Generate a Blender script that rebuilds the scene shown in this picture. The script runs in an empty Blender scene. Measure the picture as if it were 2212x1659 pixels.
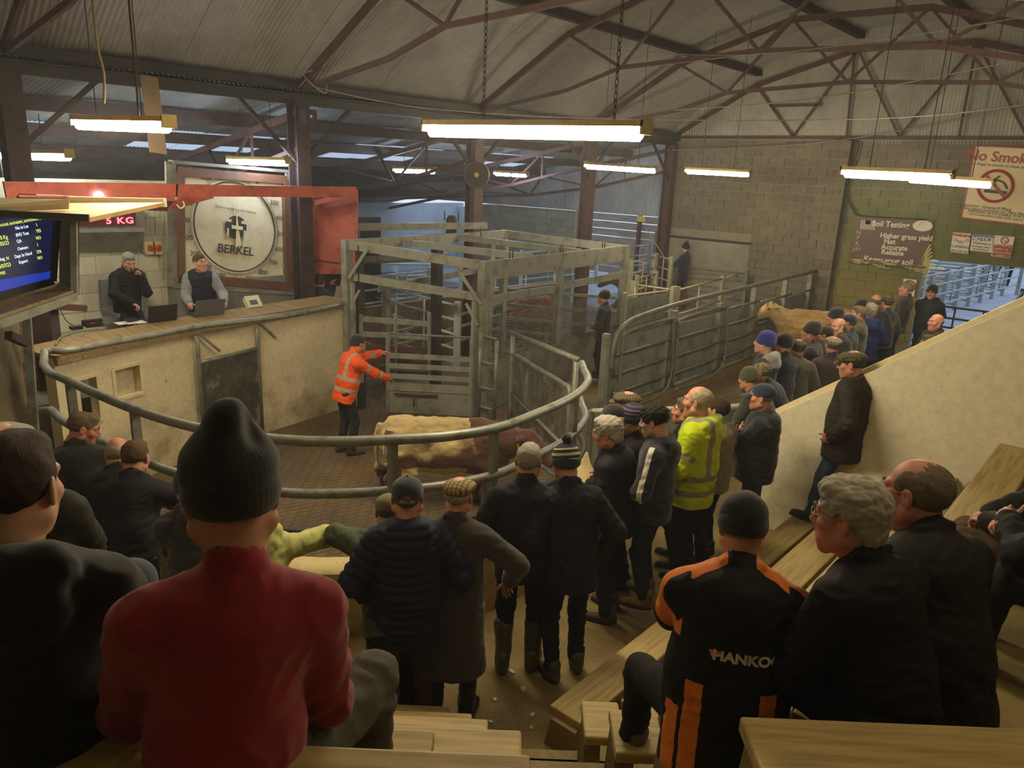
import bpy, math, random
import numpy as np
from mathutils import Matrix, Vector
PI=math.pi
scene=bpy.context.scene
COL=scene.collection
# ------------------------------------------------------------------ camera
F_PX,YAW,PITCH,ROLL,CAM_H=1608.76,-0.710463,0.2756316,-0.0422030,4.1
def _axes():
    cy,sy=math.cos(YAW),math.sin(YAW); cp,sp=math.cos(PITCH),math.sin(PITCH)
    f=np.array([sy*cp,cy*cp,-sp]); r=np.array([cy,-sy,0.]); d=np.cross(f,r)
    c,s=math.cos(ROLL),math.sin(ROLL)
    return np.array([c*r+s*d,-s*r+c*d,f])
AX=_axes(); CAMP=np.array([0.,0.,CAM_H])
cd=bpy.data.cameras.new('camera'); cam=bpy.data.objects.new('camera',cd); COL.objects.link(cam)
cd.sensor_width=36; cd.lens=F_PX/2212*36; cd.clip_start=.05; cd.clip_end=300
cam.matrix_world=Matrix(((AX[0][0],-AX[1][0],-AX[2][0],0),(AX[0][1],-AX[1][1],-AX[2][1],0),(AX[0][2],-AX[1][2],-AX[2][2],CAM_H),(0,0,0,1)))
scene.camera=cam
# surveying helpers: the sight line through a spot of the photograph, cut by a real plane of the building
def ray(px,py): return AX.T@np.array([(px-1106)/F_PX,(py-829.5)/F_PX,1.])
def PX(px,py,x): d=ray(px,py); return CAMP+d*(x/d[0])
def PY(px,py,y): d=ray(px,py); return CAMP+d*(y/d[1])
def PZ(px,py,z): d=ray(px,py); return CAMP+d*((z-CAM_H)/d[2])
def PD(px,py,t): return CAMP+ray(px,py)*t
# ------------------------------------------------------------------ world, exposure
vs=scene.view_settings
vs.view_transform='Standard'; vs.look='None'; vs.exposure=0.15; vs.gamma=1; vs.use_curve_mapping=False
w=bpy.data.worlds.new('world'); scene.world=w; w.use_nodes=True
w.node_tree.nodes['Background'].inputs[0].default_value=(.62,.72,.9,1)
w.node_tree.nodes['Background'].inputs[1].default_value=1.1
try:
    scene.cycles.use_denoising=True; scene.cycles.max_bounces=6; scene.cycles.diffuse_bounces=3
    scene.cycles.glossy_bounces=2; scene.cycles.transparent_max_bounces=6; scene.cycles.sample_clamp_indirect=4
    scene.cycles.caustics_reflective=False; scene.cycles.caustics_refractive=False
except Exception: pass
# ------------------------------------------------------------------ materials
MATS={}
def srgb(h):
    if isinstance(h,str):
        h=h.lstrip('#'); c=[int(h[i:i+2],16)/255 for i in (0,2,4)]
        return tuple((x/12.92 if x<=.04045 else ((x+.055)/1.055)**2.4) for x in c)
    return tuple(h)
class NT:
    def __init__(s,name):
        s.m=bpy.data.materials.new(name); s.m.use_nodes=True; s.t=s.m.node_tree; s.b=s.t.nodes['Principled BSDF']
    def n(s,typ,**kw):
        nd=s.t.nodes.new('ShaderNode'+typ)
        for k,v in kw.items():
            if k[0]=='i' and k[1:].isdigit(): s.put(nd,int(k[1:]),v)
            elif k in nd.inputs.keys(): s.put(nd,k,v)
            else: setattr(nd,k,v)
        return nd
    def put(s,nd,k,v):
        if hasattr(v,'is_output'): s.t.links.new(v,nd.inputs[k])
        else: nd.inputs[k].default_value=v
    def ramp(s,fac,stops,interp='LINEAR'):
        r=s.t.nodes.new('ShaderNodeValToRGB'); r.color_ramp.interpolation=interp
        e=r.color_ramp.elements
        while len(e)<len(stops): e.new(.5)
        for i,(p,c) in enumerate(stops): e[i].position=p; e[i].color=(*srgb(c),1)
        s.t.links.new(fac,r.inputs[0]); return r.outputs[0]
    def mix(s,f,a,b,mode='MIX'):
        x=s.t.nodes.new('ShaderNodeMix'); x.data_type='RGBA'; x.blend_type=mode
        s.put(x,0,f)
        for k,v in ((6,a),(7,b)):
            if hasattr(v,'is_output'): s.t.links.new(v,x.inputs[k])
            else: x.inputs[k].default_value=(*srgb(v),1)
        return x.outputs[2]
    def math(s,op,a,b=0.,c=None):
        x=s.t.nodes.new('ShaderNodeMath'); x.operation=op
        s.put(x,0,a); s.put(x,1,b)
        if c is not None: s.put(x,2,c)
        return x.outputs[0]
    def coord(s,kind='Object',scale=(1,1,1),rot=(0,0,0)):
        tc=s.t.nodes.new('ShaderNodeTexCoord'); mp=s.t.nodes.new('ShaderNodeMapping')
        s.t.links.new(tc.outputs[kind],mp.inputs[0]); mp.inputs['Scale'].default_value=scale; mp.inputs['Rotation'].default_value=rot
        return mp.outputs[0]
    def noise(s,vec,scale,detail=4,rough=.55,out=0):
        x=s.n('TexNoise',Scale=scale,Detail=detail,Roughness=rough); s.t.links.new(vec,x.inputs['Vector']); return x.outputs[out]
    def bump(s,h,strength=.3,dist=.01):
        x=s.n('Bump',Strength=strength,Distance=dist); s.t.links.new(h,x.inputs['Height']); s.t.links.new(x.outputs[0],s.b.inputs['Normal'])
    def col(s,v):
        s.put(s.b,'Base Color',v if hasattr(v,'is_output') else (*srgb(v),1))
    def done(s,rough=.6,metal=0,spec=None):
        if rough is not None: s.put(s.b,'Roughness',rough)
        s.put(s.b,'Metallic',metal)
        if spec is not None: s.put(s.b,'Specular IOR Level',spec)
        MATS[s.m.name]=s.m; return s.m
def mat(name,c,rough=.7,var=.25,scale=6,bump=0,bscale=40,metal=0,dark=None,spec=None,coord='Object',stretch=(1,1,1)):
    """flat paint / cloth / steel with mottling; dark= colour of stains"""
    if name in MATS: return MATS[name]
    t=NT(name); v=t.coord(coord,stretch); c=srgb(c)
    d=srgb(dark) if dark else tuple(x*(1-var) for x in c); l=tuple(min(1,x*(1+var*.5)) for x in c)
    n=t.noise(v,scale,5,.6)
    t.col(t.ramp(n,((.3,d),(.5,c),(.75,l))))
    if bump: t.bump(t.noise(v,bscale,3),bump,.004)
    return t.done(rough,metal,spec)
def emit(name,c,strength):
    if name in MATS: return MATS[name]
    t=NT(name); t.col((0,0,0)); t.put(t.b,'Emission Color',(*srgb(c),1)); t.put(t.b,'Emission Strength',strength)
    return t.done(.5)
# ------------------------------------------------------------------ objects
ORG={}   # world origin of every top-level root, for its parts
def tag(o,label=None,cat=None,group=None,kind=None):
    if label: o['label']=label
    if cat: o['category']=cat
    if group: o['group']=group
    if kind: o['kind']=kind
    return o
def thing(name,loc,label=None,cat=None,group=None,kind=None,rz=0):
    o=bpy.data.objects.new(name,None); COL.objects.link(o); o.empty_display_size=.1
    o.location=tuple(loc); o.rotation_euler=(0,0,rz); ORG[o]=(np.array(loc,float),rz)
    return tag(o,label,cat,group,kind)
def org(o):
    while o.parent: o=o.parent
    return ORG.get(o,(np.zeros(3),0))
def mk(name,V,Fc,mats=None,parent=None,mi=None,smooth=False,local=False,attrs=None,loc=None):
    """one mesh object; V are world coordinates unless local"""
    V=np.asarray(V,float).reshape(-1,3)
    L=None
    if parent is not None and not local:
        o0,rz=org(parent); V=V-o0
        if rz:
            c,s=math.cos(-rz),math.sin(-rz); V=V@np.array([[c,s,0],[-s,c,0],[0,0,1]])
    elif parent is None and not local:
        L=(V.min(0)+V.max(0))/2; L[2]=V[:,2].min(); V=V-L
    me=bpy.data.meshes.new(name)
    if isinstance(Fc,np.ndarray): Fc=Fc.tolist()
    me.from_pydata(V.tolist(),[],Fc)
    for m in (mats if isinstance(mats,(list,tuple)) else [mats]):
        if m is not None: me.materials.append(m)
    if mi is not None: me.polygons.foreach_set('material_index',np.asarray(mi,np.int32))
    if smooth: me.polygons.foreach_set('use_smooth',np.ones(len(me.polygons),bool))
    for k,a in (attrs or {}).items():
        at=me.attributes.new(k,'FLOAT','POINT'); at.data.foreach_set('value',np.asarray(a,np.float32))
    me.update()
    o=bpy.data.objects.new(name,me); COL.objects.link(o)
    if parent is not None: o.parent=parent
    elif L is not None: o.location=L; ORG[o]=(L,0)
    if loc is not None: o.location=loc
    return o
def unit(v): v=np.asarray(v,float); return v/(np.linalg.norm(v)+1e-12)
class MB:
    """gathers boxes, bars, tubes and plates into one mesh"""
    def __init__(s): s.V=[]; s.F=[]; s.M=[]; s.mi=0
    def add(s,V,Fc):
        b=sum(len(v) for v in s.V); s.V.append(np.asarray(V,float).reshape(-1,3))
        for f in Fc: s.F.append([i+b for i in f]); s.M.append(s.mi)
        return s
    def hexa(s,c8): return s.add(c8,[(0,3,2,1),(4,5,6,7),(0,1,5,4),(1,2,6,5),(2,3,7,6),(3,0,4,7)])
    def box(s,lo,hi):
        (a,b,c),(d,e,f)=lo,hi
        return s.hexa([(a,b,c),(d,b,c),(d,e,c),(a,e,c),(a,b,f),(d,b,f),(d,e,f),(a,e,f)])
    def bar(s,a,b,w,h,up=(0,0,1)):
        """rectangular bar from a to b, w across, h along up"""
        a,b=np.array(a,float),np.array(b,float); t=unit(b-a); up=np.array(up,float)
        if abs(t@unit(up))>.98: up=np.array((1.,0,0)) if abs(t[0])<.9 else np.array((0,1.,0))
        x=unit(np.cross(t,up)); y=np.cross(x,t)
        q=[(-.5,-.5),(.5,-.5),(.5,.5),(-.5,.5)]
        return s.hexa([a+x*w*i+y*h*j for i,j in q]+[b+x*w*i+y*h*j for i,j in q])
    def tube(s,P,r,n=8,closed=False,caps=True):
        P=[np.array(p,float) for p in P]; k=len(P); rs=r if isinstance(r,(list,tuple,np.ndarray)) else [r]*k
        T=[unit((P[(i+1)%k] if (closed or i<k-1) else P[i])-(P[i-1] if (closed or i>0) else P[i])) for i in range(k)]
        u=np.array((0,0,1.)) if abs(T[0][2])<.9 else np.array((1.,0,0)); x=unit(np.cross(T[0],u)); V=[]
        for i in range(k):
            x=unit(x-T[i]*(x@T[i])); y=np.cross(T[i],x)
            for j in range(n):
                a=2*PI*j/n; V.append(P[i]+rs[i]*(math.cos(a)*x+math.sin(a)*y))
        Fc=[]
        for i in range(k if closed else k-1):
            for j in range(n):
                a=i*n+j; b=i*n+(j+1)%n; c=((i+1)%k)*n+(j+1)%n; d=((i+1)%k)*n+j; Fc.append((a,b,c,d))
        if caps and not closed: Fc+= [tuple(range(n))[::-1],tuple(range((k-1)*n,k*n))]
        return s.add(V,Fc)
    def plate(s,Q,th):
        """slab over a planar outline (list of points), th thick along its normal (backwards)"""
        Q=[np.array(q,float) for q in Q]; n=len(Q); nn=np.zeros(3)
        for i in range(n): nn+=np.cross(Q[i]-Q[0],Q[(i+1)%n]-Q[0])
        nn=unit(nn)*th
        return s.add(Q+[q-nn for q in Q],[tuple(range(n)),tuple(range(n,2*n))[::-1]]+[(i,i+n,(i+1)%n+n,(i+1)%n) for i in range(n)])
    def lathe(s,prof,c,n=20,axis=(0,0,1)):
        z=unit(axis); x=unit(np.cross(z,(0,1,0) if abs(z[1])<.9 else (1,0,0))); y=np.cross(z,x); c=np.array(c,float)
        V=[c+z*h+r*(math.cos(2*PI*j/n)*x+math.sin(2*PI*j/n)*y) for r,h in prof for j in range(n)]
        Fc=[(i*n+j,i*n+(j+1)%n,(i+1)*n+(j+1)%n,(i+1)*n+j) for i in range(len(prof)-1) for j in range(n)]
        Fc+=[tuple(range(n))[::-1],tuple(range((len(prof)-1)*n,len(prof)*n))]
        return s.add(V,Fc)
    def sphere(s,c,r,n=12,m=8):
        c=np.array(c,float); r=np.array((r,r,r) if np.isscalar(r) else r,float)
        V=[c+r*np.array((math.sin(PI*i/m)*math.cos(2*PI*j/n),math.sin(PI*i/m)*math.sin(2*PI*j/n),math.cos(PI*i/m))) for i in range(m+1) for j in range(n)]
        return s.add(V,[(i*n+j,(i+1)*n+j,(i+1)*n+(j+1)%n,i*n+(j+1)%n) for i in range(m) for j in range(n)])
    def build(s,name,mats,parent=None,smooth=False,**k):
        multi=isinstance(mats,(list,tuple))
        return mk(name,np.concatenate(s.V),s.F,mats,parent,mi=s.M if multi else None,smooth=smooth,**k)
def tube(name,P,r,m,parent=None,n=8,closed=False,**k): return MB().tube(P,r,n,closed).build(name,m,parent,True,**k)
def bar(name,a,b,w,h,m,parent=None,up=(0,0,1)): return MB().bar(a,b,w,h,up).build(name,m,parent)
def inst(name,me,parent,M4):
    o=bpy.data.objects.new(name,me); COL.objects.link(o); o.parent=parent; o.matrix_basis=M4; return o
def smooth_path(P,n=8,closed=False):
    """Catmull-Rom through P"""
    P=[np.array(p,float) for p in P]; k=len(P); out=[]
    for i in range(k if closed else k-1):
        g=lambda j:P[j%k] if closed else P[min(max(j,0),k-1)]
        a,b,c,d=g(i-1),g(i),g(i+1),g(i+2)
        for t in np.arange(n)/n:
            out.append(.5*((2*b)+(c-a)*t+(2*a-5*b+4*c-d)*t*t+(3*b-a-3*c+d)*t**3))
    if not closed: out.append(P[-1])
    return out
def text_geo(s,size,bold=0,width=None,sx=1,align='CENTER',extrude=.002,space=1):
    """flat lettering as vertices (x right, y up, z out) and faces"""
    cu=bpy.data.curves.new('t','FONT'); cu.body=s; cu.size=size; cu.align_x=align; cu.align_y='CENTER'; cu.offset=bold; cu.extrude=extrude; cu.resolution_u=3; cu.space_character=space
    o=bpy.data.objects.new('t',cu); COL.objects.link(o)
    me=o.to_mesh(); V=np.array([v.co[:] for v in me.vertices]).reshape(-1,3); Fc=[list(p.vertices) for p in me.polygons]
    o.to_mesh_clear(); bpy.data.objects.remove(o); bpy.data.curves.remove(cu)
    if len(V):
        V[:,0]*=sx
        if width: V[:,0]*=width/max(1e-6,np.ptp(V[:,0]))
    return V,Fc
def put_text(mb,s,size,C,R,U,out=.004,**k):
    """lettering added to MB at C, running along R, upright U"""
    V,Fc=text_geo(s,size,**k)
    if len(V)==0: return
    R=unit(R); U=unit(np.array(U)-R*(np.array(U)@R)); N=np.cross(R,U)
    mb.add(np.array(C)+V[:,:1]*R+V[:,1:2]*U+(V[:,2:3]+out)*N,Fc)
# ------------------------------------------------------------------ implicit bodies: smooth unions meshed by surface nets
class S:
    def __init__(s): s.p=[]
    def cone(s,a,b,ra,rb,k=.02,sub=False,fr=None,sc=None):
        """round cone a->b; fr (3x3 rows = axes) with sc squashes it"""
        s.p.append(('c',np.array(a,float),np.array(b,float),ra,rb,k,sub,fr,sc)); return s
    def ell(s,c,r,k=.02,sub=False,fr=None):
        s.p.append(('e',np.array(c,float),np.array(r,float),0,0,k,sub,fr,None)); return s
    def ev(s,q,P):
        ty,a,b,ra,rb,k,sub,fr,sc=q
        if ty=='e':
            x=P-a
            if fr is not None: x=x@np.asarray(fr).T
            k0=np.sqrt(((x/b)**2).sum(-1)); k1=np.sqrt(((x/(b*b))**2).sum(-1))+1e-9
            return np.where(k0<.02,-b.min(),k0*(k0-1)/k1),None
        if fr is not None:
            A=np.asarray(fr)/np.asarray(sc)[:,None]; P=P@A.T; a=A@a; b=A@b
        ba=b-a; L2=ba@ba+1e-12; t=np.clip(((P-a)@ba)/L2,0,1)
        d=np.sqrt((((P-a)-t[...,None]*ba)**2).sum(-1))-(ra+(rb-ra)*t)
        return (d*min(sc) if sc is not None else d),t
    def box(s,q):
        ty,a,b,ra,rb,k,sub,fr,sc=q
        if ty=='e': r=max(b); return a-r,a+r
        r=max(ra,rb)*(max(sc) if sc is not None else 1); return np.minimum(a,b)-r,np.maximum(a,b)+r
    def mesh(s,vox,clip=None):
        bb=[s.box(q) for q in s.p if not q[6]]
        lo=np.min([b[0] for b in bb],0)-3*vox; hi=np.max([b[1] for b in bb],0)+3*vox
        n=np.ceil((hi-lo)/vox).astype(int)+1
        D=np.full(n,1.0,np.float32)
        ax=[lo[i]+vox*np.arange(n[i]) for i in range(3)]
        for q in s.p:
            l,h=s.box(q); k=q[5]; m=k+3*vox
            i0=np.clip(np.floor((l-m-lo)/vox).astype(int),0,n); i1=np.clip(np.ceil((h+m-lo)/vox).astype(int)+1,0,n)
            if (i1<=i0).any(): continue
            G=np.stack(np.meshgrid(*[ax[i][i0[i]:i1[i]] for i in range(3)],indexing='ij'),-1)
            d=s.ev(q,G)[0]; sl=tuple(slice(i0[i],i1[i]) for i in range(3)); c=D[sl]
            if q[6]: d=-d; hh=np.clip(.5-.5*(c-d)/k,0,1); D[sl]=c*(1-hh)+d*hh+k*hh*(1-hh)
            else: hh=np.clip(.5+.5*(c-d)/k,0,1); D[sl]=c*(1-hh)+d*hh-k*hh*(1-hh)
        if clip is not None:
            G=np.stack(np.meshgrid(*ax,indexing='ij'),-1); D=np.maximum(D,clip(G))
        return nets(D,lo,vox)
def nets(D,lo,vox):
    neg=D<0; nx,ny,nz=D.shape
    c=np.zeros((nx-1,ny-1,nz-1),np.int8)
    for i in (0,1):
        for j in (0,1):
            for k in (0,1): c+=neg[i:nx-1+i,j:ny-1+j,k:nz-1+k]
    act=(c>0)&(c<8); idx=np.full(act.shape,-1,np.int64); I=np.argwhere(act); idx[act]=np.arange(len(I))
    acc=np.zeros((len(I),3)); cnt=np.zeros(len(I))
    X,Y,Z=I.T
    cor=[(i,j,k) for i in (0,1) for j in (0,1) for k in (0,1)]
    val={q:D[X+q[0],Y+q[1],Z+q[2]] for q in cor}
    for a in cor:
        for ax in range(3):
            if a[ax]: continue
            b=list(a); b[ax]=1; b=tuple(b); va,vb=val[a],val[b]; m=(va<0)!=(vb<0)
            t=np.where(m,va/np.where(m,va-vb,1),0)
            p=np.tile(np.array(a,float),(len(I),1)); p[:,ax]=t
            acc[m]+=p[m]; cnt[m]+=1
    V=lo+vox*(I+acc/cnt[:,None])
    Q=[]
    for ax in range(3):
        u,v=(ax+1)%3,(ax+2)%3
        s0=[slice(None)]*3; s1=[slice(None)]*3; s0[ax]=slice(0,-1); s1[ax]=slice(1,None)
        A=neg[tuple(s0)]; B=neg[tuple(s1)]; E=np.argwhere(A!=B)
        ok=(E[:,u]>0)&(E[:,v]>0)&(E[:,u]<D.shape[u]-1)&(E[:,v]<D.shape[v]-1); E=E[ok]
        if not len(E): continue
        fl=A[tuple(E.T)]
        def g(du,dv):
            e=E.copy(); e[:,u]-=du; e[:,v]-=dv; return idx[tuple(e.T)]
        q=np.stack([g(1,1),g(0,1),g(0,0),g(1,0)],1); q[~fl]=q[~fl][:,::-1]
        Q.append(q)
    return V,np.concatenate(Q)
def vnorm(V,Q):
    n=np.cross(V[Q[:,2]]-V[Q[:,0]],V[Q[:,3]]-V[Q[:,1]]); N=np.zeros_like(V)
    for i in range(4): np.add.at(N,Q[:,i],n)
    return N/(np.linalg.norm(N,axis=1,keepdims=True)+1e-12)
def relax(V,Q,it=1,f=.5):
    for _ in range(it):
        A=np.zeros_like(V); c=np.zeros(len(V))
        for i in range(4):
            j=Q[:,(i+1)%4]; np.add.at(A,Q[:,i],V[j]); np.add.at(c,Q[:,i],1); np.add.at(A,j,V[Q[:,i]]); np.add.at(c,j,1)
        V=V*(1-f)+f*A/np.maximum(c,1)[:,None]
    return V
def wob(P,freq,seed=0,n=7,st=(1,1,1)):
    r=np.random.RandomState(seed); o=np.zeros(len(P)); P=P*np.array(st)
    for i in range(n):
        k=r.normal(size=3); k/=np.linalg.norm(k); o+=np.sin(P@k*freq*(.6+.9*r.rand())+r.rand()*6.28+1.3*np.sin(P@r.normal(size=3)*freq*.45))
    return o/n**.5
def rot(ax,a):
    ax=unit(ax); c,s=math.cos(a),math.sin(a); x,y,z=ax
    return np.array([[c+x*x*(1-c),x*y*(1-c)-z*s,x*z*(1-c)+y*s],[y*x*(1-c)+z*s,c+y*y*(1-c),y*z*(1-c)-x*s],[z*x*(1-c)-y*s,z*y*(1-c)+x*s,c+z*z*(1-c)]])
def joinm(parts):
    """[(V,F,mi)] -> one"""
    V=[];Fc=[];M=[];b=0
    for v,f,m in parts:
        V.append(v); Fc+=[[int(i)+b for i in q] for q in f]; M+=list(m) if hasattr(m,'__len__') else [m]*len(f); b+=len(v)
    return np.concatenate(V),Fc,M
# ------------------------------------------------------------------ people: templates
TPL={}
def tpl(key,fn):
    if key not in TPL: TPL[key]=fn()
    return TPL[key]
def head_t(kind,vox):
    """bare head, +y face, origin between the ears; returns V,F,mi (0 skin 1 lip 2 eye 3 iris 4 brow)"""
    def f():
        j,c,ch={'lean':(.042,.024,.019),'avg':(.047,.027,.021),'heavy':(.055,.034,.026),'young':(.042,.024,.019)}[kind]
        s=S()
        s.ell((0,-.014,.032),(.0745,.097,.085),.02).ell((0,.030,-.03),(.060,.064,.086),.03)
        for x in (1,-1):
            s.cone((x*j,.0,-.058),(x*.012,.07,-.103),.032,ch,.025)
            s.ell((x*.041,.060,-.020),(c,c,c*.9),.02)
            s.cone((x*.044,.074,.030),(x*.010,.087,.028),.011,.011,.015)
            s.ell((x*.012,.099,-.030),(.0095,.011,.008),.008)
            s.cone((x*.03,.055,-.055),(x*.02,.078,-.075),.018,.016,.02)
        s.ell((0,.077,-.105),(.022,.018,.018),.02)
        s.cone((0,.087,.022),(0,.112,-.022),.009,.0135,.012)
        s.cone((0,.088,-.05),(0,.090,-.075),.016,.014,.02)
        for x in (1,-1): s.ell((x*.031,.101,.012),(.019,.020,.013),.012,True)
        for x in (1,-1):
            s.cone((x*.019,.085,-.0565),(x*.004,.098,-.0545),.0045,.0065,.006)
            s.cone((x*.018,.084,-.068),(0,.097,-.068),.0050,.0075,.006)
        s.cone((-.024,.1,-.0615),(.024,.1,-.0615),.003,.003,.004,True)
        for x in (1,-1):
            fr=rot((0,0,1),-x*.35)
            s.ell((x*.078,-.008,-.004),(.008,.021,.033),.006,False,fr)
            s.ell((x*.0855,-.002,.0),(.006,.011,.018),.004,True,fr)
        s.cone((0,-.022,-.07),(0,-.052,-.235),.056,.064,.03)
        if kind=='heavy': s.ell((0,.035,-.118),(.045,.045,.028),.025)
        V,Q=s.mesh(vox); 
        ctr=V[Q].mean(1)
        mi=np.zeros(len(Q),int)
        lip=(ctr[:,1]>.079)&(np.abs(ctr[:,0])<.023)&(ctr[:,2]<-.0515)&(ctr[:,2]>-.0755)&((ctr[:,2]+.062)**2/.0135**2+ctr[:,0]**2/.026**2<1)&(ctr[:,1]>.088-abs(ctr[:,0])*.25)
        mi[lip]=1
        parts=[(V,Q,mi)]
        n=8 if vox>.006 else 12
        for x in (1,-1):
            m=MB().sphere((x*.031,.0765,.0115),.0128,n,n-2); parts.append((np.concatenate(m.V),m.F,2))
            m=MB().lathe([(.0001,.0020),(.0050,.0014),(.0054,0)],(x*.031,.0881,.0108),n,(x*.05,1,-.05)); parts.append((np.concatenate(m.V),m.F,3))
            b=S().cone((x*.046,.081,.030),(x*.030,.094,.038),.0035,.005,.01).cone((x*.030,.094,.038),(x*.013,.098,.033),.005,.0045,.01)
            v,q=b.mesh(max(vox*.8,.004)); parts.append((v,q,4))
            l=S().cone((x*.045,.081,.0150),(x*.031,.0875,.0185),.0035,.0050,.008).cone((x*.031,.0875,.0185),(x*.018,.084,.0135),.0050,.0035,.008).cone((x*.044,.081,.004),(x*.031,.0862,.0015),.0028,.0034,.006).cone((x*.031,.0862,.0015),(x*.019,.083,.005),.0034,.0028,.006)
            v,q=l.mesh(max(vox*.8,.004)); parts.append((v,q,0))
        return joinm(parts)
    return tpl(('head',kind,vox),f)
def hair_t(kind,vox,seed=0):
    def f():
        s=S()
        if kind=='ring':      # bald crown
            s.ell((0,-.020,.012),(.083,.098,.075),.02)
            s.ell((0,.03,.085),(.085,.125,.075),.02,True); s.ell((0,.115,-.0),(.1,.09,.14),.012,True)
        elif kind=='fringe':  # thick, falling forward
            s.ell((0,-.012,.045),(.088,.110,.088),.02).ell((.01,.070,.080),(.055,.032,.03),.03)
            s.ell((0,.128,-.03),(.10,.07,.11),.02,True)
        elif kind=='full':
            s.ell((0,-.018,.040),(.090,.108,.092),.02).ell((0,.045,.095),(.06,.045,.028),.03).ell((0,-.07,-.03),(.065,.04,.06),.03)
            s.ell((0,.125,-.03),(.095,.072,.105),.012,True)
        elif kind=='thin':
            s.ell((0,-.020,.026),(.0815,.102,.088),.02); s.ell((0,.085,.075),(.06,.085,.07),.02,True); s.ell((0,.12,-.01),(.1,.085,.13),.012,True)
        else:                 # short back and sides
            s.ell((0,-.018,.036),(.0805,.101,.0885),.02).ell((0,.035,.095),(.052,.05,.026),.03)
            s.ell((0,.123,-.035),(.095,.072,.11),.012,True)
        for x in (1,-1): s.ell((x*.088,.004,-.012),(.022,.022,.04),.01,True)
        s.ell((0,.02,-.115),(.1,.12,.06),.02,True)
        V,Q=s.mesh(vox); N=vnorm(V,Q)
        a={'full':.004,'fringe':.005,'short':.0018,'ring':.0012,'thin':.0018}.get(kind,.002)
        V=V+N*(a*wob(V,110,seed+3,7,(1,.45,.7)))[:,None]*.7+N*(a*.6*wob(V,230,seed+5,6,(1,.4,.6)))[:,None]
        return V,Q
    return tpl(('hair',kind,vox,seed),f)
def hat_t(kind,vox):
    """list of (part name, V, F, slot)"""
    def f():
        out=[]
        if kind in('beanie','tallbeanie','bobble','fleece'):
            h=.055 if kind=='tallbeanie' else .0; rb=.0002 if kind in('tallbeanie','fleece') else .0007
            s=S(); s.ell((0,-.018,.045),(.090,.108,.085+h*.2),.02)
            if h: s.cone((0,-.02,.09),(.004,-.030,.150),.078,.050,.04).ell((.05,-.075,.165),(.018,.05,.045),.03,True)
            else: s.ell((0,-.035,.09),(.07,.08,.055),.03)
            s.ell((0,.02,-.09),(.2,.2,.088),.006,True)
            V,Q=s.mesh(vox); N=vnorm(V,Q); an=np.arctan2(V[:,0],V[:,1]+.02)
            V=V+N*(rb*np.sin(an*46))[:,None]+N*((.004 if kind!='fleece' else .006)*wob(V,28,4))[:,None]
            out.append(('crown',V,Q,0))
            s=S(); s.ell((0,-.014,.022),(.0945,.112,.085),.01); s.ell((0,-.014,.022),(.079,.097,.2),.004,True)
            s.ell((0,0,.2),(.3,.3,.145),.006,True); s.ell((0,.02,-.20),(.3,.3,.193),.006,True)
            V,Q=s.mesh(vox); N=vnorm(V,Q); an=np.arctan2(V[:,0],V[:,1]+.02); V=V+N*(rb*np.sin(an*46))[:,None]
            out.append(('cuff',V,Q,1))
            if kind=='bobble':
                s=S().ell((0,-.05,.165),(.034,.034,.032)); V,Q=s.mesh(vox); N=vnorm(V,Q); V=V+N*(.005*wob(V,130,1))[:,None]; out.append(('bobble',V,Q,2))
        elif kind=='flatcap':
            s=S(); s.ell((0,-.02,.055),(.093,.112,.058),.02).ell((0,.055,.058),(.085,.062,.034),.04); s.ell((0,0,-.03),(.3,.3,.052),.008,True)
            s.ell((0,-.012,.0),(.078,.095,.075),.006,True)
            V,Q=s.mesh(vox); N=vnorm(V,Q); V=V+N*(.0025*wob(V,40,2))[:,None]; out.append(('crown',V,Q,0))
            s=S(); s.ell((0,.098,.030),(.070,.050,.007),.01); V,Q=s.mesh(min(vox,.005)); V[:,2]+=-.0-.6*(V[:,1]-.098)*.45-2.2*V[:,0]**2; out.append(('peak',V,Q,0))
        elif kind in('cap','capback','campcap'):
            s=S(); s.ell((0,-.016,.042),(.088,.106,.083),.02); s.ell((0,.02,-.09),(.3,.3,.108),.006,True); s.ell((0,-.014,.0),(.078,.096,.1),.004,True)
            if kind=='capback': s.ell((0,-.115,.022),(.034,.05,.026),.004,True)
            V,Q=s.mesh(vox); out.append(('crown',V,Q,0))
            s=S(); s.ell((0,.118,.022),(.072,.072,.006),.01); V,Q=s.mesh(min(vox,.005)); V[:,2]+=-.28*(V[:,1]-.10)-5*V[:,0]**2; out.append(('peak',V,Q,0))
            m=MB().sphere((0,-.016,.126),.007,8,5); out.append(('button',np.concatenate(m.V),m.F,0))
            if kind=='capback':
                P=[(.04*math.cos(a),-.119+.01*math.sin(a)**2,.012) for a in np.linspace(0,PI,7)]
                m=MB().bar((-.04,-.112,.013),(.04,-.112,.013),.006,.016); out.append(('strap',np.concatenate(m.V),m.F,1))
        return out
    return tpl(('hat',kind,vox),f)
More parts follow.
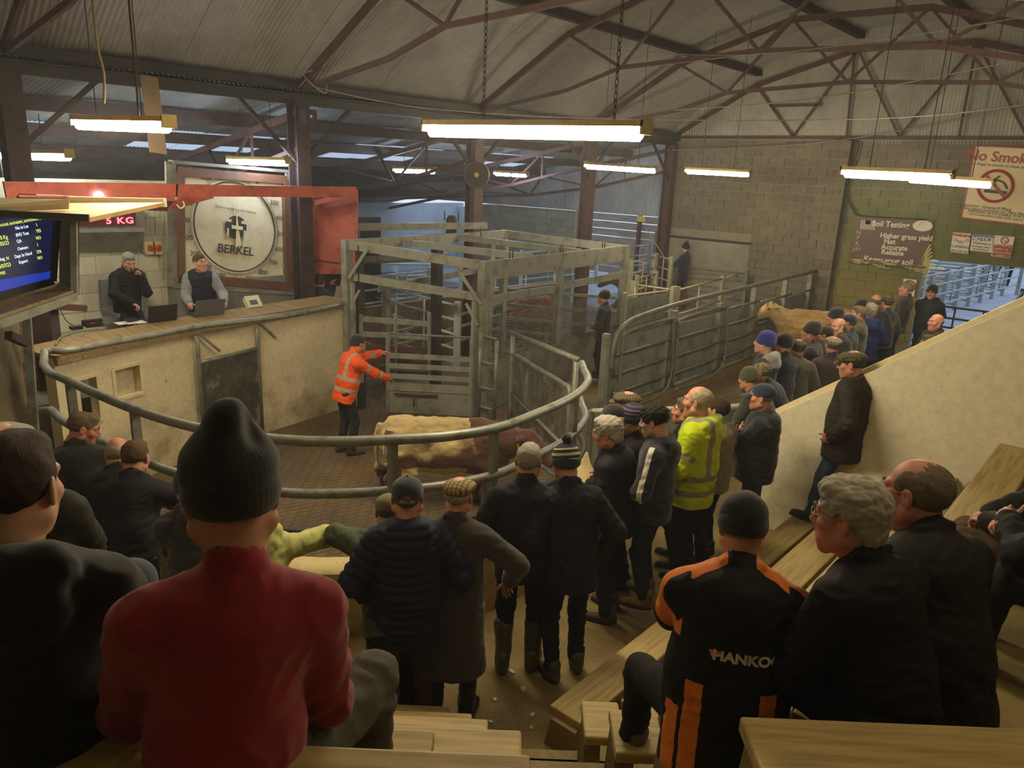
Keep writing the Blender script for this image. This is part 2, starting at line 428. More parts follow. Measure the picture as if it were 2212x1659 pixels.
def hand_t(kind,vox):
    """right hand, wrist at origin, fingers +y, palm -z, thumb on -x side"""
    def f():
        s=S()
        s.ell((0,.048,0),(.040,.052,.0155),.015).cone((0,-.02,0),(0,.02,0),.026,.027,.02,False,np.eye(3),(1,1,.72))
        s.ell((-.026,.035,-.006),(.016,.03,.014),.012)
        L=[(-.029,.088,.040,.026,.020),(-.009,.094,.045,.029,.021),(.011,.091,.041,.027,.020),(.029,.083,.031,.021,.018)]
        cu={'relax':(.35,.55,.4),'grip':(1.15,1.35,.8),'flat':(.08,.12,.1),'rest':(.55,.9,.6)}[kind]
        for i,(x,y,a,b,c) in enumerate(L):
            p=np.array((x,y,0.)); r=.0088 if i<3 else .0076; t=0; sp=x*(.9 if kind in('flat','relax') else .2)
            for l,k,rr in ((a,cu[0]+.06*i,r),(b,cu[1],r*.92),(c,cu[2],r*.82)):
                t+=k; q=p+l*np.array((sp*2.5 if kind!='grip' else 0,math.cos(t),-math.sin(t))); s.cone(p,q,rr,rr*.9,.0045); p=q
        p=np.array((-.034,.03,-.004)); 
        for l,d,rr in ((.036,(-.75,.62,-.25) if kind!='grip' else (-.35,.6,-.75),.0115),(.030,(-.45,.85,-.3) if kind!='grip' else (.55,.35,-.75),.0100),(.022,(-.25,.9,-.35) if kind!='grip' else (.9,.1,-.35),.0085)):
            q=p+l*unit(d); s.cone(p,q,rr,rr*.9,.005); p=q
        V,Q=s.mesh(vox); return V,Q
    return tpl(('hand',kind,vox),f)
def shoe_t(kind,vox):
    """ankle at origin .08 above sole, toe +y; upper and sole"""
    def f():
        s=S()
        s.cone((0,-.055,-.035),(0,.02,-.035),.038,.045,.03,False,np.eye(3),(1,1,.95)).cone((0,.02,-.04),(.004,.165,-.05),.044,.030,.03,False,np.eye(3),(1,1,.85))
        top=.05
        s.cone((0,-.02,-.02),(0,-.03,top),.048,.052,.03)
        V,Q=s.mesh(vox,lambda G:-.076-G[...,2]); N=vnorm(V,Q); V=V+N*(.003*wob(V,45,3))[:,None]
        o=MB(); P=[(.042*math.cos(a)*(1 if math.sin(a)<0 else .98),.05+(.125 if math.sin(a)<0 else .155)*math.sin(a)) for a in np.linspace(0,2*PI,16,endpoint=False)]
        o.plate([(x,y,-.062) for x,y in P],.020)
        return V,Q,np.concatenate(o.V),o.F
    return tpl(('shoe',kind,vox),f)
SKIN={}
def skin(c,seed=0):
    n='skin_'+c
    if n in MATS: return MATS[n]
    t=NT(n); v=t.coord('Object'); a=srgb(c)
    nz=t.noise(v,22,3); t.col(t.ramp(nz,((.3,tuple(x*.86 for x in a)),(.55,a),(.75,(min(1,a[0]*1.06),a[1]*.86,a[2]*.84)))))
    t.put(t.b,'Subsurface Weight',.06); t.put(t.b,'Subsurface Radius',(.02,.008,.004)); t.bump(t.noise(v,260,2),.08,.002)
    return t.done(.52)
def hairm(c):
    n='hair_'+c
    if n in MATS: return MATS[n]
    t=NT(n); v=t.coord('Object',(1,.25,.6)); a=srgb(c)
    nz=t.noise(v,160,4,.7); t.col(t.ramp(nz,((.3,tuple(x*.5 for x in a)),(.6,a),(.8,tuple(min(1,x*1.35) for x in a)))))
    t.bump(nz,.7,.004); return t.done(.75,0,.25)
def cloth(c,kind='wool',c2=None):
    """garment fabrics; 'pat' on the mesh marks a second colour"""
    n='cloth_%s_%s_%s'%(kind,c,c2)
    if n in MATS: return MATS[n]
    t=NT(n); v=t.coord('Object'); a=srgb(c); d=lambda f:tuple(min(1,x*f) for x in a)
    rough={'wool':.92,'nylon':.72,'wax':.7,'denim':.9,'hivis':.6,'knit':.95,'rubber':.45,'leather':.6}.get(kind,.85)
    if kind=='tweed':
        w1=t.n('TexWave',Scale=11,Distortion=.4); w1.bands_direction='X'; w2=t.n('TexWave',Scale=11,Distortion=.4); w2.bands_direction='Y'
        t.t.links.new(v,w1.inputs[0]); t.t.links.new(v,w2.inputs[0])
        m=t.math('MAXIMUM',w1.outputs[1],w2.outputs[1]); base=t.ramp(t.noise(v,420,2),((.35,d(.7)),(.65,d(1.15))))
        c_=t.mix(t.ramp(m,((.80,(0,0,0)),(.93,(1,1,1)))),base,c2 or d(.5)); t.bump(t.noise(v,500,2),.25,.002)
    elif kind=='denim':
        c_=t.ramp(t.noise(v,5,5,.7),((.3,d(.6)),(.55,a),(.75,d(1.5)))); t.bump(t.noise(v,300,2),.15,.002)
    elif kind=='camo':
        c_=t.ramp(t.noise(v,30,3),((.38,d(.45)),(.5,a),(.62,d(1.5)))); 
    else:
        c_=t.ramp(t.noise(v,7,5,.6),((.3,d(.78)),(.55,a),(.78,d(1.22))))
        if kind in('wool','knit'): t.bump(t.noise(v,420,2),.3,.002)
        else: t.bump(t.noise(v,26,4,.6),.18,.006)
    if c2 and kind!='tweed':
        at=t.n('Attribute'); at.attribute_name='pat'
        c_=t.mix(t.ramp(at.outputs['Fac'],((.48,(0,0,0)),(.52,(1,1,1)))),c_,c2)
    t.col(c_)
    if kind in('wool','knit'): t.put(t.b,'Sheen Weight',.25); t.put(t.b,'Sheen Roughness',.6)
    return t.done(rough,0,.22 if kind not in('rubber',) else .5)
def knitpat(n,base,stops,scale,axis=2,off=0):
    """horizontal colour rows of a knitted hat"""
    if n in MATS: return MATS[n]
    t=NT(n); tc=t.n('TexCoord'); sp=t.n('SeparateXYZ'); t.t.links.new(tc.outputs['Object'],sp.inputs[0])
    z=t.math('MULTIPLY_ADD',sp.outputs[axis],scale,off); nz=t.noise(tc.outputs['Object'],110,1)
    z=t.math('ADD',z,t.math('MULTIPLY',t.math('SUBTRACT',nz,.5),.05))
    t.col(t.ramp(z,stops,'CONSTANT')); t.bump(t.noise(tc.outputs['Object'],300,2),.4,.003); return t.done(.95)
# ------------------------------------------------------------------ people: one person
def ik(a,c,l1,l2,pole):
    a,c=np.array(a,float),np.array(c,float); d=c-a; L=np.linalg.norm(d)
    if L>l1+l2-.004: c=a+d/L*(l1+l2-.004); d=c-a; L=np.linalg.norm(d)
    u=d/L; x=(l1*l1-l2*l2+L*L)/(2*L); h=math.sqrt(max(0,l1*l1-x*x)); p=np.array(pole,float); p=unit(p-u*(p@u))
    return a+u*x+p*h,c
def frame(y,z):
    y=unit(y); z=np.array(z,float); z=unit(z-y*(y@z)) if abs(unit(z)@y)<.99 else unit(np.cross(y,(1,0,0))); x=np.cross(y,z); return np.stack([x,y,z],1)
PEOPLE=[]
def person(label,loc,face,h=1.75,fat=1.06,lean=0,side=0,twist=0,head=(0,0,0),arms=('down','down'),legs='stand',hip=None,
           jacket=dict(c='#15161a',k='nylon'),trousers=('#1b1d24','denim'),shoes=('#2a241d','boot'),hair=('short','#5a5048'),hat=None,glasses=None,
           skinc='#c48e72',kind='avg',vox=.016,hv=.007,group=None,name='person',extra=None,noface=False,feet=None,vest=None,collar='stand',beard=None,prop=1.09):
    fat=fat+.04
    """a clothed figure; local +y is where it faces. loc = floor (or seat-row floor) point"""
    s=h/1.75; root=thing(name,loc,label,'person',group,rz=face)
    fx=lambda *a:np.array(a,float)*s
    Z3=np.eye(3)
    hipz=(.93*s if hip is None else hip)
    pel=np.array((0,0,hipz))
    R=rot((0,0,1),math.radians(twist))@rot((0,1,0),math.radians(side))@rot((1,0,0),-math.radians(lean))
    T=lambda x,y,z:pel+R@(np.array((x,y,z))*s)
    fr=R.T   # rows: side, front, up of the trunk
    # joints
    shR,shL=T(.176+.012*(fat-1)*3,0,.442),T(-.176-.012*(fat-1)*3,0,.442)
    nb=T(0,.005,.555)
    Hh=rot((0,0,1),math.radians(head[0]))@rot((0,1,0),math.radians(head[2] if len(head)>2 else 0))@rot((1,0,0),math.radians(head[1]))
    Rn=R if lean<30 else R@rot((1,0,0),math.radians(min(lean*.5,35)))
    Rn=rot((0,0,1),math.radians(twist))@rot((1,0,0),-math.radians(lean*.35))@Hh
    hc=nb+R@(np.array((0,.012,.06))*s)+Rn@(np.array((0,.028,.085))*s)
    UA,FA=.285*s,.255*s
    A=[]
    for i,(sh,sg) in enumerate(((shR,1),(shL,-1))):
        a=arms[i]; pole=(sg*.5,-1,-.2); pose='relax'; pal=None
        if a=='down': tgt=sh+R@(fx(sg*.075,.03,-.52)); pal=(-sg,0,0)
        elif a=='pocket': tgt=pel+R@fx(sg*.235,.09,.02); pole=(sg,-.9,0); pal=(-sg,.2,0)
        elif a=='pouch': tgt=pel+R@fx(sg*.13,.17,.10); pole=(sg,-.7,0); pal=(-sg,-.6,0)
        elif a=='fold': tgt=T(-sg*.10,.20+.05*(fat-1)*2,.26+(.05 if sg>0 else 0)); pole=(sg*.9,.1,-.8); pose='rest'; pal=(0,-1,0)
        elif a=='rail': tgt=T(-sg*.03,.42,.22); pole=(sg,.0,-.6); pose='rest'; pal=(0,0,-1)
        elif a=='lap': tgt=pel+fx(sg*.07,.34,.12); pole=(sg,-.3,-.6); pose='rest'; pal=(0,0,-1)
        elif a=='knees': tgt=pel+fx(sg*.06,.48,.12); pole=(sg,0,-.5); pose='rest'; pal=(0,0,-1)
        elif a=='behind': tgt=pel+R@fx(-sg*.02,-.2,.12); pole=(sg,-.6,0); pal=(0,-1,0)
        else:
            tgt=np.array(a['t'],float); pole=a.get('pole',pole); pose=a.get('pose','relax'); pal=a.get('palm')
        el,wr=ik(sh,tgt,UA,FA,pole); A.append((sh,el,wr,pose,pal,sg,(a.get('hd') if isinstance(a,dict) else None)))
    hl=.092*s; TH,SH=.44*s,.405*s
    HJ=[pel+rot((0,0,1),math.radians(twist*.3))@np.array((sg*hl,0,-.02*s)) for sg in (1,-1)]
    LG=[]
    for i,sg in enumerate((1,-1)):
        toe=(sg*.22,1,0)
        if feet: f=np.array(feet[i][:3],float); toe=feet[i][3] if len(feet[i])>3 else toe; pole=feet[i][4] if len(feet[i])>4 else (sg*.15,1,.1)
        elif legs=='stand': f=np.array((sg*.11*s,(.03 if sg>0 else -.03)*s,.08*s)); pole=(sg*.1,1,0)
        elif legs=='stride': f=np.array((sg*.09*s,(.17 if sg>0 else -.15)*s,.08*s)); pole=(0,1,0)
        elif legs=='wide': f=np.array((sg*.19*s,.0,.08*s)); pole=(sg*.1,1,0)
        else: f=np.array((sg*.13*s,.43*s,.08*s)); pole=(sg*.25,.5,1)
        kn,an=ik(HJ[i],f,TH,SH,pole); LG.append((HJ[i],kn,an,toe))
    g=fat
    # ---- bare body: head, neck, trunk, limbs and hands as one mesh
    b=S(); q=(1,.74,1)
    b.cone(T(0,0,-.02),T(0,0,.12),.135*s*g,.125*s*g,.05,False,fr,q).cone(T(0,0,.12),T(0,0,.40),.125*s*g,.15*s,.05,False,fr,q).cone(T(-.11,0,.44),T(.11,0,.44),.065*s,.065*s,.06)
    b.cone(T(0,0,.5),nb+R@fx(0,.01,.05),.06*s,.054*s,.04)
    for sh,el,wr,*_ in A: b.cone(sh,el,.044*s,.034*s,.03).cone(el,wr,.034*s,.026*s,.02)
    for hj,kn,an,_ in LG: b.cone(hj,kn,.066*s,.042*s,.04).cone(kn,an,.042*s,.032*s,.03)
    bv=max(.022,vox*1.2); parts=[]; V,Q=b.mesh(bv); parts.append((V,Q,0))
    hs=s*1.0*prop
    hV,hF,hM=head_t(kind,hv); parts.append((hc+(hV*hs)@Rn.T,hF,hM))
    for sh,el,wr,pose,pal,sg,hd in A:
        v,qd=hand_t(pose,max(hv*.75,.0045)); v=v.copy()*s
        qd2=qd
        if sg<0: v[:,0]*=-1; qd2=qd[:,::-1]
        fa=unit(wr-el) if hd is None else unit(hd); fm=frame(fa,(0,0,1) if pal is None else -np.array(pal,float))
        parts.append((wr+v@fm.T,qd2,0))
    V,Fc,M=joinm(parts)
    sk=skin(skinc); hcol=hair[1] if hair else '#6a5a4a'
    lipc='#%02x%02x%02x'%tuple(int(int(skinc[i:i+2],16)*f) for i,f in ((1,.88),(3,.74),(5,.72)))
    body=mk('body',V,Fc,[sk,mat('lip_'+skinc,lipc,.5,.1),mat('eye_white','#cfc8bd',.3,.05),mat('iris','#2c2119',.2,.05),hairm(hcol)],root,M,True,True)
    # ---- trousers
    if trousers:
        t=S(); tr=.012
        t.cone(T(0,-.005,-.05),T(0,0,.06),.120*s*g,.120*s*g,.05,False,fr,(1,.80,1))
        for hj,kn,an,_ in LG:
            t.cone(hj,kn,.088*s*(.6+.4*g),.066*s,.05).cone(kn,an+(kn-an)*(.06 if shoes[1]!='welly' else .55),.066*s,.058*s if shoes[1]!='welly' else .064*s,.03)
            t.ell(hj+R@fx(0,-.045,.01),(.072*s,.058*s,.08*s),.05)
        V,Q=t.mesh(vox); N=vnorm(V,Q); sd=len(PEOPLE)
        kk=np.min([np.linalg.norm(V-kn,axis=1) for _,kn,_,_ in LG],0); aa=np.min([np.linalg.norm(V-an,axis=1) for _,_,an,_ in LG],0)
        am=.004+.008*np.exp(-(kk/.12)**2)+.009*np.exp(-(aa/.14)**2)
        V=V+N*(am*(.5*wob(V,26,sd,7,(.7,.7,1.5))+.6-.9*np.abs(wob(V,44,sd+2,6,(.7,.7,1.5)))))[:,None]
        mk('trousers',V,Q,cloth(trousers[0],trousers[1]),root,None,True,True)
    # ---- shoes
    for hj,kn,an,toe in LG:
        V1,Q1,V2,F2=shoe_t(shoes[1],max(vox*.8,.011)); fm=frame(toe,(0,0,1))
        ps=[(an+(V1*s)@fm.T,Q1,0),(an+(V2*s)@fm.T,F2,1)]
        if shoes[1]=='welly':
            sh_=S().cone(an,an+(kn-an)*.66,.058*s,.076*s,.02); V3,Q3=sh_.mesh(max(vox*.8,.011)); V3=V3+vnorm(V3,Q3)*(.004*wob(V3,38,len(PEOPLE)))[:,None]; ps.append((V3,Q3,0))
        v,f,m=joinm(ps)
        mk('boot',v,f,[cloth(shoes[0],'leather' if shoes[1]!='welly' else 'rubber'),mat('sole','#1a1713',.8)],root,m,True,True)
    # ---- jacket
    def garment(nm,J,grow=0):
        t=S(); c=J; k0=.05; hem=J.get('hem',-.15); gi=g*J.get('girth',1); pf=.020*J.get('puff',1)+grow
        qd=(1,.82 if g<1.15 else .88,1); by=.01*(g-1)*8
        hz=max(hem,-.14)-.12 if hem>-.3 else -.12
        t.cone(T(0,by,hz),T(0,by,.15),.164*s*(.35+.65*gi)+pf,.152*s*gi+pf,k0,False,fr,qd)
        t.cone(T(0,by*.8,.15),T(0,0,.40),.146*s*gi+pf,.158*s*(.55+.45*gi)+pf,k0,False,fr,qd)
        t.cone(T(-.115,-.008,.432),T(.115,-.008,.432),.075*s+pf,.075*s+pf,.06,False,fr,(1,.9,1))
        for x in (1,-1): t.cone(T(x*.02,-.010,.500),T(x*.15,-.004,.452),.048*s+pf*.6,.050*s+pf*.6,.05)
        if hem<-.3:    # long coat
            t.cone(T(0,0,-.08),pel+np.array((0,0,hem*s-.12)),.158*s*gi+pf,J.get('flare',.185)*s*gi+pf,.05,False,fr,(1,.82,1))
        if J.get('sleeves',True):
            for sh,el,wr,*_ in A:
                t.cone(sh,el,.066*s+pf,.054*s+pf,.035).cone(el,wr-(wr-el)*(.02 if not J.get('rolled') else .5),.054*s+pf,.042*s+pf*.8,.025)
        cl=J.get('collar','stand')
        if cl=='hood':
            t.cone(T(-.085,-.090,.535),T(.085,-.090,.535),.066*s,.066*s,.02).cone(T(-.07,-.055,.545),T(-.06,.06,.515),.034*s,.026*s,.03).cone(T(.07,-.055,.545),T(.06,.06,.515),.034*s,.026*s,.03).ell(T(0,-.125,.455),(.135*s,.055*s,.095*s),.02,False,fr)
        elif cl=='hoodie':
            t.cone(T(-.07,-.06,.545),T(.07,-.06,.545),.046*s,.046*s,.03).cone(T(-.07,-.05,.55),T(-.035,.085,.49),.034*s,.022*s,.03).cone(T(.07,-.05,.55),T(.035,.085,.49),.034*s,.022*s,.03).ell(T(0,-.125,.45),(.115*s,.05*s,.11*s),.02,False,fr)
        elif cl!='none':
            hh={'stand':.036,'low':.008}.get(cl,.022)
            t.cone(T(0,-.012,.52),T(0,-.008,.555+hh),.080*s,.068*s,.02,False,fr,(1,.95,1))
            t.cone(T(0,.012,.53),T(0,.014,.66),.058*s,.055*s,.006,True)
            if cl=='fold':
                for x in (1,-1): t.cone(T(x*.065,-.03,.585),T(x*.055,.085,.50),.018*s,.020*s,.015)
                t.cone(T(-.06,-.055,.585),T(.06,-.055,.585),.018*s,.018*s,.015)
        cz=(lambda G:(pel[2]+hem*s)-G[...,2]) if hem<-.3 else (lambda G:hem*s-(G-pel)@R[:,2])
        if J.get('noclip'): cz=None
        else:
            ar=[(a_,b_) for sh,el,wr,*_ in A for a_,b_ in ((sh,el),(el,wr))]
            c0=cz
            def cz(G):
                d=np.min([t.ev(('c',a_,b_,.075*s+pf,.07*s+pf,0,0,None,None),G)[0] for a_,b_ in ar],0)
                return np.minimum(c0(G),d)
        V,Q=t.mesh(J.get('vox',vox),cz); N=vnorm(V,Q); sd=len(PEOPLE)*3+7
        Lc=(V-pel)@R/s            # trunk coordinates
        # nearest limb and place along it
        best=np.full(len(V),9.); tt=np.zeros(len(V)); arm=np.zeros(len(V),int)
        for i,(sh,el,wr,*_) in enumerate(A):
            for a,bb,r,o in ((sh,el,.06,0),(el,wr,.05,1)):
                d,tp=t.ev(('c',a,bb,r*s,r*s,0,0,None,None),V); m=(d<best); best=np.where(m,d,best); tt=np.where(m,tp+o,tt); arm=np.where(m,i+1,arm)
        tor=(np.abs(Lc[:,0])<.17)&(best>.012)|(best>.05); ln=np.where(tor,Lc[:,2],tt*.27); arm=np.where(tor,0,arm)
        if J.get('quilt'):
            hq=J['quilt']; pr=np.abs(np.sin(PI*ln/hq+.4)); V=V+N*((pr**.55-.75)*J.get('qd',.014))[:,None]
        if J.get('diamond'):
            u=np.arctan2(Lc[:,0],Lc[:,1])*.16; dq=J['diamond']; pr=np.minimum(np.abs(np.sin(PI*(ln+u)/dq)),np.abs(np.sin(PI*(ln-u)/dq))); V=V+N*((pr**.5-.7)*.007)[:,None]
        ej=np.min([np.linalg.norm(V-el,axis=1) for _,el,*_ in A],0)
        am=J.get('fold',.006)*(.7+1.3*np.exp(-(ej/.11)**2)+.8*np.exp(-((Lc[:,2]-.02)/.09)**2))
        w1=wob(V,22,sd,7,(1,1,1.7)); w2=wob(V,42,sd+1,6,(1,1,1.5)); V=V+N*(am*(.55*w1+.75-1.1*np.abs(w2)))[:,None]
        pat=np.zeros(len(V)); pf_=J.get('pat')
        if pf_: pat=pf_(Lc,arm,tt,(V,A,s))
        o=mk(nm,V,Q,cloth(J['c'],J.get('k','nylon'),J.get('c2')),root,None,True,True,{'pat':pat})
        return o,V,Q,T,R,s
    gm=garment('jacket',jacket) if jacket else None
    if vest: garment('body_warmer',vest,.012)
    # ---- hair, hat, glasses
    W=lambda V:hc+(V*hs)@Rn.T
    if hair:
        hk=hair[0]
        if hk!='none':
            V,Q=hair_t(hk,hv,hair[2] if len(hair)>2 else 0); V=V.copy()
            if hat: # hat hides the top
                keep=(V[Q].mean(1)[:,2]<.035); Q=Q[keep]
            if len(Q): mk('hair',W(V),Q,hairm(hair[1]),root,None,True,True)
    if beard:
        bs=S().ell((0,.072,-.088),(.046,.034,.040),.02).cone((.05,.02,-.06),(.03,.07,-.085),.02,.02,.02).cone((-.05,.02,-.06),(-.03,.07,-.085),.02,.02,.02) if beard[0]=='full' else S().cone((-.022,.098,-.046),(0,.105,-.043),.005,.007,.01).cone((.022,.098,-.046),(0,.105,-.043),.005,.007,.01)
        V,Q=bs.mesh(max(hv*.8,.004)); mk('beard',W(V),Q,hairm(beard[1]),root,None,True,True)
    if hat:
        ps=hat_t(hat[0],hv); ms=hat[1:]; hr=None
        tilt=rot((0,0,1),0)
        for nm,V,Q,sl in ps:
            m=ms[min(sl,len(ms)-1)]; m=cloth(m,'knit' if 'b' in hat[0][:1] or 'beanie' in hat[0] else 'wool') if isinstance(m,str) else m
            if hr is None:
                hr=mk('hat',np.zeros((0,3)),[],None,root,None,True,True) if False else mk('hat',V*hs,Q,m,root,None,True,True)
                hr.matrix_local=Matrix([list(Rn[i])+[hc[i]] for i in range(3)]+[[0,0,0,1]])
            else: mk('hat_'+nm,V*hs,Q,m,hr,None,True,True)
    if glasses:
        gl=MB()
        for x in (1,-1):
            gl.tube([W(np.array((x*.031+.024*math.cos(a),.104-.006*abs(math.cos(a))*(x*math.cos(a)>0),.008+.018*math.sin(a)))) for a in np.linspace(0,2*PI,14,endpoint=False)],.0018*s,5,True)
            gl.tube([W(np.array(p)) for p in ((x*.055,.098,.013),(x*.076,.07,.014),(x*.082,-.005,.012))],.0019*s,5)
        gl.tube([W(np.array(p)) for p in ((-.008,.106,.012),(0,.110,.014),(.008,.106,.012))],.0018*s,5)
        gl.build('glasses',mat('spectacle_frame',glasses,.35,.1),root,True,local=True)
    info=dict(root=root,T=T,R=R,pel=pel,hc=hc,Rn=Rn,A=A,LG=LG,s=s,W=W,garment=gm,face=face,loc=np.array(loc,float))
    PEOPLE.append(info)
    if extra: extra(info)
    return info
def towards(loc,ang):
    """heading at loc, ang degrees counter-clockwise from 'straight away from the camera post'"""
    return math.atan2(loc[1],loc[0])-PI/2+math.radians(ang)
# ------------------------------------------------------------------ palette
STEEL=mat('grey_paint_steel','#8a8c80',.5,.25,5,.08,60,dark='#66665b')
STEEL2=mat('worn_grey_sheet','#83857c',.55,.3,3,.1,50,dark='#5d5d54')
GALV=mat('galvanised','#98a0a0',.4,.2,8,0,metal=.35)
GALVD=mat('dull_galvanised','#7d8076',.45,.3,7,0,metal=.25,dark='#55544a')
RUST=mat('red_oxide','#4f3431',.7,.3,5,.1,40,dark='#33231f')
RUSTD=mat('dark_oxide','#3a2c2a',.75,.35,5,.1,40,dark='#241b1a')
BLACKST=mat('blackened_steel','#2b2927',.6,.3,6)
FASC=mat('red_fascia','#b05440',.6,.18,4,.08,30,dark='#7e3a2e')
PLY=mat('plywood','#c29a55',.65,.2,3,.05,60,dark='#94703a')
WOOD=None
def wood(name,c,d,sc=1.0):
    t=NT(name); v=t.coord('Object',(.8*sc,11*sc,11*sc)); n=t.noise(v,2.6,6,.6); t.col(t.ramp(n,((.3,d),(.5,c),(.72,tuple(min(1,x*1.25) for x in srgb(c)))))); t.bump(n,.25,.004); return t.done(.6)
PLANK=wood('bench_plank','#ad9760','#8c7747'); PLANKY=None
OLDW=wood('old_board','#8a7450','#5c4a30')
CREAM=None
def cream(name,c,dirt,lo,hi,sp_=.70):
    """painted render, dirtier low down (splash marks)"""
    t=NT(name); g=t.n('NewGeometry'); sp=t.n('SeparateXYZ'); t.t.links.new(g.outputs['Position'],sp.inputs[0])
    n1=t.noise(g.outputs['Position'],2.2,6,.65); n2=t.noise(g.outputs['Position'],13,3,.6); sk=t.noise(g.outputs['Position'],19,3,.6)
    h=t.n('MapRange'); t.put(h,0,sp.outputs[2]); t.put(h,1,lo); t.put(h,2,hi); t.put(h,3,.62); t.put(h,4,.12)
    m=t.math('ADD',h.outputs[0],t.math('MULTIPLY',t.math('SUBTRACT',n1,.5),1.5))
    c1=t.mix(t.ramp(m,((.35,(0,0,0)),(.85,(1,1,1)))),t.ramp(n2,((.3,tuple(x*.85 for x in srgb(c))),(.6,c))),dirt)
    c2=t.mix(t.ramp(sk,((sp_,(0,0,0)),(sp_+.03,(1,1,1)))),c1,tuple(x*.35 for x in srgb(dirt)))
    t.col(c2); t.bump(n2,.12,.006); return t.done(.7)
RINGC=cream('ring_wall_render','#d8ccaa','#86704a',-.2,1.7,.70)
STANDC=cream('stand_wall_render','#e6dfc2','#b09d68',.2,1.5,.735)
def concrete(name,c,d,sc=1,bump=.25):
    t=NT(name); g=t.n('NewGeometry'); p=g.outputs['Position']; n1=t.noise(p,1.3*sc,6,.65); n2=t.noise(p,28,3)
    t.col(t.mix(.35,t.ramp(n1,((.3,d),(.55,c),(.75,tuple(min(1,x*1.25) for x in srgb(c))))),t.ramp(n2,((.3,d),(.7,c))))); t.bump(n2,bump,.006); return t.done(.75)
CONC=concrete('dusty_concrete','#8a7547','#5a4a2a'); CONCG=concrete('grey_concrete','#84807a','#5c5850')
STEPC=concrete('worn_step_concrete','#9c8a58','#6d5c36')
# ring floor: cast ribs in a herringbone, dung stained
def ringfloor():
    t=NT('ribbed_ring_floor'); g=t.n('NewGeometry'); p=g.outputs['Position']
    def wv(rz,sc):
        mp=t.n('Mapping'); t.t.links.new(p,mp.inputs[0]); mp.inputs['Rotation'].default_value=(0,0,rz)
        w_=t.n('TexWave',Scale=sc,Distortion=.25); w_.inputs['Detail Scale'].default_value=2; t.t.links.new(mp.outputs[0],w_.inputs[0]); return w_.outputs[1]
    a=wv(.35,3.2); b=wv(-.75,2.2); h=t.math('MAXIMUM',t.ramp(a,((.78,(0,0,0)),(.95,(1,1,1)))),t.ramp(b,((.9,(0,0,0)),(.99,(.6,.6,.6)))))
    n=t.noise(p,1.1,5,.65); n2=t.noise(p,20,4,.7)
    base=t.ramp(n,((.3,'#332616'),(.5,'#5d482a'),(.72,'#7d6840')))
    base=t.mix(.4,base,t.ramp(n2,((.3,'#2a1f12'),(.7,'#8a744a'))))
    t.col(t.mix(t.math('MULTIPLY',h,.55),base,'#241a0e')); t.bump(t.math('SUBTRACT',t.math('MULTIPLY',n2,.4),h),.7,.012)
    return t.done(.62)
RINGF=ringfloor()
WETC=concrete('wet_yard_concrete','#a9b4c2','#7c8794',1.5,.15)
# ------------------------------------------------------------------ floors
W0=.42   # level of the walkway round the ring
RP=[PZ(*p,2.05)[:2] for p in ((92,772),(110,800),(150,824),(290,884),(440,927),(600,949),(720,954),(848,950),(960,943),(1068,926),(1139,902),(1233,860),(1270,825),(1262,800),(1257,785))]
RING=smooth_path(RP,6)
flo=MB().box((-11.2,1.5,-.15),(-3.0,11.2,0)).build('floor',[RINGF]); tag(flo,kind='structure')
f2=MB().box((-11.3,11.2,-.15),(1.2,20,-.004)).build('floor',[concrete('passage_floor','#7a653c','#4a3b22')]); tag(f2,kind='structure')
f3=MB().box((-26,-3,-.15),(-11.2,20,-.006)).box((-11.3,-3,-.15),(-9.6,1.5,-.006)).build('floor',[CONCG]); tag(f3,kind='structure')
f5=MB().box((-4.9,9.2,-.1),(.6,19.95,.45)).build('floor',[CONC]); tag(f5,kind='structure')
f4=MB().box((-30,20.2,-.15),(14,60,-.01)).build('floor',[WETC]); tag(f4,kind='structure')
# walkway outside the ring wall: from the wall's outer face out to the first tier
out=[]
for i,p in enumerate(RING):
    a=RING[max(i-1,0)]; b=RING[min(i+1,len(RING)-1)]; t_=unit(b-a); out.append(p+np.array((t_[1],-t_[0]))*.14)
out=np.array(out); inn=np.array([2*p-q for p,q in zip(RING,out)])
k0=np.argmin(np.abs(out[:,0]+9.2)+np.abs(out[:,1]-2.4)) if False else 0
m=MB(); outer=[(-9.9,2.0),(-9.9,-1.5),(0.5,-1.5),(0.5,8.2),(-2.2,8.2),(-3.3,9.3),(-5.0,8.6)]
poly=[tuple(q) for q in out]+[(-5.0,8.4),(-3.0,8.9),(-2.4,7.9),(.5,7.9),(.5,-1.5),(-9.9,-1.5),(-9.9,2.0)]
poly=poly[::-1]
m.plate([(x,y,W0) for x,y in poly],W0+.1)
tag(m.build('floor',[CONC]),kind='structure')
# ------------------------------------------------------------------ ring wall (low, outside rail side)
ZT=.98
m=MB(); n=len(out)
V=[(*q,z) for q in out for z in (0,ZT)]+[(*q,z) for q in inn for z in (0,ZT)]; o2=2*n
Fc=[]
for i in range(n-1):
    a,b=2*i,2*i+2
    Fc+=[(a,b,b+1,a+1)][:1]; Fc+=[(o2+b,o2+a,o2+a+1,o2+b+1),(a+1,b+1,o2+b+1,o2+a+1)]
Fc+=[(0,1,o2+1,o2),(2*n-2,o2+2*n-2,o2+2*n-1,2*n-1)]
m.add(V,[tuple(f)[::-1] for f in Fc])
rw=m.build('ring_wall',[cream('low_wall_render','#c4b27c','#8a7038',.0,1.2)]); tag(rw,'low curved cream concrete wall the onlookers lean on around the ring','wall')
